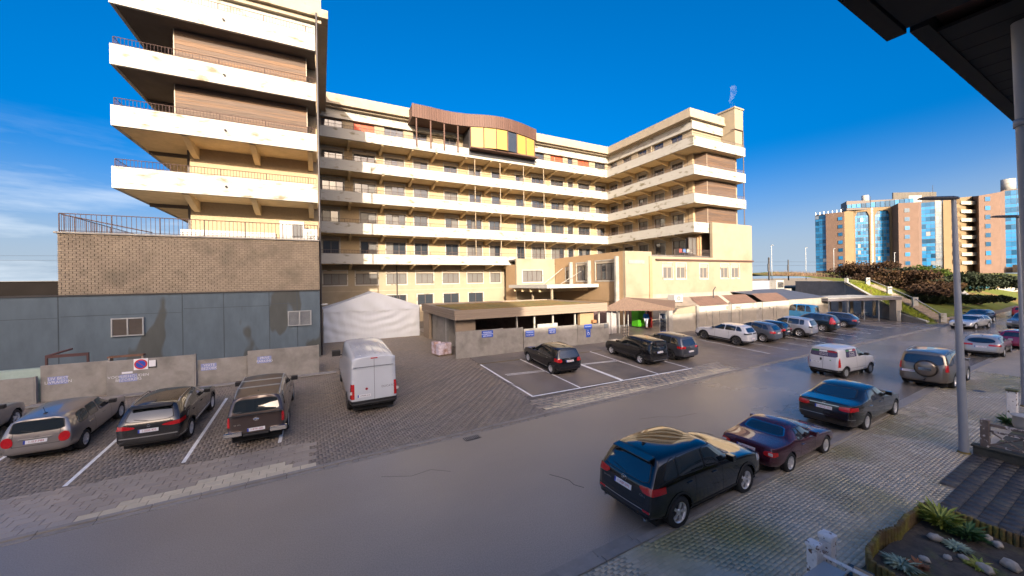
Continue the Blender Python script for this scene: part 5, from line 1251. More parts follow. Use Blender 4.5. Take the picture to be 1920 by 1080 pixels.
stuff(tag(MB().add(mb_v, mb_f).build('bank_grass', mat('sunlit_grass', (0.17, 0.20, 0.02), 0.9, var=0.3, scale=2, spec=0.2)), 'short green grass on the bank between wall and stair', 'grass'))
tag(MB().box(-6, 6, 0, 0.25, 0, 1.6).build('turquoise_hoarding', mat('turquoise_panel', (0.02, 0.11, 0.14), 0.6, var=0.1), loc=(122, 26.0, hill(122, 26) - .2), rot=(0, 0, R(-22))), 'turquoise hoarding on the green slope behind the lamp post', 'hoarding')
tag(MB().box(-9, 9, 0, 0.3, 0, 1.0).build('low_slope_wall', CONC, loc=(140, 24.5, hill(140, 24.5) - .4), rot=(0, 0, R(-20))), 'low grey wall across the green slope at right', 'wall')
struct(MB().add([(95, 19.6, hill(95, 19.6) + .05), (97, 19.2, hill(97, 19.2) + .05), (118, 26, hill(118, 26) + .06), (116, 26.6, hill(116, 26.6) + .06)], [(0, 1, 2, 3)]).build('footpath', CONC))
# ------------------------------------------------------------------ cars: every body is lofted, smoothed and cut; panes, lights and trims are cut from the same skin
def paint(name, c, metal=0.35, rough=0.28):
    return mat('paint_' + name, c, rough, metal=metal, var=0.03, scale=1.0, coat=1.0, spec=0.5)
CGLASS = mat('car_glass', (0.010, 0.014, 0.016), 0.03, var=0.0, spec=1.0, coat=1.0)
TRIM = mat('black_plastic_trim', (0.018, 0.018, 0.019), 0.5, var=0.05)
TYRE = mat('tyre_rubber', (0.018, 0.018, 0.018), 0.8, var=0.1)
RIM = mat('alloy_rim', (0.70, 0.70, 0.71), 0.28, metal=0.6, var=0.05)
RIMD = mat('dark_alloy_rim', (0.10, 0.10, 0.105), 0.35, metal=0.6, var=0.05)
CHROME = mat('chrome', (0.62, 0.62, 0.62), 0.12, metal=1.0, var=0.0)
TAIL = mat('tail_light_red', (0.42, 0.010, 0.012), 0.12, var=0.15, scale=14, coat=1.0)
TAILW = mat('tail_light_clear', (0.55, 0.5, 0.48), 0.15, var=0.1, coat=1.0)
HEADL = mat('headlight_glass', (0.55, 0.57, 0.6), 0.08, metal=0.4, var=0.3, scale=20, coat=1.0)
PLATE = mat('plate_white', (0.66, 0.66, 0.68), 0.4, var=0.02); PLRED = mat('plate_red', (0.35, 0.02, 0.03), 0.5); PLBLUE = mat('plate_blue', (0.02, 0.05, 0.35), 0.5)
SEAM = mat('panel_gap', (0.006, 0.006, 0.006), 0.8, var=0)
INNER = mat('car_inner_dark', (0.008, 0.008, 0.008), 0.9, var=0)

def rib_wheel(r, w, style, side, dark=False):
    n = 28
    tyre = MB()
    prof = [(r * .64, -w / 2 + .01), (r * .9, -w / 2), (r * .985, -w / 2 + .03), (r, -w / 4), (r, w / 4), (r * .985, w / 2 - .03), (r * .9, w / 2), (r * .64, w / 2 - .01)]
    tyre.lathe(prof, n, axis='y')
    rim = MB(); R_ = r * .66; yo = side * (w / 2 - 0.015)
    lip = [(R_ + .005, -w / 2 + .03), (R_ + .005, w / 2 - 0.015), (R_ - .012, w / 2 - .012), (R_ - .03, w / 2 - .06), (R_ - .04, -w / 2 + .03)]
    if side < 0: lip = [(a, -b) for a, b in lip]
    rim.lathe(lip, n, axis='y')
    sp = {'five': 5, 'ten': 10, 'double': 5, 'seven': 7, 'steel': 7}[style]
    hub = 0.06
    rim.lathe([(0, yo * .9), (hub, yo * .86), (hub + .01, yo * .6)], 12, axis='y')
    for i in range(sp):
        a0 = 2 * math.pi * i / sp
        for da in ((-.11, .11) if style == 'double' else (0,)):
            wd = {'five': .032, 'ten': .014, 'double': .014, 'seven': .022, 'steel': .035}[style]
            a = a0 + da
            d = Vector((math.cos(a), 0, math.sin(a))); t_ = Vector((-math.sin(a), 0, math.cos(a)))
            d0 = Vector((math.cos(a0), 0, math.sin(a0)))
            p0 = d0 * .03 + Vector((0, yo * .88, 0)); p1 = d * (R_ - .01) + Vector((0, yo * .93, 0)); q = Vector((0, -side * 0.03, 0))
            vs = [p0 - t_ * wd, p0 + t_ * wd, p1 + t_ * wd * 1.15, p1 - t_ * wd * 1.15]; vs += [p + q for p in vs]
            rim.add(vs, [(0, 1, 2, 3), (7, 6, 5, 4), (0, 3, 7, 4), (1, 5, 6, 2), (3, 2, 6, 7)])
    back = MB().lathe([(0, -side * .01), (R_ - .03, -side * .01)], n, axis='y')
    return tyre, rim, back

def chaikin(poly, k=2, f=0.22):
    for _ in range(k):
        out = []
        for i in range(len(poly)):
            a = Vector(poly[i]); b = Vector(poly[(i + 1) % len(poly)])
            out += [tuple(a.lerp(b, f)), tuple(a.lerp(b, 1 - f))]
        poly = out
    return poly

class Skin:
    """smooth car skin evaluated to vertex / face arrays, with cutting"""
    def __init__(s, bm): s.bm = bm
    def cut(s, planes, offset, keep=lambda c, n: True):
        """keep faces passing keep(), offset along normals, then clip by planes (point, normal pointing OUT)"""
        b = s.bm.copy(); b.normal_update()
        kill = [f for f in b.faces if not keep(f.calc_center_median(), f.normal)]
        bmesh.ops.delete(b, geom=kill, context='FACES')
        for co, no in planes:
            g = b.verts[:] + b.edges[:] + b.faces[:]
            if not b.faces: break
            bmesh.ops.bisect_plane(b, geom=g, dist=1e-5, plane_co=co, plane_no=no, clear_outer=True)
        b.normal_update()
        for v in b.verts: v.co += v.normal * offset
        return b
def poly_planes(poly, axis):
    """convex polygon planes in a projection: axis 'y' -> coords (x,z); axis 'x' -> coords (y,z)"""
    n = len(poly); c = (sum(p[0] for p in poly) / n, sum(p[1] for p in poly) / n); out = []
    for i in range(n):
        a, b = poly[i], poly[(i + 1) % n]
        dx, dz = b[0] - a[0], b[1] - a[1]; L_ = math.hypot(dx, dz)
        if L_ < 1e-6: continue
        nx, nz_ = dz / L_, -dx / L_
        if (a[0] - c[0]) * nx + (a[1] - c[1]) * nz_ < 0: nx, nz_ = -nx, -nz_
        if axis == 'y': out.append((Vector((a[0], 0, a[1])), Vector((nx, 0, nz_))))
        else: out.append((Vector((0, a[0], a[1])), Vector((0, nx, nz_))))
    return out
def scale_poly(poly, d):
    """grow a convex polygon by d"""
    n = len(poly); c = Vector((sum(p[0] for p in poly) / n, sum(p[1] for p in poly) / n)); out = []
    for p in poly:
        v = Vector(p) - c; out.append(tuple(c + v * (1 + d / max(v.length, 0.05))))
    return out
def bm_obj(b, name, m, parent, smooth=True, label=None):
    if not b.faces: b.free(); return None
    me = bpy.data.meshes.new(name)
    for f in b.faces: f.smooth = smooth
    b.to_mesh(me); b.free(); me.materials.append(m)
    return obj(name, me, parent, label=label)

def build_skin(S):
    """S: spec dict. local +x forward, y left, origin: ground below the rear axle centre"""
    ro, wb, fo, W, Ht = S['ro'], S['wb'], S['fo'], S['W'], S['H']
    hw = W / 2; L1 = wb + fo; x0 = -ro
    zb = S.get('zb', 0.24); belt = S['belt']; hood = S['hood']; nose = S['nose']
    cx, wx, rx = S['cowl'], S['wtop'], S['rtop']      # cowl x, windshield top x, roof rear x
    deck = S.get('deck')                              # (x of rear glass base, deck z) or None for hatch/van
    rw_ = S.get('roofw', 0.74) * hw                   # roof half width
    brise = S.get('brise', 0.05); tail_z = S.get('tail_z', belt)
    taper = S.get('taper', 0.90); bulge = S.get('bulge', 0.05)
    rows = []
    def ring(xl, xt, zbm, sh, wl, zs, wt, zr, xm=None, wmid=1.0, ztop_edge=None):
        """xl lower x, xt top x"""
        xm = xl * 0.5 + xt * 0.5 if xm is None else xm
        zt = zr
        ze = zr - 0.055 if ztop_edge is None else ztop_edge
        P = [(xl, 0, zbm), (xl, wl * .72, zbm), (xl, wl * .94, zbm + .05), (xl, wl * .995, zbm + (sh - zbm) * .45), (xl, wl * wmid, sh),
             (xl * .9 + xt * .1, wl * .955, zs), (xm, wl * .955 * .5 + wt * .5 + .012, (zs + ze) / 2), (xt, wt, ze), (xt, wt * .6, zt), (xt, 0, zt + .012)]
        rows.append(P)
    if deck is None:
        # rear face
        rk = S.get('rake', 0.35); lip = S.get('lip', 0.06)
        rr = rw_ * S.get('rearroof', 0.93)
        rows.append([(x0 + .03, 0, zb + .1), (x0 + .03, hw * .60, zb + .1), (x0 + .01, hw * .80, zb + .14), (x0, hw * .87, .50), (x0 + .05, hw * .885, tail_z - .14),
                     (x0 + .09, hw * .86, tail_z + .02), (x0 + .09 + rk * .5, (hw * .86 + rr) / 2, (tail_z + Ht) / 2), (x0 + .09 + rk - lip, rr, Ht - .12), (x0 + .09 + rk - lip, rr * .6, Ht - .065), (x0 + .09 + rk - lip, 0, Ht - .055)])
        ring(x0 + .22, x0 + .22 + rk * .9, zb + .06, .74, hw * .965, belt + brise, rr * 1.02, Ht - .03)
        ring(-0.12 if ro > .6 else x0 + .4, max(x0 + .5 + rk, 0.25), zb, .74, hw, belt + brise * .9, rw_, Ht - .005)
    else:
        gx, dz = deck
        rows.append([(x0 + .03, 0, zb + .1), (x0 + .03, hw * .60, zb + .1), (x0 + .01, hw * .78, zb + .14), (x0, hw * .84, .48), (x0 + .05, hw * .87, dz - .16),
                     (x0 + .08, hw * .84, dz - .03), (x0 + .085, hw * .72, dz - .015), (x0 + .09, hw * .58, dz), (x0 + .09, hw * .35, dz + .012), (x0 + .09, 0, dz + .018)])
        dd = [(x0 + .22, .96, dz), (min(gx - .12, -.02), 1.0, dz + .015)]
        for xx, q, zz in dd:
            rows.append([(xx, 0, zb), (xx, hw * .72 * q, zb), (xx, hw * .94 * q, zb + .05), (xx, hw * q, .48), (xx, hw * q, dz - .18),
                         (xx, hw * .955 * q, dz - .02), (xx, hw * .85 * q, zz - .002), (xx, hw * .70 * q, zz + .008), (xx, hw * .4 * q, zz + .018), (xx, 0, zz + .022)])
        # base of rear glass
        rows.append([(gx, 0, zb), (gx, hw * .72, zb), (gx, hw * .94, zb + .05), (gx, hw, .48), (gx, hw, dz - .18),
                     (gx, hw * .955, dz + .01), (gx, hw * .86, dz + .03), (gx + .03, hw * .80, dz + .045), (gx - .01, hw * .45, dz + .05), (gx - .03, 0, dz + .055)])
        gl = rx
        ring(gl - .15, gl, zb, .74, hw, dz + .025 + .01, rw_ * .97, Ht - .03)
    xr = rows[-1][7][0]
    ring(xr + (wx - xr) * .35, xr + (wx - xr) * .35, zb, .74, hw * 1.0, belt + brise * .5, rw_, Ht + .0)
    ring(xr + (wx - xr) * .75, xr + (wx - xr) * .72, zb, .74, hw * 1.0, belt + brise * .2, rw_, Ht - .005)
    ring(wx + (cx - wx) * .25, wx, zb, .74, hw, belt, rw_ * .97, Ht - .045)
    # cowl: all top points drop to bonnet height
    def hoodring(x, q, zc, zs, zbm=zb, ztop=None, xtop=None):
        xt = x if xtop is None else xtop
        rows.append([(x, 0, zbm), (x, hw * .72 * q, zbm), (x, hw * .94 * q, zbm + .05), (x, hw * q, zbm + (min(.72, zs) - zbm) * .5), (x, hw * q, min(.72, zs - .08)),
                     (x, hw * .955 * q, zs), (xt, hw * .86 * q, zs + (zc - zs) * .45), (xt, hw * .70 * q, zs + (zc - zs) * .7), (xt, hw * .42 * q, zc - .008), (xt, 0, zc)])
    hoodring(cx, 1.0, hood + .01, belt - .02)
    if cx < L1 - .55:
        hoodring(cx + (L1 - cx) * .35, 1.0, hood - .015, belt - .045)
        hoodring(cx + (L1 - cx) * .68, .985, hood * .55 + nose * .45 + .01, (belt - .05) * .6 + nose * .4)
    hoodring(L1 - .17, .93, nose + .05, nose - .03, zb)
    q = .80
    rows.append([(L1 - .03, 0, zb + .05), (L1 - .03, hw * .6 * q, zb + .05), (L1 - .04, hw * .9 * q, zb + .1), (L1 - .05, hw * q, .42), (L1 - .07, hw * q, nose - .18),
                 (L1 - .11, hw * .95 * q, nose - .08), (L1 - .11, hw * .8 * q, nose - .05), (L1 - .10, hw * .6 * q, nose - .04), (L1 - .09, hw * .35 * q, nose - .03), (L1 - .08, 0, nose - .02)])
    vs = []; fs = []; nr = len(rows); idx = {}
    def vid(i, j, s_):
        if j in (0, 9): s_ = 1
        k = (i, j, s_)
        if k not in idx: p = rows[i][j]; idx[k] = len(vs); vs.append((p[0], p[1] * s_, p[2]))
        return idx[k]
    for i in range(nr - 1):
        for j in range(9):
            for s_ in (1, -1):
                f = (vid(i, j, s_), vid(i + 1, j, s_), vid(i + 1, j + 1, s_), vid(i, j + 1, s_))
                fs.append(f if s_ < 0 else f[::-1])
    def cap(i, sgn):
        cid = {}
        for j in range(1, 9):
            p = rows[i][j]
            if j == 1: cid[j] = vid(i, 0, 1)
            elif j == 8: cid[j] = vid(i, 9, 1)
            else: cid[j] = len(vs); vs.append((p[0] - sgn * bulge, 0, p[2] + (0 if j < 7 else .0)))
        for j in range(1, 8):
            for s_ in (1, -1):
                f = (vid(i, j, s_), vid(i, j + 1, s_), cid[j + 1], cid[j])
                fs.append(f if s_ * sgn > 0 else f[::-1])
    cap(0, 1); cap(nr - 1, -1)
    me = bpy.data.meshes.new('skin'); me.from_pydata(vs, [], fs); me.update()
    o = bpy.data.objects.new('skin', me); col.objects.link(o)
    md = o.modifiers.new('s', 'SUBSURF'); md.levels = S.get('sub', 2); md.render_levels = md.levels
    # crease: shoulder line and roof edge
    ca = me.attributes.new('crease_edge', 'FLOAT', 'EDGE')
    inv = {v: k for k, v in idx.items()}
    for e in me.edges:
        a, b = inv.get(e.vertices[0]), inv.get(e.vertices[1])
        if a and b and a[1] == b[1] and a[1] in (5, 7): ca.data[e.index].value = S.get('crease', .35) if a[1] == 5 else .25
        if a and b and a[0] == b[0] == 0: ca.data[e.index].value = S.get('rear_crease', .3)
    dg = bpy.context.evaluated_depsgraph_get(); ev = o.evaluated_get(dg)
    m2 = bpy.data.meshes.new_from_object(ev)
    bpy.data.objects.remove(o); bpy.data.meshes.remove(me)
    b = bmesh.new(); b.from_mesh(m2); bpy.data.meshes.remove(m2)
    bmesh.ops.recalc_face_normals(b, faces=b.faces)
    return b

def circ_planes(cx_, cz, r, n=14):
    return [(Vector((cx_ + r * math.cos(2 * math.pi * i / n), 0, cz + r * math.sin(2 * math.pi * i / n))), Vector((math.cos(2 * math.pi * i / n), 0, math.sin(2 * math.pi * i / n)))) for i in range(n)]

def make_car(S, name='parked_car', label='', group=None, cat='car'):
    root = thing(name, label, cat, (0, 0, 0), 0, group)
    ro, wb, fo, W, Ht = S['ro'], S['wb'], S['fo'], S['W'], S['H']; hw = W / 2; r = S.get('r', 0.33); L1 = wb + fo
    P = S['paint']; det = S.get('detail', 2)
    b = build_skin(S)
    # wheel arches
    ra = r + S.get('arch', 0.055)
    for wxx in (0, wb):
        for co, no in circ_planes(wxx, r, ra):
            g = [f for f in b.faces if abs(f.calc_center_median().x - wxx) < ra * 1.35 and f.calc_center_median().z < r + ra * 1.3]
            gs = set(g); ge = set(e for f in g for e in f.edges); gv = set(v for f in g for v in f.verts)
            bmesh.ops.bisect_plane(b, geom=list(gs) + list(ge) + list(gv), dist=1e-5, plane_co=co, plane_no=no)
    kill = []
    for f in b.faces:
        c = f.calc_center_median()
        if abs(c.y) > hw * .42:
            for wxx in (0, wb):
                if math.hypot(c.x - wxx, c.z - r) < ra * .985: kill.append(f)
    bmesh.ops.delete(b, geom=list(set(kill)), context='FACES')
    b.normal_update()
    sk = Skin(b)
    body = bm_obj(b.copy(), 'body', P, root)
    inner = MB()
    for wxx in (0, wb):
        for s_ in (1, -1):
            n = 18; ring_ = []
            for i in range(n + 1):
                a = math.pi * (-.12) + math.pi * 1.24 * i / n
                ring_ += [(wxx + ra * math.cos(a), s_ * hw * .45, r + ra * math.sin(a)), (wxx + ra * math.cos(a), s_ * hw * .93, r + ra * math.sin(a))]
            inner.add(ring_, [(2 * i, 2 * i + 1, 2 * i + 3, 2 * i + 2) for i in range(n)])
        inner.add([(wxx + ra * 1.0 * math.cos(2 * math.pi * i / 14), hw * .45 * s2, r + ra * math.sin(2 * math.pi * i / 14)) for s2 in (1,) for i in range(14)], [tuple(range(14))])
        inner.add([(wxx + ra * 1.0 * math.cos(2 * math.pi * i / 14), -hw * .45, r + ra * math.sin(2 * math.pi * i / 14)) for i in range(14)], [tuple(range(14))])
    inner.box(-ro + .25, L1 - .25, -hw * .8, hw * .8, 0.17, S.get('zb', .24) + .05)
    inner.build('underbody', INNER, root)
    side = lambda s_: (lambda c, n_: c.y * s_ > 0 and abs(n_.y) > .30)
    belt = S['belt']
    # side windows
    for s_ in (1, -1):
        for k, w_ in enumerate(S['side']):
            poly = chaikin(w_[0], 2, w_[1] if len(w_) > 1 else .12)
            mt = w_[2] if len(w_) > 2 else CGLASS
            if det > 1:
                bm_obj(sk.cut(poly_planes(scale_poly(poly, .022), 'y'), .0022, side(s_)), 'window_frame', S.get('wframe', TRIM), root)
            bm_obj(sk.cut(poly_planes(poly, 'y'), .0045, side(s_)), 'side_window', mt, root)
        if S.get('pillar_black'):
            pass
    wind = lambda c, n_: n_.x > .15 and n_.z > .05 and c.z > belt - .12 and S['wtop'] - .35 < c.x < S['cowl'] + .15
    pw_ = S.get('windp') or [(-hw * .80, belt + .02), (hw * .80, belt + .02), (hw * .69, Ht - .1), (-hw * .69, Ht - .1)]
    bm_obj(sk.cut(poly_planes(chaikin(pw_, 2, .1), 'x'), .0045, wind), 'windscreen', CGLASS, root)
    if S.get('rearp'):
        rear = (lambda c, n_: n_.x < -.12 and c.z > S.get('tail_z', belt) - .15 and c.x < S['rtop'] + .35) if S.get('deck') else (lambda c, n_: n_.x < -.28 and c.z > S.get('tail_z', belt) - .2)
        rp = chaikin(S['rearp'], 2, S.get('rearround', .12))
        if det > 1: bm_obj(sk.cut(poly_planes(scale_poly(rp, .03), 'x'), .0022, rear), 'rear_window_frame', S.get('rframe', TRIM), root)
        bm_obj(sk.cut(poly_planes(rp, 'x'), .0045, rear), 'rear_window', S.get('rearglass', CGLASS), root)
    # box clips: lights, cladding, seams
    def boxcut(x0=None, x1=None, y0=None, y1=None, z0=None, z1=None, off=.006, extra=None):
        pl = []
        for v_, ax, sg in ((x0, 0, -1), (x1, 0, 1), (y0, 1, -1), (y1, 1, 1), (z0, 2, -1), (z1, 2, 1)):
            if v_ is not None:
                p = Vector((0, 0, 0)); p[ax] = v_; n_ = Vector((0, 0, 0)); n_[ax] = sg; pl.append((p, n_))
        def kp(c, n_):
            e = .25
            return (x0 is None or c.x > x0 - e) and (x1 is None or c.x < x1 + e) and (y0 is None or c.y > y0 - e) and (y1 is None or c.y < y1 + e) and (z0 is None or c.z > z0 - e) and (z1 is None or c.z < z1 + e) and (extra is None or extra(c, n_))
        return sk.cut(pl, off, kp)
    for tl in S.get('tails', []):
        ya, yb, za, zb_, xm = tl[:5]; m_ = tl[5] if len(tl) > 5 else TAIL
        for s_ in (1, -1):
            y0_, y1_ = (ya, yb) if s_ > 0 else (-yb, -ya)
            bm_obj(boxcut(None, -ro + xm, y0_, y1_, za, zb_, .009), 'tail_light', m_, root)
    for poly, xm in S.get('tailp', []):
        pp = chaikin(poly, 2, .2)
        for s_ in (1, -1):
            q = [(p[0] * s_, p[1]) for p in pp]
            pl = poly_planes(q, 'x') + [(Vector((-ro + xm, 0, 0)), Vector((1, 0, 0)))]
            bm_obj(sk.cut(pl, .010, lambda c, n_: c.x < -ro + xm + .3 and c.y * s_ > -.1), 'tail_light', TAIL, root)
    for hl in S.get('heads', []):
        ya, yb, za, zb_, xm = hl
        for s_ in (1, -1):
            y0_, y1_ = (ya, yb) if s_ > 0 else (-yb, -ya)
            bm_obj(boxcut(L1 - xm, None, y0_, y1_, za, zb_, .008, lambda c, n_: n_.x > .05 or abs(n_.y) > .3), 'headlight', HEADL, root)
    if S.get('grille'):
        ya, za, zb_ = S['grille']; bm_obj(boxcut(L1 - .3, None, -ya, ya, za, zb_, .006, lambda c, n_: n_.x > .4), 'grille', TRIM, root)
    if S.get('clad'):
        z_ = S['clad']; bm_obj(boxcut(None, None, None, None, None, z_, .007, lambda c, n_: n_.z > -.5), 'lower_cladding', S.get('cladm', TRIM), root)
    if S.get('archtrim'):
        for wxx in (0, wb):
            bb = sk.cut([(co, no) for co, no in circ_planes(wxx, r, ra + S['archtrim'], 16)], .012, lambda c, n_: abs(n_.y) > .3 and abs(c.x - wxx) < ra * 1.6 and c.z < r + ra * 1.4)
            bm_obj(bb, 'wheel_arch_trim', S.get('cladm', TRIM), root)
    if S.get('bumper'):
        za, zb_, m_ = S['bumper']; bm_obj(boxcut(None, -ro + .42, None, None, za, zb_, .012, lambda c, n_: n_.z > -.6), 'rear_bumper', m_, root)
    for rl in S.get('rearlines', []):    # thin lines across the rear face (z, half-width, thickness, material)
        z_, hy, th, m_ = rl; bm_obj(boxcut(None, -ro + .25, -hy, hy, z_ - th / 2, z_ + th / 2, .008, lambda c, n_: n_.x < -.2), 'rear_trim_line', m_, root)
    if S.get('roofpaint'):
        bm_obj(boxcut(None, None, None, None, Ht - .14, None, .003, lambda c, n_: n_.z > .3), 'roof_panel', S['roofpaint'], root)
    if det > 1:
        for xs_, za, zb_ in S.get('seams', []):
            for s_ in (1, -1):
                bb = sk.cut([(Vector((xs_ - .005, 0, 0)), Vector((-1, 0, 0))), (Vector((xs_ + .005, 0, 0)), Vector((1, 0, 0))), (Vector((0, 0, za)), Vector((0, 0, -1))), (Vector((0, 0, zb_)), Vector((0, 0, 1)))], .0015,
                            lambda c, n_: c.y * s_ > 0 and abs(n_.y) > .4 and abs(c.x - xs_) < .4)
                bm_obj(bb, 'door_gap', SEAM, root)
        for z_, xa, xb in S.get('hseams', []):
            for s_ in (1, -1):
                bb = boxcut(xa, xb, .1 * s_ if s_ > 0 else None, None if s_ > 0 else -.1, z_ - .006, z_ + .006, S.get('hoff', .003), lambda c, n_: abs(n_.y) > .4)
                bm_obj(bb, 'side_moulding', S.get('hm', SEAM), root)
        if S.get('boot'):       # tailgate shut lines on the rear face
            hy, za, zb_ = S['boot']
            for y_ in (-hy, hy): bm_obj(boxcut(None, -ro + .45, y_ - .005, y_ + .005, za, zb_, .0016, lambda c, n_: n_.x < -.2), 'tailgate_gap', SEAM, root)
            bm_obj(boxcut(None, -ro + .35, -hy, hy, za - .005, za + .005, .0016, lambda c, n_: n_.x < -.2), 'tailgate_gap', SEAM, root)
        if S.get('vsplit'): bm_obj(boxcut(None, -ro + .5, -.006, .006, S['vsplit'][0], S['vsplit'][1], .002, lambda c, n_: n_.x < -.2), 'door_gap', SEAM, root)
    bl = body
    # raycast helper on the skin for things standing on it
    from mathutils.bvhtree import BVHTree
    bvh = BVHTree.FromBMesh(b)
    def hit(o_, d_):
        h = bvh.ray_cast(Vector(o_), Vector(d_)); return h
    # wheels
    tw = S.get('tw', .215)
    for wxx in (0, wb):
        for s_ in (1, -1):
            ty, rm, bk3 = rib_wheel(r, tw, S.get('rim', 'five'), s_)
            yc = s_ * (hw - .015 - tw / 2)
            w_ = ty.build('wheel', TYRE, root, loc=(wxx, yc, r))
            rm.build('rim', S.get('rimm', RIM), w_); bk3.build('brake_disc', DARKM, w_)
    # mirrors
    if S.get('mirror', True):
        mxp = S.get('mirx', S['cowl'] - .35)
        for s_ in (1, -1):
            h = hit((mxp, s_ * 3, belt + .07), (0, -s_, 0)); y_ = abs(h[0].y) if h[0] else hw * .9
            mz = belt + S.get('mirz', .04)
            msz = S.get('mirs', 1.0)
            mb = MB(); mb.box(mxp - .07 * msz, mxp + .07 * msz, s_ * (y_ + .04) if s_ > 0 else s_ * (y_ + .04 + .2 * msz), s_ * (y_ + .04 + .2 * msz) if s_ > 0 else s_ * (y_ + .04), mz, mz + .14 * msz)
            mb.bar((mxp, s_ * (y_ - .03), mz + .03), (mxp, s_ * (y_ + .08), mz + .04), .025, 6)
            mb.build('door_mirror', S.get('mirm', P), root, bevel=.03)
    if det > 1:
        for xh in S.get('handles', []):
            for s_ in (1, -1):
                h = hit((xh, s_ * 3, belt - .10), (0, -s_, 0))
                if h[0]:
                    y_ = h[0].y; mb = MB(); mb.box(xh - .09, xh + .09, min(y_, y_ + s_ * .03), max(y_, y_ + s_ * .03), belt - .115, belt - .09); mb.build('door_handle', S.get('handm', P), root, bevel=.006)
        if S.get('rails'):
            xa, xb = S['rails'][:2]; m_ = S['rails'][2] if len(S['rails']) > 2 else CHROME; zz = S['rails'][3] if len(S['rails']) > 3 else .045
            for s_ in (1, -1):
                pts = []
                for i in range(7):
                    x = xa + (xb - xa) * i / 6; y_ = s_ * S.get('roofw', .74) * hw * .93; h = hit((x, y_, 4), (0, 0, -1)); z_ = (h[0].z if h[0] else Ht - .05)
                    pts.append((x, y_, z_ + (zz if 0 < i < 6 else -.01)))
                MB().path(pts, .018, 6).build('roof_rail', m_, root)
        if S.get('fin'):
            x = S['fin']; h = hit((x, 0, 4), (0, 0, -1)); z_ = h[0].z if h[0] else Ht
            MB().add([(x - .08, -.02, z_ - .01), (x - .08, .02, z_ - .01), (x + .09, .02, z_ - .01), (x + .09, -.02, z_ - .01), (x - .06, 0, z_ + .06)], [(0, 1, 4), (1, 2, 4), (2, 3, 4), (3, 0, 4)]).build('antenna', DARKM, root)
        if S.get('whip'):
            x = S['whip']; h = hit((x, 0, 4), (0, 0, -1)); z_ = h[0].z if h[0] else Ht
            MB().box(x - .05, x + .05, -.03, .03, z_ - .01, z_ + .025).bar((x, 0, z_), (x - .10, 0, z_ + .24), .006, 5).build('antenna', DARKM, root)
    # number plate
    if S.get('plate'):
        pz, py, txt, colr = S['plate']
        h = hit((-ro - 2, py, pz), (1, 0, 0)); xp = h[0].x if h[0] else -ro
        hu = hit((-ro - 2, py, pz + .07), (1, 0, 0)); tilt = 0
        if h[0] and hu[0]: tilt = math.atan2(hu[0].x - h[0].x, .07)
        pe = MB().box(-.26, .26, -.012, 0, -.055, .055).build('number_plate', PLATE, root, loc=(xp - .012, py, pz), rot=(-min(.5, tilt), 0, -math.pi / 2))
        MB().box(-.26, -.215, -.0145, -.0125, -.055, .055).build('plate_band', PLBLUE, pe)
        if det > 1: text('plate_lettering', txt, .085, {'red': PLRED, 'black': SEAM}[colr], pe, (.02, -.014, 0), (R(90), 0, 0), sx=1.0)
    if S.get('platebox'):
        pass
    for e in S.get('extra', []): e(root, hit, S)
    b.free()
    return root
def place(root, u, v, ang, wheel='rr', S=None):
    """put the car so that its rear right (or rear left) tyre stands at (u, v), nose towards ang (radians from +u)"""
    off = Vector((0, -(S['W'] / 2 - .02), 0)) if wheel == 'rr' else Vector((0, S['W'] / 2 - .02, 0))
    if wheel == 'c': off = Vector((0, 0, 0))
    M = Matrix.Rotation(ang, 3, 'Z'); p = Vector((u, v, 0)) - M @ off
    root.location = (p.x, p.y, S.get('gz', .03)); root.rotation_euler = (0, 0, ang)
def ell_badge(x, z, rx=.055, rz=.04, m=None, form='ring', y=0.0):
    def f(root, hit, S):
        h = hit((-S['ro'] - 2, y, z), (1, 0, 0)); xp = h[0].x if h[0] else -S['ro']
        mb = MB(); n = 20
        pts = [(-.012 + xp, y + rx * math.cos(2 * math.pi * i / n), z + rz * math.sin(2 * math.pi * i / n)) for i in range(n + 1)]
        if form == 'disc': mb.add([(xp - .012, y + rx * math.cos(2 * math.pi * i / n), z + rz * math.sin(2 * math.pi * i / n)) for i in range(n)], [tuple(range(n))])
        else: mb.path(pts, .006, 5)
        if form == 'wing':   # oval with a spread wing in it
            mb.path([(xp - .012, y + rx * .9, z + rz * .35), (xp - .012, y + rx * .35, z + rz * .35), (xp - .012, y, z - rz * .35), (xp - .012, y - rx * .35, z + rz * .35), (xp - .012, y - rx * .9, z + rz * .35)], .006, 5)
        if form == 'star':
            for a in (90, 210, 330): mb.bar((xp - .012, y, z), (xp - .012, y + rx * math.cos(R(a)), z + rz * math.sin(R(a))), .005, 4)
        if form == 'bar': mb.bar((xp - .012, y - rx * 1.2, z), (xp - .012, y + rx * 1.2, z), .012, 4)
        mb.build('badge', m or CHROME, root)
    return f
def rear_text(s_, y, z, size, m=None):
    def f(root, hit, S):
        h = hit((-S['ro'] - 2, y, z), (1, 0, 0)); xp = h[0].x if h[0] else -S['ro']
        text('model_lettering', s_, size, m or CHROME, root, (xp - .008, y, z), (R(90), 0, -math.pi / 2), ext=.001)
    return f
def boxpart(nm, x0, x1, y0, y1, z0, z1, m, bev=0.0, both=False):
    def f(root, hit, S):
        MB().box(x0, x1, y0, y1, z0, z1).build(nm, m, root, bevel=bev)
        if both: MB().box(x0, x1, -y1, -y0, z0, z1).build(nm, m, root, bevel=bev)
    return f
def exhaust(y, z, both=False):
    def f(root, hit, S):
        for s_ in ((1, -1) if both else (1,)): MB().bar((-S['ro'] + .0, y * s_, z), (-S['ro'] + .15, y * s_, z), .035, 12).build('exhaust', CHROME, root)
    return f
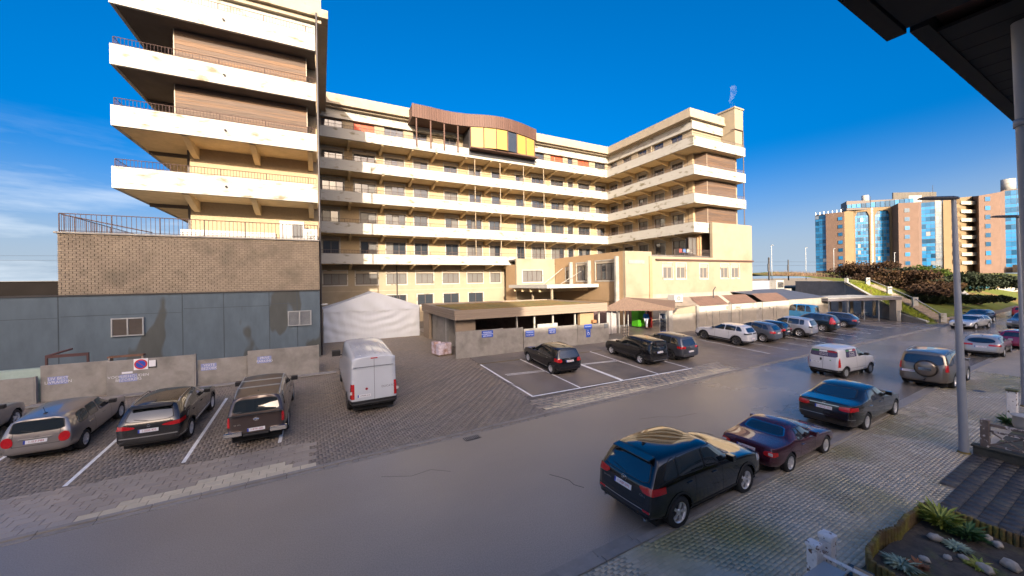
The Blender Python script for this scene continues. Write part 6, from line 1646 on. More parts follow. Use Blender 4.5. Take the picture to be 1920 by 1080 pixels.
def spoiler(w, x, z, m, ln=.16):
    def f(root, hit, S):
        MB().add([(x, -w, z), (x, w, z), (x + ln, w, z + .035), (x + ln, -w, z + .035), (x, -w, z - .025), (x, w, z - .025), (x + ln, w, z - .01), (x + ln, -w, z - .01)],
                 [(0, 3, 2, 1), (4, 5, 6, 7), (0, 1, 5, 4), (1, 2, 6, 5), (2, 3, 7, 6), (3, 0, 4, 7)]).build('roof_spoiler', m, root, bevel=.01)
    return f
def wiper(z, y0, y1):
    def f(root, hit, S):
        a = hit((-S['ro'] - 2, y0, z), (1, 0, 0)); b_ = hit((-S['ro'] - 2, y1, z + .06), (1, 0, 0))
        if a[0] and b_[0]: MB().bar(a[0] + Vector((-.015, 0, 0)), b_[0] + Vector((-.02, 0, 0)), .008, 5).build('rear_wiper', TRIM, root)
    return f
def auto_side(S, n=3, zt=-.10, rearx=None, zb=.035, rise=0.03, rearlean=.25):
    """generic row of side windows between windscreen base and rear pillar"""
    cx, wx = S['cowl'], S['wtop']; belt, Ht = S['belt'], S['H']; xr = rearx if rearx is not None else -.1
    zb0, zb1 = belt + zb, belt + zb + rise; zt_ = Ht + zt
    xf = cx - .22; L_ = xf - xr
    out = []
    def zlo(x): return zb0 + (zb1 - zb0) * (xf - x) / L_
    xb1 = wx + (cx - wx) * .12 - .98 + .0
    B = S.get('bpillar', wx - .62 + .05)
    out.append([[(xf, zlo(xf)), (wx + .10, zt_ - .02), (B + .05, zt_ + .01), (B + .05, zlo(B))], .10])
    if n == 2:
        out.append([[(B - .05, zlo(B)), (B - .05, zt_ + .01), (xr + rearlean, zt_ - .02), (xr, zlo(xr))], .10]); return out
    C = S.get('cpillar', B - .85)
    out.append([[(B - .05, zlo(B)), (B - .05, zt_ + .01), (C + .04 + .03, zt_), (C + .04, zlo(C))], .08])
    out.append([[(C - .04, zlo(C)), (C + .0, zt_), (xr + rearlean, zt_ - .03), (xr, zlo(xr))], .14])
    return out
# ------------------------------------------------------------------ car specifications and places
def C(**k):
    d = dict(cowl=None, rim='five'); d.update(k)
    if d['cowl'] is None: d['cowl'] = d['wb'] - .5
    d.setdefault('wtop', d['wb'] - 1.25); d.setdefault('rtop', -d['ro'] + .5)
    return d
SL_ = math.atan(.075)
def park(S, u, v, ang, wheel, label, group='cars parked in the lot', name='parked_car', cat='car', z=None, slope=True):
    S['gz'] = (zg(v + 1.2, u) - SL_ * 0 if slope else 0) + (.02 if slope else .0)
    r_ = make_car(S, name, label, group, cat)
    place(r_, u, v, ang, wheel, S)
    if slope:
        r_.location.z = zg(r_.location.y, u) + .025
        r_.rotation_euler = (0, -SL_, ang)
    else: r_.location.z = 0.0 if z is None else z
    return r_

# 1 grey-beige round-lamp hatch
S = C(ro=.72, wb=2.567, fo=.70, W=1.727, H=1.425, belt=.92, hood=.93, nose=.78, wtop=1.55, cowl=2.05, rake=.22, r=.31, roofw=.76, paint=paint('taupe_grey', (.30, .27, .25), .6, .3), tail_z=.90, brise=.0,
      rearp=[(-.60, .99), (.60, .99), (.54, 1.31), (-.54, 1.31)], rim='seven', plate=(.72, .0, '1-SLF-P84', 'red'), whip=-.15, handles=(.35, 1.2), handm=CHROME,
      tailp=[([(.50, .66), (.56, .60), (.66, .60), (.74, .66), (.76, .78), (.72, .88), (.62, .91), (.53, .86), (.49, .76)], .30)], seams=[(.62, .35, 1.3), (1.75, .35, 1.0)], boot=(.52, .60, 1.0), clad=.33, mirm=TRIM, bpillar=.98, cpillar=.35, heads=[(.5, .8, .6, .8, .4)])
S['side'] = auto_side(S, 3, zt=-.12, rearx=-.25, rise=.02, rearlean=.12)
S['extra'] = [rear_text('MINI', 0, .86, .06, CHROME), wiper(1.0, .05, .35), boxpart('plate_recess', -.735, -.72, -.36, .36, .81, .84, CHROME)]
park(S, -7.30, 18.22, R(90), 'rr', 'taupe grey hatchback with round red tail lamps, second car from the left')

# 2 dark SUV with long red lamps
S = C(ro=.90, wb=2.67, fo=.87, W=1.821, H=1.60, belt=1.05, hood=1.06, nose=.84, wtop=1.40, cowl=2.08, rake=.42, r=.345, paint=paint('dark_graphite', (.045, .043, .042), .6, .25), tail_z=1.02,
      rearp=[(-.62, 1.09), (.62, 1.09), (.52, 1.42), (-.52, 1.42)], rim='double', plate=(.80, .0, '1-SGR-432', 'red'), fin=-.2, rails=(-.3, 1.35), handles=(.35, 1.25),
      tailp=[([(.34, .90), (.55, .86), (.98, .90), (.98, 1.03), (.70, 1.00), (.36, .94)], .44)], seams=[(.60, .35, 1.4), (1.72, .35, 1.0)], boot=(.55, .72, 1.05), clad=.40, archtrim=.05, bpillar=.92, cpillar=.15, wframe=CHROME,
      rearlines=[(.60, .75, .035, CHROME)], heads=[(.5, .85, .68, .82, .4)])
S['side'] = auto_side(S, 3, zt=-.12, rearx=-.42, rise=.04, rearlean=.30)
S['extra'] = [ell_badge(0, .98, .04, .04, CHROME, 'disc') if False else ell_badge(0, .96, .04, .04), spoiler(.55, -.66, 1.50, TRIM, .2), wiper(1.1, .05, .4)]
S['extra'][0] = ell_badge(-.91, .95, .04, .04); S['extra'][0] = ell_badge(0, .95, .04, .04)
park(S, -4.32, 17.66, R(88.5), 'rr', 'dark graphite off-roader with silver roof rails and long red lamps, between two white lines')

# 3 pickup with hard top
S = C(ro=1.15, wb=3.15, fo=.90, W=1.85, H=1.80, belt=1.20, hood=1.16, nose=.95, wtop=1.95, cowl=2.62, rake=.26, r=.375, paint=paint('dark_brown', (.075, .052, .045), .5, .28), tail_z=1.17, brise=0.0, zb=.42, taper=1,
      rearp=[(-.70, 1.24), (.70, 1.24), (.60, 1.64), (-.60, 1.64)], rim='five', plate=(.66, .0, '1-BTK-402', 'red'), rails=(-.7, 1.9, STEEL, .07), handles=(1.15, 2.0), roofw=.78,
      tails=[(.76, .95, .80, 1.13, .12), ], seams=[(.72, .5, 1.6), (1.52, .5, 1.6)], clad=.46, mirs=1.25, mirm=TRIM, bpillar=1.55, cpillar=.72, heads=[(.5, .85, .78, .95, .3)], fin=-.4)
S['side'] = auto_side(S, 3, zt=-.14, rearx=-.85, rise=.01, rearlean=.22)
S['extra'] = [ell_badge(0, 1.0, .07, .055, CHROME, 'bar'), boxpart('rear_bumper', -1.26, -1.08, .40, .92, .50, .66, CHROME, .03, True), boxpart('bumper_step', -1.24, -1.10, -.38, .38, .46, .54, TRIM, .02), rear_text('V6 dCi', .55, .86, .07), rear_text('NAVARA', .5, 1.27, .05),
              boxpart('tailgate_ledge', -1.17, -1.12, -.80, .80, 1.165, 1.195, TRIM, .01), boxpart('cross_bar', .55, .60, -.66, .66, 1.86, 1.89, STEEL), boxpart('cross_bar', -.25, -.20, -.66, .66, 1.86, 1.89, STEEL)]
park(S, -1.20, 16.95, R(90.3), 'rr', 'dark brown double cab pickup with hard top and roof bars, third marked bay', name='parked_pickup', cat='pickup')

# 4 car cut by the left edge
S = C(ro=.75, wb=2.6, fo=.80, W=1.76, H=1.46, belt=.95, hood=.95, nose=.76, rake=.4, r=.32, paint=paint('silver_grey', (.24, .24, .26), .7, .28), rearp=[(-.58, 1.02), (.58, 1.02), (.5, 1.3), (-.5, 1.3)], rim='double', plate=(.75, 0, '1-KLT-615', 'red'),
      tails=[(.55, .9, .75, .92, .35)], seams=[(.62, .35, 1.3), (1.7, .35, 1.0)], mirm=P_ if False else TRIM, handles=(.4, 1.25))
S['side'] = auto_side(S, 3, rearx=-.3)
park(S, -10.45, 18.9, R(91), 'rr', 'silver grey hatchback mostly cut off by the left picture edge')

# 5 white panel van
WVAN = paint('van_white', (.50, .53, .57), 0.0, .3)
S = C(ro=1.03, wb=4.035, fo=.95, W=2.05, H=2.52, belt=1.32, hood=1.30, nose=1.0, wtop=3.45, cowl=4.35, rake=.10, lip=.02, r=.345, tw=.225, paint=WVAN, tail_z=1.30, brise=0, roofw=.88, rearroof=.97, zb=.32, crease=.1, bulge=.02, taper=1,
      rearp=None, rim='steel', rimm=RIMD, plate=(.86, .42, '1-MHR-513', 'black'), tails=[(.80, 1.05, .74, 1.36, .22)], bumper=(.30, .66, TRIM), clad=.36, vsplit=(.62, 2.36), seams=[(3.1, .5, 2.2), (1.8, .5, 2.2)], mirs=2.0, mirm=TRIM, mirx=4.0, mirz=.12, archtrim=.03, arch=.07,
      hseams=[(.78, .4, 3.6)], hm=TRIM, heads=[(.6, .95, .8, 1.1, .5)])
S['side'] = [[[(3.95, 1.42), (3.42, 2.08), (3.15, 2.1), (3.15, 1.42)], .1]]
def van_ribs(root, hit, S):
    for i in range(8):
        y = -.72 + i * 1.44 / 7; h = hit((1.0, y, 5), (0, 0, -1)); z = h[0].z if h[0] else 2.5
        h2 = hit((-.6, y, 5), (0, 0, -1)); z2 = h2[0].z if h2[0] else z; h3 = hit((3.0, y, 5), (0, 0, -1)); z3 = h3[0].z if h3[0] else z
        MB().add([(-.6, y - .035, z2 + .0), (-.6, y + .035, z2 + .0), (1, y + .035, z), (1, y - .035, z), (3.0, y + .035, z3), (3.0, y - .035, z3), (-.6, y - .02, z2 + .018), (-.6, y + .02, z2 + .018), (1, y + .02, z + .018), (1, y - .02, z + .018), (3.0, y + .02, z3 + .018), (3.0, y - .02, z3 + .018)],
                 [(0, 6, 9, 3), (7, 1, 2, 8), (6, 7, 8, 9), (3, 9, 11, 5), (8, 2, 4, 10), (9, 8, 10, 11), (0, 1, 7, 6)]).build('roof_rib', WVAN, root)
def van_rear(root, hit, S):
    h = hit((-3, .4, 1.6), (1, 0, 0)); x = h[0].x
    MB().box(x - .03, x - .002, .10, .72, .955, .985).build('plate_lamp_bar', TRIM, root); MB().box(x - .035, x - .002, -.24, -.13, 1.06, 1.26).build('door_handle', TRIM, root, bevel=.02)
    for y in (.82, -.82):
        for z in (1.55, 2.05): MB().box(x - .02, x + .05, y - .02, y + .02, z - .05, z + .05).build('hinge', WVAN, root, bevel=.01)
    MB().box(x - .012, x + .002, -.78, .78, 2.05, 2.062).build('door_crease', SEAM, root); MB().box(x - .01, x + .002, -.80, .80, 1.30, 1.312).build('door_crease', SHUT, root)
    h = hit((-3, 0, 2.36), (1, 0, 0)); xx = h[0].x if h[0] else x
    MB().box(xx - .03, xx + .02, -.14, .14, 2.38, 2.42).build('third_brake_light', TAIL, root)
    MB().box(-1.10, -.98, -.9, .9, .50, .56).build('bumper_step', TRIM, root, bevel=.02)
S['extra'] = [van_ribs, van_rear, ell_badge(0, 1.13, .055, .055, mat('red_badge', (.3, .01, .02), .4), 'disc', y=.32), rear_text('DUCATO', -.56, 1.14, .13, mat('grey_lettering', (.12, .12, .13), .4)),
              boxpart('tail_lamp_white', -1.035, -1.02, .90, .99, .96, 1.08, TAILW, 0, True)]
park(S, 0.94, 17.95, R(91.5), 'rl', 'white high-roof panel van parked on the driveway in front of the tent', group='delivery vans', name='parked_van', cat='van')

# 6 black compact people carrier
S = C(ro=.70, wb=2.72, fo=.86, W=1.80, H=1.60, belt=1.0, hood=1.0, nose=.80, wtop=1.45, cowl=2.28, rake=.30, r=.325, paint=paint('black_metallic', (.008, .008, .010), .3, .2), tail_z=.98, rearp=[(-.66, 1.04), (.66, 1.04), (.55, 1.42), (-.55, 1.42)],
      rim='ten', plate=(.86, 0, '1-HJD-728', 'red'), tailp=[([(.50, .84), (.60, .80), (.98, .86), (.98, 1.02), (.70, 1.03), (.52, .96)], .38)], seams=[(.62, .35, 1.35), (1.75, .35, 1.05)], boot=(.55, .60, 1.0), handles=(.4, 1.3), handm=CHROME, wframe=TRIM, bpillar=.95, cpillar=.10,
      rearlines=[(.955, .34, .02, CHROME)], hseams=[(1.01, -.4, 2.0)], hm=CHROME, hoff=.008, heads=[(.5, .85, .66, .85, .45)])
S['side'] = auto_side(S, 3, zt=-.12, rearx=-.35, rise=.04)
S['extra'] = [ell_badge(0, 1.0, .04, .04, CHROME, 'star'), boxpart('roof_seam', -.2, 1.3, -.01, .01, 1.585, 1.600, SEAM)]
park(S, 11.91, 18.46, R(89.5), 'rl', 'black compact people carrier with red lamps, alone in the middle bays')

# 7 black people carrier
S = C(ro=.86, wb=2.68, fo=.86, W=1.83, H=1.66, belt=1.02, hood=1.02, nose=.82, wtop=1.5, cowl=2.35, rake=.16, r=.325, paint=paint('black_satin', (.010, .010, .011), .3, .25), tail_z=.98, roofw=.80, rearp=[(-.68, 1.06), (.68, 1.06), (.62, 1.50), (-.62, 1.50)],
      rim='five', plate=(.90, 0, '1-VFK-306', 'black'), tails=[(.78, .95, .86, 1.35, .12, TRIM)], seams=[(.58, .35, 1.4), (1.75, .35, 1.1)], boot=(.72, .60, 1.0), handles=(.35, 1.3), rails=(-.5, 1.4, TRIM), bpillar=.98, cpillar=.06,
      rearlines=[(.985, .66, .012, CHROME), (.40, .6, .05, mat('bumper_shine', (.25, .27, .3), .2, metal=.6))], hseams=[(.40, .3, 2.3)], hm=CHROME, hoff=.008, heads=[(.5, .85, .66, .85, .45)])
S['side'] = auto_side(S, 3, zt=-.13, rearx=-.58, rise=.0, rearlean=.18)
S['extra'] = [ell_badge(0, 1.0, .045, .035), wiper(1.1, 0, .4)]
park(S, 18.38, 17.80, R(90), 'rl', 'black boxy people carrier with dark rear glass, in front of the lattice stand')

# 8 grey people carrier beside it
S = C(ro=.92, wb=2.79, fo=.90, W=1.86, H=1.66, belt=1.05, hood=1.04, nose=.84, wtop=1.5, cowl=2.45, rake=.35, r=.34, paint=paint('slate_grey', (.10, .105, .12), .6, .28), tail_z=1.02, rearp=[(-.64, 1.08), (.64, 1.08), (.55, 1.46), (-.55, 1.46)],
      rim='double', rimm=RIMD, plate=(.70, 0, '1-XCD-914', 'red'), tails=[(.45, .95, .90, 1.04, .42)], seams=[(.6, .35, 1.4)], boot=(.60, .60, 1.0), fin=-.3, bpillar=.98, cpillar=.05, handles=(.4,))
S['side'] = auto_side(S, 3, zt=-.13, rearx=-.55, rise=.05)
S['extra'] = [ell_badge(0, 1.0, .05, .06)]
park(S, 21.15, 17.75, R(92), 'rl', 'slate grey people carrier close against the black boxy one')

# 9 white crossover
S = C(ro=.86, wb=2.675, fo=.91, W=1.84, H=1.62, belt=1.08, hood=1.06, nose=.86, wtop=1.45, cowl=2.2, rake=.42, r=.355, paint=paint('pearl_white', (.52, .53, .56), .1, .25), tail_z=1.04, rearp=[(-.60, 1.12), (.60, 1.12), (.5, 1.42), (-.5, 1.42)],
      rim='five', rimm=RIMD, plate=(.62, 0, '1-YAX-250', 'red'), tails=[(.10, .95, .95, 1.06, .30, TRIM)], seams=[(.6, .35, 1.4), (1.72, .35, 1.1)], clad=.44, archtrim=.05, handles=(.4, 1.3), bpillar=.95, cpillar=.08, mirm=TRIM, heads=[(.5, .9, .75, .88, .45)])
S['side'] = auto_side(S, 3, zt=-.12, rearx=-.40, rise=.07)
park(S, 29.81, 18.58, R(96), 'rl', 'white crossover with dark wheels, first car along the garages')
# 10 grey SUV
S = C(ro=.85, wb=2.60, fo=.90, W=1.83, H=1.59, belt=1.06, hood=1.05, nose=.84, rake=.46, r=.345, paint=paint('storm_grey', (.12, .13, .15), .6, .28), tail_z=1.03, rearp=[(-.60, 1.10), (.60, 1.10), (.5, 1.40), (-.5, 1.40)], rim='ten',
      plate=(.85, 0, '1-TTQ-581', 'red'), tails=[(.46, .95, .84, 1.02, .35)], seams=[(.6, .35, 1.4), (1.7, .35, 1.1)], clad=.36, handles=(.4, 1.25), rails=(-.2, 1.3, CHROME), bpillar=.95, cpillar=.1)
S['side'] = auto_side(S, 3, zt=-.12, rearx=-.38, rise=.05)
park(S, 33.1, 18.35, R(96), 'rl', 'storm grey off-roader just right of the white crossover')
# 11 small black car
S = C(ro=.70, wb=2.5, fo=.78, W=1.74, H=1.47, belt=.97, hood=.97, nose=.78, rake=.36, r=.315, paint=paint('black_small', (.010, .011, .014), .4, .22), rearp=[(-.58, 1.03), (.58, 1.03), (.48, 1.32), (-.48, 1.32)], rim='ten', plate=(.7, 0, '1-PRV-117', 'red'),
      tails=[(.5, .9, .78, .95, .3)], seams=[(.6, .35, 1.3)])
S['side'] = auto_side(S, 3, rearx=-.3)
park(S, 35.75, 18.75, R(96), 'rl', 'small black hatchback mostly hidden between the grey and the silver off-roaders')
# 12 silver off-roader
S = C(ro=.92, wb=2.74, fo=.93, W=1.90, H=1.72, belt=1.12, hood=1.14, nose=.92, wtop=1.48, cowl=2.2, rake=.34, r=.37, paint=paint('bright_silver', (.46, .47, .50), .55, .28), tail_z=1.08, roofw=.79, rearp=[(-.66, 1.16), (.66, 1.16), (.58, 1.55), (-.58, 1.55)],
      rim='double', plate=(.86, 0, '1-UJH-668', 'red'), tails=[(.56, .95, .94, 1.08, .25, TRIM)], seams=[(.6, .4, 1.5), (1.7, .4, 1.15)], clad=.46, archtrim=.04, handles=(.4, 1.3), bpillar=.95, cpillar=.05, mirm=TRIM)
S['side'] = auto_side(S, 3, zt=-.13, rearx=-.30, rise=.02, rearlean=.05)
park(S, 38.67, 18.26, R(97), 'rl', 'bright silver off-roader with tall body, third from the white crossover')
# 13 dark estate/SUV with chrome line
S = C(ro=.98, wb=2.77, fo=.90, W=1.90, H=1.68, belt=1.08, hood=1.08, nose=.88, wtop=1.48, cowl=2.2, rake=.40, r=.37, paint=paint('dark_teal_black', (.018, .028, .03), .5, .22), tail_z=1.05, rearp=[(-.62, 1.12), (.62, 1.12), (.52, 1.50), (-.52, 1.50)],
      rim='five', plate=(.78, 0, '1-NPE-309', 'red'), tails=[(.56, .95, .84, 1.45, .45)], seams=[(.6, .4, 1.5)], clad=.40, handles=(.4, 1.3), rails=(-.4, 1.4, CHROME), wframe=CHROME, bpillar=.95, cpillar=.0)
S['side'] = auto_side(S, 3, zt=-.12, rearx=-.45, rise=.06)
park(S, 43.93, 18.73, R(97), 'rl', 'dark estate-like off-roader with chrome window line and tall red lamps')
# 14 dark blue estate
S = C(ro=1.0, wb=2.75, fo=.88, W=1.82, H=1.47, belt=.96, hood=.94, nose=.76, rake=.55, r=.33, paint=paint('deep_blue', (.02, .05, .12), .5, .25), tail_z=.94, rearp=[(-.60, 1.0), (.60, 1.0), (.5, 1.33), (-.5, 1.33)], rim='ten', plate=(.7, 0, '1-ZEB-447', 'red'),
      tails=[(.5, .9, .76, .92, .35)], seams=[(.6, .35, 1.3)], rails=(-.5, 1.3, TRIM))
S['side'] = auto_side(S, 3, rearx=-.55)
park(S, 49.09, 19.03, R(98), 'rl', 'deep blue estate, last parked car before the bicycle shelter')
S = C(ro=.9, wb=2.75, fo=.88, W=1.82, H=1.95, belt=1.1, hood=1.1, nose=.9, rake=.2, r=.33, paint=paint('sky_blue', (.04, .25, .5), .3, .3), tail_z=1.0, detail=1, roofw=.84, rearp=[(-.60, 1.2), (.60, 1.2), (.55, 1.7), (-.55, 1.7)], side=[])
S['side'] = auto_side(S, 3, rearx=-.5)
park(S, 49.3, 22.6, R(98), 'rl', 'bright blue van half hidden behind the deep blue estate', group='delivery vans', name='parked_van', cat='van')

ROADA = R(2.4)
# 15 near black SUV
S = C(ro=.87, wb=2.70, fo=.985, W=1.84, H=1.67, belt=1.07, hood=1.06, nose=.86, wtop=1.50, cowl=2.20, rake=.44, r=.365, tw=.225, paint=paint('jet_black', (.004, .004, .005), .15, .13), tail_z=1.04, roofw=.76, sub=3, arch=.05,
      rearp=[(-.66, 1.10), (.66, 1.10), (.53, 1.47), (-.53, 1.47)], rim='double', plate=(.88, .0, '1-XBP-093', 'red'), fin=-.12, handles=(.38, 1.32), tailp=[([(.46, .98), (.60, .89), (.98, .93), (.98, 1.07), (.70, 1.06), (.46, 1.02)], .44)], seams=[(.60, .35, 1.45), (1.66, .35, 1.1)], boot=(.62, .66, 1.05),
      clad=.42, archtrim=.05, mirx=1.92, bpillar=.98, cpillar=.02, rearlines=[(.55, .78, .02, CHROME)], heads=[(.5, .92, .74, .90, .45)], grille=(.5, .45, .8))
S['side'] = auto_side(S, 3, zt=-.13, rearx=-.48, rise=.08, rearlean=.34)
S['extra'] = [ell_badge(0, 1.02, .075, .055, CHROME, 'wing'), exhaust(.62, .33, True), rear_text('CX-5', -.56, .84, .075), rear_text('SKYACTIV', .52, .84, .05), spoiler(.56, -.62, 1.56, S['paint'], .22), wiper(1.13, .02, .42),
              boxpart('rear_reflector', -.885, -.86, .58, .76, .52, .56, TAIL, 0, True)]
park(S, 7.22, 5.84, ROADA, 'rr', 'glossy black off-roader parked nearest to us at the near kerb', group='cars parked along the near kerb', slope=False)
# 16 roadster
S = C(ro=.83, wb=2.265, fo=.86, W=1.675, H=1.225, belt=.80, hood=.83, nose=.62, wtop=1.08, cowl=1.55, rtop=.42, deck=(.12, .86), r=.295, zb=.2, roofw=.70, paint=paint('dark_plum', (.085, .018, .034), .5, .25), sub=3, arch=.04,
      rearp=[(-.55, .93), (.55, .93), (.46, 1.13), (-.46, 1.13)], rframe=CHROME, rim='ten', plate=(.66, 0, '1-BVW-367', 'red'), tailp=[([(.46, .66), (.50, .60), (.70, .59), (.84, .64), (.84, .70), (.72, .74), (.52, .73)], .20)], seams=[(.60, .3, .85), (1.48, .3, .85)], handles=(.72,), handm=CHROME, mirx=1.30, mirz=.03, clad=.24,
      bumper=None, heads=[(.4, .7, .5, .6, .3)], fin=None)
S.pop('bumper')
S['side'] = [[[(1.42, .84), (.98, 1.10), (.56, 1.11), (.50, .84)], .08]]
S['rtop'] = .42
S['extra'] = [boxpart('tail_lamp_clear', -.815, -.79, .60, .72, .62, .70, TAILW, .01, True), boxpart('hardtop_seal', .44, .52, -.60, .60, .868, .885, TRIM, .01),
              lambda root, hit, S: [MB().blob((.62, y, .80), .17, seg=10, jit=0, sq=(.5, 1, 1.5)).build('seat_back', TRIM, root) for y in (-.33, .33)]]
park(S, 12.10, 5.96, ROADA, 'rr', 'small plum coloured two-seater with hard top behind the black off-roader', group='cars parked along the near kerb', slope=False)
# 17 dark saloon
S = C(ro=1.13, wb=2.874, fo=.85, W=1.854, H=1.465, belt=.97, hood=.97, nose=.74, wtop=1.62, cowl=2.28, rtop=.42, deck=(-.26, 1.06), r=.335, zb=.2, roofw=.76, paint=paint('dark_brown_saloon', (.028, .022, .018), .6, .18), sub=3, tail_z=1.0,
      rearp=[(-.62, 1.12), (.62, 1.12), (.52, 1.36), (-.52, 1.36)], rim='ten', plate=(.84, 0, '1-GCQ-255', 'red'), tailp=[([(.44, .84), (.60, .80), (.98, .86), (.98, .97), (.70, .985), (.46, .96)], .40)], seams=[(.55, .3, 1.35), (1.62, .3, 1.1)], handles=(.35, 1.3), handm=CHROME, clad=.27, wframe=TRIM, bpillar=1.0,
      rearlines=[(.955, .45, .02, CHROME), (.56, .86, .018, CHROME)], hseams=[(.32, .4, 2.4)], hm=CHROME, hoff=.006, heads=[(.5, .9, .62, .78, .4)], mirx=1.98)
S['side'] = [[[(2.08, 1.0), (1.62, 1.345), (1.07, 1.37), (1.05, 1.0)], .08], [[(.98, 1.0), (.98, 1.37), (.50, 1.335), (.20, 1.01)], .08], [[(.12, 1.03), (.40, 1.28), (.36, 1.29), (-.06, 1.06)], .05]]
S['extra'] = [ell_badge(0, 1.0, .045, .045, CHROME, 'star'), rear_text('E 220', -.55, .92, .06), rear_text('CDI', .55, .92, .06)]
park(S, 17.84, 6.24, ROADA, 'rr', 'dark brown saloon with chrome trim, third at the near kerb', group='cars parked along the near kerb', slope=False)
# 18 white compact van with red, white, green window films
NW = paint('small_van_white', (.52, .53, .56), 0.0, .3)
S = C(ro=.62, wb=2.51, fo=.74, W=1.70, H=1.72, belt=1.10, hood=1.10, nose=.84, wtop=1.45, cowl=2.25, rake=.16, lip=.03, r=.30, paint=NW, tail_z=1.08, roofw=.82, brise=0, rearp=[(-.66, 1.16), (.66, 1.16), (.60, 1.50), (-.60, 1.50)], rim='steel', rimm=STEEL,
      plate=(.80, .38, '1-NZK-742', 'black'), tails=[(.74, .9, .62, 1.14, .16)], seams=[(1.05, .4, 1.5), (1.95, .4, 1.15)], vsplit=(.45, 1.2), bumper=(.22, .46, TRIM), clad=.28, mirm=TRIM, archtrim=.03, hseams=[(.52, .45, 1.95)], hm=TRIM, hoff=.012,
      rearglass=mat('printed_film_dark', (.07, .06, .12), .2, var=.4, scale=30), heads=[(.5, .85, .7, .95, .4)])
FILM = MATS['printed_film_dark']
S['side'] = [[[(2.05, 1.14), (1.55, 1.54), (1.22, 1.56), (1.22, 1.14)], .1], [[(1.10, 1.14), (1.10, 1.56), (.18, 1.56), (.05, 1.14)], .08, FILM]]
FG, FRD = mat('film_green', (.05, .20, .09), .3), mat('film_red', (.40, .03, .05), .3)
def films(root, hit, S):
    for (ya, yb, m_) in ((.24, .60, FG), (-.16, .22, SW), (-.60, -.18, FRD)):
        h = hit((-3, (ya + yb) / 2, 1.44), (1, 0, 0)); x = h[0].x
        MB().box(x - .022, x - .012, ya, yb, 1.40, 1.50).build('printed_stripe', m_, root)
    for z in (1.32, 1.24): text('film_lettering', 'RISTORANTE', .07, SW, root, (hit((-3, 0, z), (1, 0, 0))[0].x - .014, 0, z), (R(90), 0, -math.pi / 2))
    for s_ in (1, -1):
        for (xa, xb, m_) in ((.15, .44, FG if s_ < 0 else FRD), (.46, .76, SW), (.78, 1.06, FRD if s_ < 0 else FG)):
            y = hit(((xa + xb) / 2, s_ * 3, 1.48), (0, -s_, 0))[0].y
            MB().box(xa, xb, min(y, y + s_ * .012), max(y, y + s_ * .012), 1.45, 1.54).build('printed_stripe', m_, root)
        for z in (1.36, 1.27, 1.19):
            y = hit((.6, s_ * 3, z), (0, -s_, 0))[0].y; text('film_lettering', 'RISTORANTE', .09, SW, root, (.62, y + s_ * .013, z), (R(90), 0, 0 if s_ < 0 else math.pi))
    h = hit((-3, .12, 1.0), (1, 0, 0)); MB().box(h[0].x - .02, h[0].x, .06, .15, .92, 1.06).build('door_handle', TRIM, root)
    h = hit((-3, -.35, 1.0), (1, 0, 0)); MB().add([(h[0].x - .01, -.27, .92), (h[0].x - .01, -.43, .92), (h[0].x - .01, -.35, 1.02)], [(0, 1, 2)]).build('badge', FG, root); text('lettering', 'PIZZA', .05, FG, root, (h[0].x - .012, -.35, .88), (R(90), 0, -math.pi / 2))
S['extra'] = [films]
ct = park(S, 26.1, 10.0, R(-4), 'rr', 'white compact van with red, white and green window films, out on the road', group=None, slope=False, name='moving_van', cat='van')
# 19 beige off-roader with spare wheel
S = C(ro=.98, wb=2.60, fo=.85, W=1.885, H=1.85, belt=1.18, hood=1.16, nose=.95, wtop=1.42, cowl=2.05, rake=.20, lip=.03, r=.38, tw=.24, paint=paint('bronze_beige', (.20, .165, .135), .6, .3), tail_z=1.15, roofw=.80, rearp=[(-.70, 1.22), (.70, 1.22), (.62, 1.64), (-.62, 1.64)],
      rim='double', plate=(.80, .52, '1-CLN-839', 'red'), tails=[(.76, .97, .92, 1.24, .18)], seams=[(.55, .45, 1.6), (1.6, .45, 1.2)], bumper=(.38, .62, paint('bronze_beige2', (.20, .165, .135), .6, .3)), clad=.46, archtrim=.05, cladm=MATS['paint_bronze_beige'], handles=(.35, 1.25), rails=(-.5, 1.3, STEEL), bpillar=.85, cpillar=-.05, mirm=CHROME)
S['side'] = auto_side(S, 3, zt=-.13, rearx=-.72, rise=0, rearlean=.08)
def spare(root, hit, S):
    mb = MB(); mb.lathe([(0, 0), (.30, .0), (.385, .05), (.40, .13), (.385, .22), (.30, .25)], 28, axis='y')
    o = mb.build('spare_wheel_cover', S['paint'], root, loc=(-1.20, -.14, 1.02), rot=(0, 0, -math.pi / 2))
    t_ = MB().lathe([(.392, .03), (.415, .06), (.418, .20), (.392, .24)], 28, axis='y').build('spare_tyre_band', TRIM, root, loc=(-1.20, -.14, 1.02), rot=(0, 0, -math.pi / 2))
    MB().bar((-1.02, -.1, .5), (-1.18, -.1, .46), .03, 8).build('tow_hook', DARKM, root)
    MB().box(-1.215, -1.195, -.36, .10, .93, 1.06).build('cover_plate', CHROME, root, bevel=.02)
S['extra'] = [spare]
park(S, 28.05, 6.42, R(3), 'rr', 'beige off-roader with covered spare wheel on its tailgate', group='cars parked along the near kerb', slope=False)
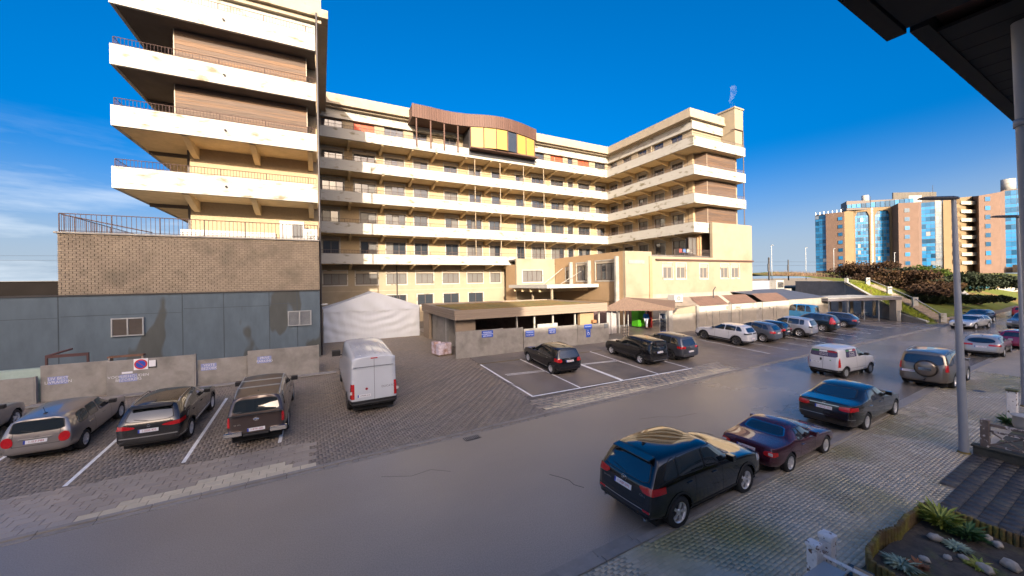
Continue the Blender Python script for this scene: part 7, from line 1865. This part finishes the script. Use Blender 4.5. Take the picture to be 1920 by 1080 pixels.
# 20 silver estate in the distance at right edge
S = C(ro=1.0, wb=2.78, fo=.95, W=1.86, H=1.44, belt=.96, hood=.95, nose=.74, rake=.55, r=.34, paint=paint('warm_silver', (.42, .41, .40), .55, .3), tail_z=.95, rearp=[(-.64, 1.0), (.64, 1.0), (.5, 1.28), (-.5, 1.28)], rearround=.25, rim='ten',
      plate=(.74, 0, '1-WRD-120', 'red'), tails=[(.34, .97, .80, .92, .30)], seams=[(.6, .35, 1.3), (1.7, .35, 1.05)], clad=.42, fin=-.25, handles=(.4,))
S['side'] = auto_side(S, 3, rearx=-.6, rise=.03)
park(S, 41.2, 7.2, R(4), 'rr', 'silver estate with wide rear window, cut by the downpipe', group='cars parked along the near kerb', slope=False)
def far(u, v, ang, lab, c, H=1.5, W=1.8, kind='hatch', **k):
    S = C(ro=.85, wb=2.6, fo=.85, W=W, H=H, belt=H * .65, hood=H * .645, nose=H * .5, rake=.4, r=.33, paint=paint(lab.split(' ')[0] + '_far', c, .4, .25), detail=1, rearp=[(-.6, H * .69), (.6, H * .69), (.5, H * .9), (-.5, H * .9)], rim='five',
          tails=[(.5, .95, H * .55, H * .64, .3)], heads=[(.48, .95, H * .42, H * .50, .45)], grille=(.45, .35, .55), clad=.3, plate=(.6, 0, '', 'red') if False else None)
    S['side'] = auto_side(S, 2, rearx=-.35); S.update(k)
    return park(S, u, v, ang, 'c', lab, group='cars at the far end of the street', slope=False)
far(46.5, 7.55, R(4), 'purple-red hatchback just beyond the silver estate', (.22, .015, .06), 1.45)
far(62.8, 12.8, R(172), 'white coupe facing us beside the lamp post', (.62, .62, .60), 1.38)
far(71, 14.0, R(176), 'dark hatchback standing behind the white coupe', (.03, .035, .045), 1.5)
far(66, 9.9, R(178), 'grey off-roader facing us at the right edge', (.16, .16, .16), 1.65)
far(64.5, 8.0, R(178), 'cream saloon facing us half behind the downpipe', (.55, .50, .42), 1.45)
far(80, 12.5, R(4), 'red hatchback seen from behind in the distance', (.50, .03, .04), 1.5)
far(78, 11.0, R(178), 'blue-grey van standing behind the red hatchback', (.20, .28, .35), 2.0, 1.9)
far(58.5, 16.6, R(12), 'grey low car parked by the boulders in the shade', (.10, .10, .11), 1.35) if False else None
# ------------------------------------------------------------------ street lamps
def lamp(u, v, lean, lab, H_=8.06):
    t = thing('street_lamp', lab, 'street lamp', (u, v, 0.03), 0, 'flat-headed street lamps along the pavement')
    LM = mat('lamp_pole_grey', (0.24, 0.26, 0.30), 0.45, var=0.06); LH = mat('lamp_head_dark', (0.03, 0.03, 0.035), 0.4, var=0.05)
    mb = MB(); top_ = Vector((lean[0], lean[1], H_)); mb.bar((0, 0, 0), top_ * 0.12, 0.115, 16, r2=.105).bar(top_ * 0.12, top_, 0.105, 16, r2=0.055); mb.build('pole', LM, t)
    mb = MB(); mb.lathe([(0.15, 0), (0.15, 0.05), (0.12, 0.07)], 16); mb.build('base_collar', MOSS, t)
    d = Vector((-.86, .46, 0.02)).normalized(); n_ = Vector((-d.y, d.x, 0)).normalized(); z_ = Vector((0, 0, 1))
    prof = [(-.12, .06, .06), (.05, .10, .075), (.45, .15, .06), (.95, .15, .045), (1.05, .09, .02)]
    vs = []; fs = []
    for s_, w_, h_ in prof:
        c_ = top_ + d * s_ + z_ * .03
        for (a, b_) in ((-1, -.4), (-1, .3), (-.5, 1), (.5, 1), (1, .3), (1, -.4)): vs.append(c_ + n_ * w_ * a + z_ * h_ * b_)
    for i in range(len(prof) - 1):
        for j in range(6): fs.append((i * 6 + j, i * 6 + (j + 1) % 6, (i + 1) * 6 + (j + 1) % 6, (i + 1) * 6 + j))
    fs += [(5, 4, 3, 2, 1, 0), tuple(range((len(prof) - 1) * 6, len(prof) * 6))]
    MB().add(vs, fs).build('lamp_head', LH, t)
    return t
lamp(18.05, 3.98, (-.12, .10), 'tall grey street lamp with flat dark head, standing by the garden wall corner')
lamp(26.55, 4.12, (-.12, .10), 'second street lamp whose flat dark head pokes out from behind the downpipe')

# ------------------------------------------------------------------ front gardens at the lower right
LOGW = mat('mossy_log_edging', (0.13, 0.085, 0.035), 0.9, var=0.35, scale=8, bump=0.4, c2=(0.20, 0.17, 0.03), c2pos=0.52, c2w=0.2, c2scale=2.2, objvar=0.2)
SOIL = mat('dark_garden_soil', (0.075, 0.060, 0.045), 0.95, var=0.35, scale=5, bump=1.0, bscale=14, c2=(0.10, 0.11, 0.035), c2pos=0.60, c2w=0.15, c2scale=1.6)
G_ = thing('log_roll_edging', 'mossy log roll edging around the front garden bed', 'garden edging', (8.8, 3.28, 0))
gp = [(9.6, -0.5), (8.85, 2.6), (8.95, 3.12), (9.4, 3.32), (10.2, 3.40), (10.7, 3.28), (11.4, 3.36), (12.38, 3.36), (12.52, 2.9), (12.5, 1.6), (12.45, 0.2)]
d_ = 0.085; acc = 0
for a, b in zip(gp[:-1], gp[1:]):
    A_, B_ = Vector(a), Vector(b); L_ = (B_ - A_).length; n = max(1, int(L_ / d_))
    for i in range(n):
        p = A_.lerp(B_, (i + .5) / n); mb = MB(); h_ = 0.40 + 0.03 * math.sin(p.x * 3 + p.y * 2) + rng.uniform(-.012, .012)
        mb.lathe([(0.044, -0.02), (0.044, h_ - 0.01), (0.036, h_), (0, h_ + 0.002)], 8); mb.build('log', LOGW, G_, loc=(p.x - 8.8, p.y - 3.28, 0.03))
n1 = 34; n2 = 30; vs = []; fs = []
for j in range(n2 + 1):
    for i in range(n1 + 1):
        u = 8.95 + 3.55 * i / n1; v = -0.6 + 3.9 * j / n2; vs.append((u, min(v, 3.34), 0.16 + 0.03 * math.sin(u * 2.3) * math.sin(v * 1.7) + rng.uniform(-.02, .02)))
for j in range(n2):
    for i in range(n1): a = j * (n1 + 1) + i; fs.append((a, a + 1, a + n1 + 2, a + n1 + 1))
struct(MB().add(vs, fs, 0, True).build('garden_soil', SOIL))
def plant(name, lab, u, v, n, L_, m, up_=0.5, wd=.03, z=.16, group=None, cat='plant'):
    t = thing(name, lab, cat, (u, v, z), 0, group); rg = random.Random(int(u * 77 + v * 13)); vs = []; fs = []
    for i in range(n):
        a = rg.uniform(0, 6.28); l_ = L_ * rg.uniform(.5, 1.1); e = rg.uniform(.15, 1) * up_; r0 = rg.uniform(0, .3) * L_; base = Vector((math.cos(a) * r0, math.sin(a) * r0, rg.uniform(0, .5) * L_ * up_))
        d = Vector((math.cos(a), math.sin(a), e)); s_ = Vector((-math.sin(a), math.cos(a), 0)) * wd * rg.uniform(.7, 1.3); k = len(vs)
        vs += [base, base + d * l_ * .5 + s_, base + d * l_ * .95 - Vector((0, 0, l_ * .15)), base + d * l_ * .5 - s_]; fs.append((k, k + 1, k + 2, k + 3))
    MB().add(vs, fs).build('leaves', m, t); return t
YG = mat('yellow_green_leaf', (0.26, 0.30, 0.04), 0.6, var=0.4, scale=12, c2=(0.45, 0.42, 0.08), c2pos=.6, c2w=.1, c2scale=8)
GR = mat('fern_green_leaf', (0.05, 0.12, 0.025), 0.6, var=0.4, scale=12); SG = mat('silver_green_leaf', (0.28, 0.36, 0.26), 0.7, var=0.4, scale=15)
RUST = mat('rust_leaf', (0.30, 0.12, 0.05), 0.8, var=0.3)
plant('variegated_shrub', 'yellow-green variegated shrub in the corner of the garden bed', 12.1, 3.02, 260, .36, YG, 1.0)
plant('green_fern', 'darker green leafy plant beside the variegated shrub', 12.0, 2.62, 160, .30, GR, .9)
plant('silver_plant', 'silvery ground plant between the flat stone and the white stones', 11.35, 2.62, 150, .20, SG, .5, .02)
plant('silver_plant', 'silvery trailing plant at the bottom edge of the picture', 9.75, 2.95, 170, .26, SG, .5, .02)
plant('rusty_plant', 'small rusty brown plant next to the trailing silvery plant', 9.95, 2.78, 90, .15, RUST, .8)
plant('silver_plant', 'mossy low clump among the stones at the lower right', 11.0, 2.25, 120, .22, YG, .4, .02)
STW = mat('pale_garden_stone', (0.40, 0.36, 0.30), 0.8, var=0.2, scale=10, bump=.4, objvar=.1)
for i, (u, v, r_, lab) in enumerate(((10.32, 2.80, .10, 'white stone farthest left in the garden bed'), (10.75, 2.60, .10, 'white round stone in the middle of the bed'), (11.02, 2.46, .10, 'white stone right of the middle one'), (11.35, 2.92, .15, 'flat greenish slab stone in the garden bed'),
                          (12.28, 2.42, .13, 'pinkish stone near the log edging'), (12.15, 2.25, .12, 'small brownish stone beside the pinkish one'), (10.95, 2.18, .16, 'large grey stone at the bottom of the bed'), (11.5, 1.98, .18, 'large pale stone at the lower right corner'))):
    tag(MB().blob((0, 0, 0), r_ * .78, seg=10, jit=.18, sq=(1.2, .85, .6)).build('garden_stone', STW, loc=(u, v, .20), rot=(0, 0, rng.uniform(0, 3))), lab, 'stone', 'stones in the garden bed')
t = thing('garden_kerb', 'stone kerb between the garden bed and the dark slab path', 'kerb', (12.6, 1.4, 0)); 
for i in range(6): MB().box(0, 0.13, -2.4 + i * 0.72, -1.7 + i * 0.72, 0, 0.24).build('kerb_block', KERB, t, bevel=.015)
PEEL = mat('peeling_white_paint', (0.80, 0.76, 0.72), 0.8, var=0.12, scale=12, c2=(0.16, 0.10, 0.07), c2pos=0.62, c2w=0.03, c2scale=11, bump=.5, bscale=40)
# peeling gate posts with rails at the bottom edge
t = thing('peeling_gate', 'white concrete gate posts with flaking paint and slanting rails at the bottom edge', 'gate', (7.6, 3.3, 0))
MB().box(0.10, 0.28, -0.10, 0.08, 0, 1.12).build('post', PEEL, t, bevel=.015); MB().box(0.08, 0.30, -0.12, 0.10, 1.125, 1.23).build('post_cap', PEEL, t, bevel=.03)
MB().box(-0.28, -0.12, -0.06, 0.10, 0, 1.10).build('post', PEEL, t, bevel=.015); MB().box(-0.30, -0.10, -0.08, 0.12, 1.105, 1.19).build('post_cap', PEEL, t, bevel=.03)
MB().box(-0.11, 0.09, -0.03, 0.05, 0.75, 0.95).build('panel', PEEL, t, bevel=.01)
for z in (0.98, 0.72): mb = MB(); mb.bar((-0.1, -.08, z), (.05, -1.4, z - .02), 0.035, 4); mb.build('rail', PEEL, t)
for i in range(4): mb = MB(); mb.bar((-.09 + i * .035, -.25 - i * .32, .70), (-.07 + i * .035, -.42 - i * .32, .97), 0.02, 4); mb.build('diagonal', PEEL, t)
MB().box(-1.0, -0.2, -.42, -0.12, 0.90, 0.96).build('white_ledge', PLASTICW, t)
t = thing('black_bin', 'black bin with flattened cardboard on its lid behind the gate', 'bin', (7.72, 2.85, 0), .2)
MB().box(-.16, .20, -.18, .16, 0, .86).build('body', mat('black_bin_plastic', (0.012, 0.014, 0.02), .35), t, bevel=.03)
MB().box(-.18, .10, -.06, .18, .872, .885).build('cardboard', mat('cardboard', (0.45, 0.30, 0.16), .85, var=.1), t, rot=(R(8), 0, .1))
# lichen-covered rail fence on a low wall
OLDW = mat('lichen_concrete', (0.15, 0.12, 0.105), .9, var=.3, scale=6, bump=.5, c2=(0.55, 0.50, 0.47), c2pos=.60, c2w=.04, c2scale=7)
DRK = mat('mossy_dark_wall', (0.055, 0.055, 0.045), .9, var=.35, scale=4, bump=.5, c2=(0.10, 0.11, 0.04), c2pos=.6, c2w=.15, c2scale=2)
t = thing('lichen_fence', 'low dark wall with a lichen-covered concrete post and criss-cross rails', 'fence', (18.15, 3.6, 0))
MB().box(0.0, 0.22, -6.2, 0.22, 0, .30).build('wall', DRK, t); MB().box(-0.03, 0.25, -6.2, 0.26, .302, .36).build('coping', DRK, t, bevel=.01)
for v in (0.0, -1.9, -3.8): MB().box(0.02, 0.20, v - .1, v + .08, .362, 1.2).build('post', OLDW, t, bevel=.015)
for z, h_ in ((1.02, .08), (.84, .05), (.42, .05)): MB().box(.07, .14, -5.8, -.1, z, z + h_).build('rail', OLDW, t)
for i in range(8):
    v = -.14 - i * .62; mb = MB(); mb.bar((.1, v, .46), (.1, v - .58, .83), .022, 4); mb.bar((.1, v, .83), (.1, v - .58, .46), .022, 4); mb.build('criss_cross', OLDW, t)
    MB().box(.08, .13, v - .62, v - .57, .46, .84).build('baluster', OLDW, t)
struct(MB().box(18.4, 24, -4, 3.7, -.02, .06).build('garden_path', DRK))
t = thing('white_gate_post', 'pale concrete post beyond the lichen fence, half hidden by the downpipe', 'post', (23.2, 3.9, 0)); MB().box(-.12, .12, -.12, .12, 0, 1.25).build('shaft', PEEL, t, bevel=.02); MB().box(-.15, .15, -.15, .15, 1.255, 1.33).build('cap', DRK, t, bevel=.02)
t = thing('flower_pot', 'round white flower pot beyond the lichen fence', 'pot', (22.5, 3.55, 0)); MB().lathe([(.0, 0), (.18, 0), (.26, .25), (.24, .5), (.30, .55), (.27, .58), (0, .55)], 16).build('pot', PLASTICW, t)
plant('pot_shrub', 'dark green low shrub beside the white flower pot', 22.9, 3.9, 150, .35, GR, .8, z=.05)

# ------------------------------------------------------------------ the flats on the dune: brick towers between glass bays
FB = thing('glass_and_brick_flats', 'long block of flats with blue glass bays and brick towers on the dune', 'building', (175, 50, 7)); FL = Vector((-175, -50, -7))
BRT = mat('salmon_brick', (0.125, 0.080, 0.060), .9, var=.12, scale=.6); OCH = mat('ochre_render', (0.165, 0.115, 0.062), .9, var=.08, scale=.4)
FGL = mat('blue_mirror_glass', (0.015, 0.10, 0.22), .05, metal=.05, var=.12, scale=.3, spec=.5, objvar=.6)
FGW = mat('lit_mirror_glass', (0.30, 0.33, 0.36), .10, metal=.6, var=.1, scale=.3, objvar=.1)  # paler copy of the bay glass, its lit look put into the colour
FPT = [(1527, 163.26, 71.3, 28.74), (1548, 163.34, 67.89, 28.61), (1583, 164.36, 62.86, 28.52), (1600, 167.85, 61.63, 29.5), (1633, 170.89, 57.94, 29.48), (1637, 171.29, 57.51, 29.48), (1672, 175.16, 53.95, 29.56), (1684, 171.88, 51.36, 29.88), (1722, 175.47, 47.6, 29.79), (1727, 179.85, 48.16, 30.38), (1754, 181.52, 45.29, 30.54), (1768, 182.38, 43.83, 30.56), (1798, 185.85, 41.15, 30.83), (1823, 194.41, 40.13, 31.81), (1835, 189.23, 37.73, 31.04), (1875, 193.74, 34.29, 31.9), (1884, 200.86, 34.57, 33.35), (1908, 202.11, 32.24, 33.45), (1975, 209.84, 26.58, 34.3)]
kinds = ['glass', 'brick', 'ochre', 'arch', 'pier', 'arch', 'brick', 'brick', 'brick', 'glass', 'glassw', 'ochre', 'balcony', 'brick', 'brick', 'brick', 'glass', 'glass']
ZB = 6.0
panes = []
for (q0, q1, kd) in zip(FPT[:-1], FPT[1:], kinds):
    A_ = Vector((q0[1], q0[2])); B_ = Vector((q1[1], q1[2])); zt = (q0[3] + q1[3]) / 2; d = (B_ - A_); L_ = d.length; d.normalize(); n_ = Vector((d.y, -d.x))   # n_ points towards the street
    if n_.dot(Vector((-1, -0.4))) < 0: n_ = -n_
    back = Vector((.97, .24)) * 14
    m_ = {'brick': BRT, 'ochre': OCH, 'arch': OCH, 'pier': WHITE, 'glass': FRAME, 'glassw': SHUT, 'balcony': OCH}[kd]
    base = 0.5 if kd in ('glass', 'arch', 'glassw') else 0
    a, b = A_ - n_ * base, B_ - n_ * base
    q = [a, b, B_ + back, A_ + back]
    vs = [(p.x, p.y, ZB) for p in q] + [(p.x, p.y, z) for p, z in zip(q, (q0[3], q1[3], q1[3], q0[3]))]
    MB().add(vs, [(4, 5, 6, 7), (0, 1, 5, 4), (3, 2, 1, 0), (1, 2, 6, 5), (3, 0, 4, 7)]).build('wall', m_, FB, loc=FL)
    if kd in ('glass', 'arch', 'glassw'):
        nf = 9; nc = max(2, round(L_ / 1.25)) if kd != 'arch' else 5
        zt0 = min(q0[3], q1[3]) - (.3 if kd != 'arch' else 1.0); zh = (zt0 - 7.9) / nf
        if kd == 'arch':   # ochre frame round the glazing, corners cut
            for (s0, s1, za, zb) in ((0, .09, ZB, zt0 + 1), (.91, 1, ZB, zt0 + 1), (.09, .91, zt0 - .1, zt0 + 1)):
                p, r_ = A_.lerp(B_, s0), A_.lerp(B_, s1); w_ = [p, r_, r_ - n_ * .52, p - n_ * .52]
                MB().prism([(x.x, x.y) for x in w_], za, zb).build('bay_frame', OCH, FB, loc=FL)
            for (s0, s1) in ((.09, .24), (.91, .76)):
                p, r_ = A_.lerp(B_, s0) + n_ * .01, A_.lerp(B_, s1) + n_ * .01
                MB().add([(p.x, p.y, zt0 - 1.9), (r_.x, r_.y, zt0 - .05), (p.x, p.y, zt0 - .05)], [(0, 1, 2)]).build('bay_corner', OCH, FB, loc=FL)
        lo, hi_ = (.10, .90) if kd == 'arch' else (.02, .98)
        for i in range(nc):
            for j in range(nf):
                for hh in (0, 1):
                    s0 = lo + (hi_ - lo) * i / nc + .006; s1 = lo + (hi_ - lo) * (i + 1) / nc - .006
                    za = 7.9 + zh * j + (0 if hh == 0 else zh * .42) + .05; zb = 7.9 + zh * j + (zh * .42 if hh == 0 else zh) - .05
                    p, r_ = a.lerp(b, s0) + n_ * (.06 + rng.uniform(-.01, .03)), a.lerp(b, s1) + n_ * (.06 + rng.uniform(-.01, .03))
                    panes.append(((p.x, p.y, za), (r_.x, r_.y, za), (r_.x, r_.y, zb), (p.x, p.y, zb), FGW if kd == 'glassw' or (rng.random() < .06 and hh) else FGL, hh))
rng.shuffle(panes); panes.sort(key=lambda p: -p[5])
rest = MB(); restw = MB()
for i, (p0, p1, p2, p3, m_, hh) in enumerate(panes):
    if i < 290: MB().quad(p0, p1, p2, p3).build('pane', m_, FB, loc=FL)
    else: (restw if m_ is FGW else rest).quad(p0, p1, p2, p3)
stuff(rest.build('lower_panes', FGL, FB, loc=FL)); 
if restw.v: stuff(restw.build('lit_lower_panes', FGW, FB, loc=FL))
def fwin(A_, B_, s, z, w_=1.5, h_=1.5):
    A_, B_ = Vector(A_), Vector(B_); d = (B_ - A_).normalized(); n_ = Vector((d.y, -d.x)); n_ = n_ if n_.dot(Vector((-1, -.4))) > 0 else -n_
    p = A_.lerp(B_, s) - d * w_ / 2 + n_ * .03; r_ = p + d * w_
    f = MB().prism([(x.x, x.y) for x in (p, r_, r_ + n_ * .08, p + n_ * .08)], z, z + h_).build('window', FRAME, FB, loc=FL)
    p2, r2 = p + n_ * .1 + d * .08, r_ + n_ * .1 - d * .08
    MB().quad((p2.x, p2.y, z + .08), (r2.x, r2.y, z + .08), (r2.x, r2.y, z + h_ - .08), (p2.x, p2.y, z + h_ - .08)).build('pane', FGL, f)
for k in range(8): fwin((163.34, 67.89), (164.36, 62.86), .78, 25.6 - k * 2.785, 1.3, 1.3)
for k in range(8): fwin((171.88, 51.36), (175.47, 47.6), .42, 26.6 - k * 2.92, 1.4, 1.4)
for k in range(8): fwin((189.23, 37.73), (193.74, 34.29), .40, 29.1 - k * 2.90, 1.5, 1.5)
# balconies of the recessed bay and bay windows
for k in range(8):
    z = 9.0 + k * 2.8
    p = Vector((186.2, 41.0)); q = Vector((192.6, 38.6)); nn = Vector((-.55, -.83))
    MB().prism([(x.x, x.y) for x in (p + nn * .3, q + nn * .3, q + nn * -2, p - nn * 2)], z, z + .2).build('balcony_slab', WHITE, FB, loc=FL)
    MB().prism([(x.x, x.y) for x in (p + nn * .3, q + nn * .3, q + nn * .2, p + nn * .2)], z + .2, z + 1.1).build('balcony_rail', CONCL if k % 2 else SHUT, FB, loc=FL)
    p = Vector((184.2, 42.4)); r_ = Vector((185.3, 41.5)); nn = Vector((-.61, -.79))
    MB().prism([(x.x, x.y) for x in (p, r_, r_ + nn * 1.2, p + nn * .3)], z + .3, z + 1.6).build('bay_window', OCH, FB, loc=FL)
# roof pieces
MB().prism([(165, 62.4), (182.1, 50.5), (186, 55), (170, 66)], 29.0, 32.2).build('glass_penthouse', FRAME, FB, loc=FL)
for i in range(14):
    p = Vector((164.9, 62.3)).lerp(Vector((182.0, 50.4)), i / 14 + .004); r_ = Vector((164.9, 62.3)).lerp(Vector((182.0, 50.4)), (i + 1) / 14 - .004)
    za = 29.7; zt_ = 31.2 + 1.5 * i / 14; MB().quad((p.x, p.y, za), (r_.x, r_.y, za), (r_.x, r_.y, zt_ - .3), (p.x, p.y, zt_ - .3)).build('pane', FGL, FB, loc=FL)
MB().prism([(178.8, 54.6), (192.2, 47.7), (192.4, 48.1), (179, 55)], 31.5, 34.8).build('ribbed_plant_screen', mat('ribbed_screen', (.09, .08, .065), .8, var=.4, scale=3, stretch=(3, 3, .1)), FB, loc=FL)
MB().prism([(180.9, 51.4), (184, 49.1), (184.2, 49.3), (181.1, 51.6)], 30.5, 33.2).build('white_roof_box', WHITE, FB, loc=FL)
mb = MB(); mb.lathe([(0, 0), (1.0, 0), (1.0, 3.6), (0, 3.6)], 16, c=(0, 0, 0)); mb.build('white_roof_drum', WHITE, FB, loc=Vector((174, 60.5, 31)) + FL)
mb = MB(); mb.lathe([(0, 0), (1.6, 0), (1.6, 4.2), (0, 4.2)], 16); mb.build('white_roof_drum', WHITE, FB, loc=Vector((204.5, 34.5, 33)) + FL)
MB().prism([(163.2, 70.9), (164.2, 63.0), (164.3, 63.0), (163.3, 70.9)], 29.5, 29.58).build('roof_rail', STEEL, FB, loc=FL)
for i in range(7): MB().prism([(163.2 + i * .15, 70.9 - i * 1.2), (163.3 + i * .15, 70.9 - i * 1.2), (163.3 + i * .15, 70.8 - i * 1.2)], 28.5, 29.5).build('rail_post', STEEL, FB, loc=FL)
for (u, v, h_) in ((171, 58, 33.5), (178, 54.5, 34.5), (190, 48, 37), (168, 61, 32.5)): mb = MB(); mb.bar((u - 175, v - 50, 28 - 7), (u - 175, v - 50, h_ - 7), .06, 5); mb.build('antenna', DARKM, FB)
MB().prism([(196, 30), (204, 24), (206, 27), (199, 33)], 6.0, 8.6).build('ground_floor', CONC, FB, loc=FL)

# ------------------------------------------------------------------ poles and wires on the dune
for i, (u, v, z0, z1, r_, lab, nm) in enumerate(((86.3, 45.6, 5, 12.7, .06, 'thin lamp pole on the dune just right of the wing', 'lamp_pole'), (80.4, 43, 4.8, 9.8, .16, 'short thick dark mast beside the thin lamp pole', 'tram_mast'), (100.7, 49.5, 5, 10, .13, 'dark tram mast in the middle of the dune crest', 'tram_mast'),
                                        (110.3, 50.2, 5, 13.3, .07, 'tall thin lamp pole before the flats', 'lamp_pole'), (135, 54.3, 5, 14, .07, 'lamp pole in front of the first brick tower of the flats', 'lamp_pole'), (151, 46.1, 5, 12.5, .07, 'lamp pole in front of the arched glass bays', 'lamp_pole'))):
    t = thing(nm, lab, 'pole', (u, v, z0)); mb = MB(); mb.bar((0, 0, 0), (0, 0, z1 - z0), r_, 8); mb.build('pole', DARKM if nm == 'tram_mast' else STEEL, t)
    if nm == 'lamp_pole': MB().box(-.1, .9, -.08, .08, z1 - z0 - .05, z1 - z0 + .08).build('lamp_head', STEEL, t)
    else: mb = MB(); mb.bar((-.25, 0, (z1 - z0) * .45), (-.25, 0, (z1 - z0) * .75), r_ * .9, 6); mb.build('cabinet', DARKM, t)
t = thing('tram_wires', 'thin overhead wires running along the dune', 'wires', (0, 60, 9))
for z in (-.4, .5): MB().path([(-70, 60, z + 3.5), (-30, 38, z + 2.6), (60, 2, z), (101, -10.5, z), (150, -14, z)], .02, 4).build('wire', DARKM, t)

# ------------------------------------------------------------------ person walking out of the passage
def skin_fig(name, pts, edges, rad, m, parent, root_i=0, sub=2):
    me = bpy.data.meshes.new(name); me.from_pydata(pts, edges, []); me.update(); o = bpy.data.objects.new(name, me); col.objects.link(o)
    md = o.modifiers.new('skin', 'SKIN'); md.use_smooth_shade = True
    for i, r_ in enumerate(rad): me.skin_vertices[0].data[i].radius = r_ if isinstance(r_, tuple) else (r_, r_); me.skin_vertices[0].data[i].use_root = (i == root_i)
    o.modifiers.new('s', 'SUBSURF').levels = sub; o.modifiers['s'].render_levels = sub
    dg = bpy.context.evaluated_depsgraph_get(); m2 = bpy.data.meshes.new_from_object(o.evaluated_get(dg)); bpy.data.objects.remove(o); m2.materials.clear(); m2.materials.append(m)
    for f in m2.polygons: f.use_smooth = True
    return obj(name, m2, parent)
px_ = up(33.44, 31.24)
PSN = thing('person', 'person in a blue jacket and pale trousers walking in front of the green container', 'person', (px_[0], px_[1], .90), R(200))
SKN = mat('skin_tone', (.50, .30, .21), .6, var=.05); BLJ = mat('blue_jacket', (.015, .12, .32), .8, var=.15); PTR = mat('pale_trousers', (.40, .43, .50), .85, var=.1); HAIR = mat('light_hair', (.42, .36, .28), .8, var=.2)
pts = [(0, 0, .93), (0, 0, 1.12), (0, 0, 1.36), (0, 0, 1.47), (.02, 0, 1.56), (.03, 0, 1.68),
       (0, .19, 1.40), (-.02, .24, 1.13), (.10, .25, .90), (0, -.19, 1.40), (.05, -.24, 1.13), (.24, -.22, .98),
       (0, .10, .90), (.14, .11, .50), (.12, .11, .09), (.26, .11, .04), (0, -.10, .90), (-.10, -.11, .50), (-.28, -.11, .12), (-.20, -.11, .04)]
ed = [(0, 1), (1, 2), (2, 3), (3, 4), (4, 5), (2, 6), (6, 7), (7, 8), (2, 9), (9, 10), (10, 11), (0, 12), (12, 13), (13, 14), (14, 15), (0, 16), (16, 17), (17, 18), (18, 19)]
rad = [(.13, .16), (.12, .145), (.12, .17), .06, .085, .09, .062, .045, .032, .062, .045, .032, .09, .062, .042, .035, .09, .062, .042, .035]
skin_fig('body', pts, ed, rad, SKN, PSN)
skin_fig('jacket', [(0, 0, .88), (0, 0, 1.12), (0, 0, 1.37), (0, .19, 1.41), (-.02, .245, 1.13), (.09, .25, .95), (0, -.19, 1.41), (.05, -.245, 1.13), (.20, -.225, 1.01), (0, 0, 1.46)],
         [(0, 1), (1, 2), (2, 3), (3, 4), (4, 5), (2, 6), (6, 7), (7, 8), (2, 9)], [(.15, .185), (.145, .17), (.145, .19), .078, .06, .05, .078, .06, .05, .08], BLJ, PSN)
skin_fig('trousers', [(0, 0, .93), (0, .10, .90), (.14, .11, .50), (.12, .11, .13), (0, -.10, .90), (-.10, -.11, .50), (-.26, -.11, .17)], [(0, 1), (1, 2), (2, 3), (0, 4), (4, 5), (5, 6)], [(.14, .165), .105, .078, .062, .105, .078, .062], PTR, PSN)
MB().blob((.02, 0, 1.66), .115, seg=10, jit=.05, sq=(1, .95, 1.02)).build('hair', HAIR, PSN, loc=(-.02, 0, .02))
for x, y in ((.20, .11), (-.22, -.11)): MB().box(x - .12, x + .12, y - .05, y + .05, 0, .08).build('shoe', DARKM, PSN, bevel=.03)
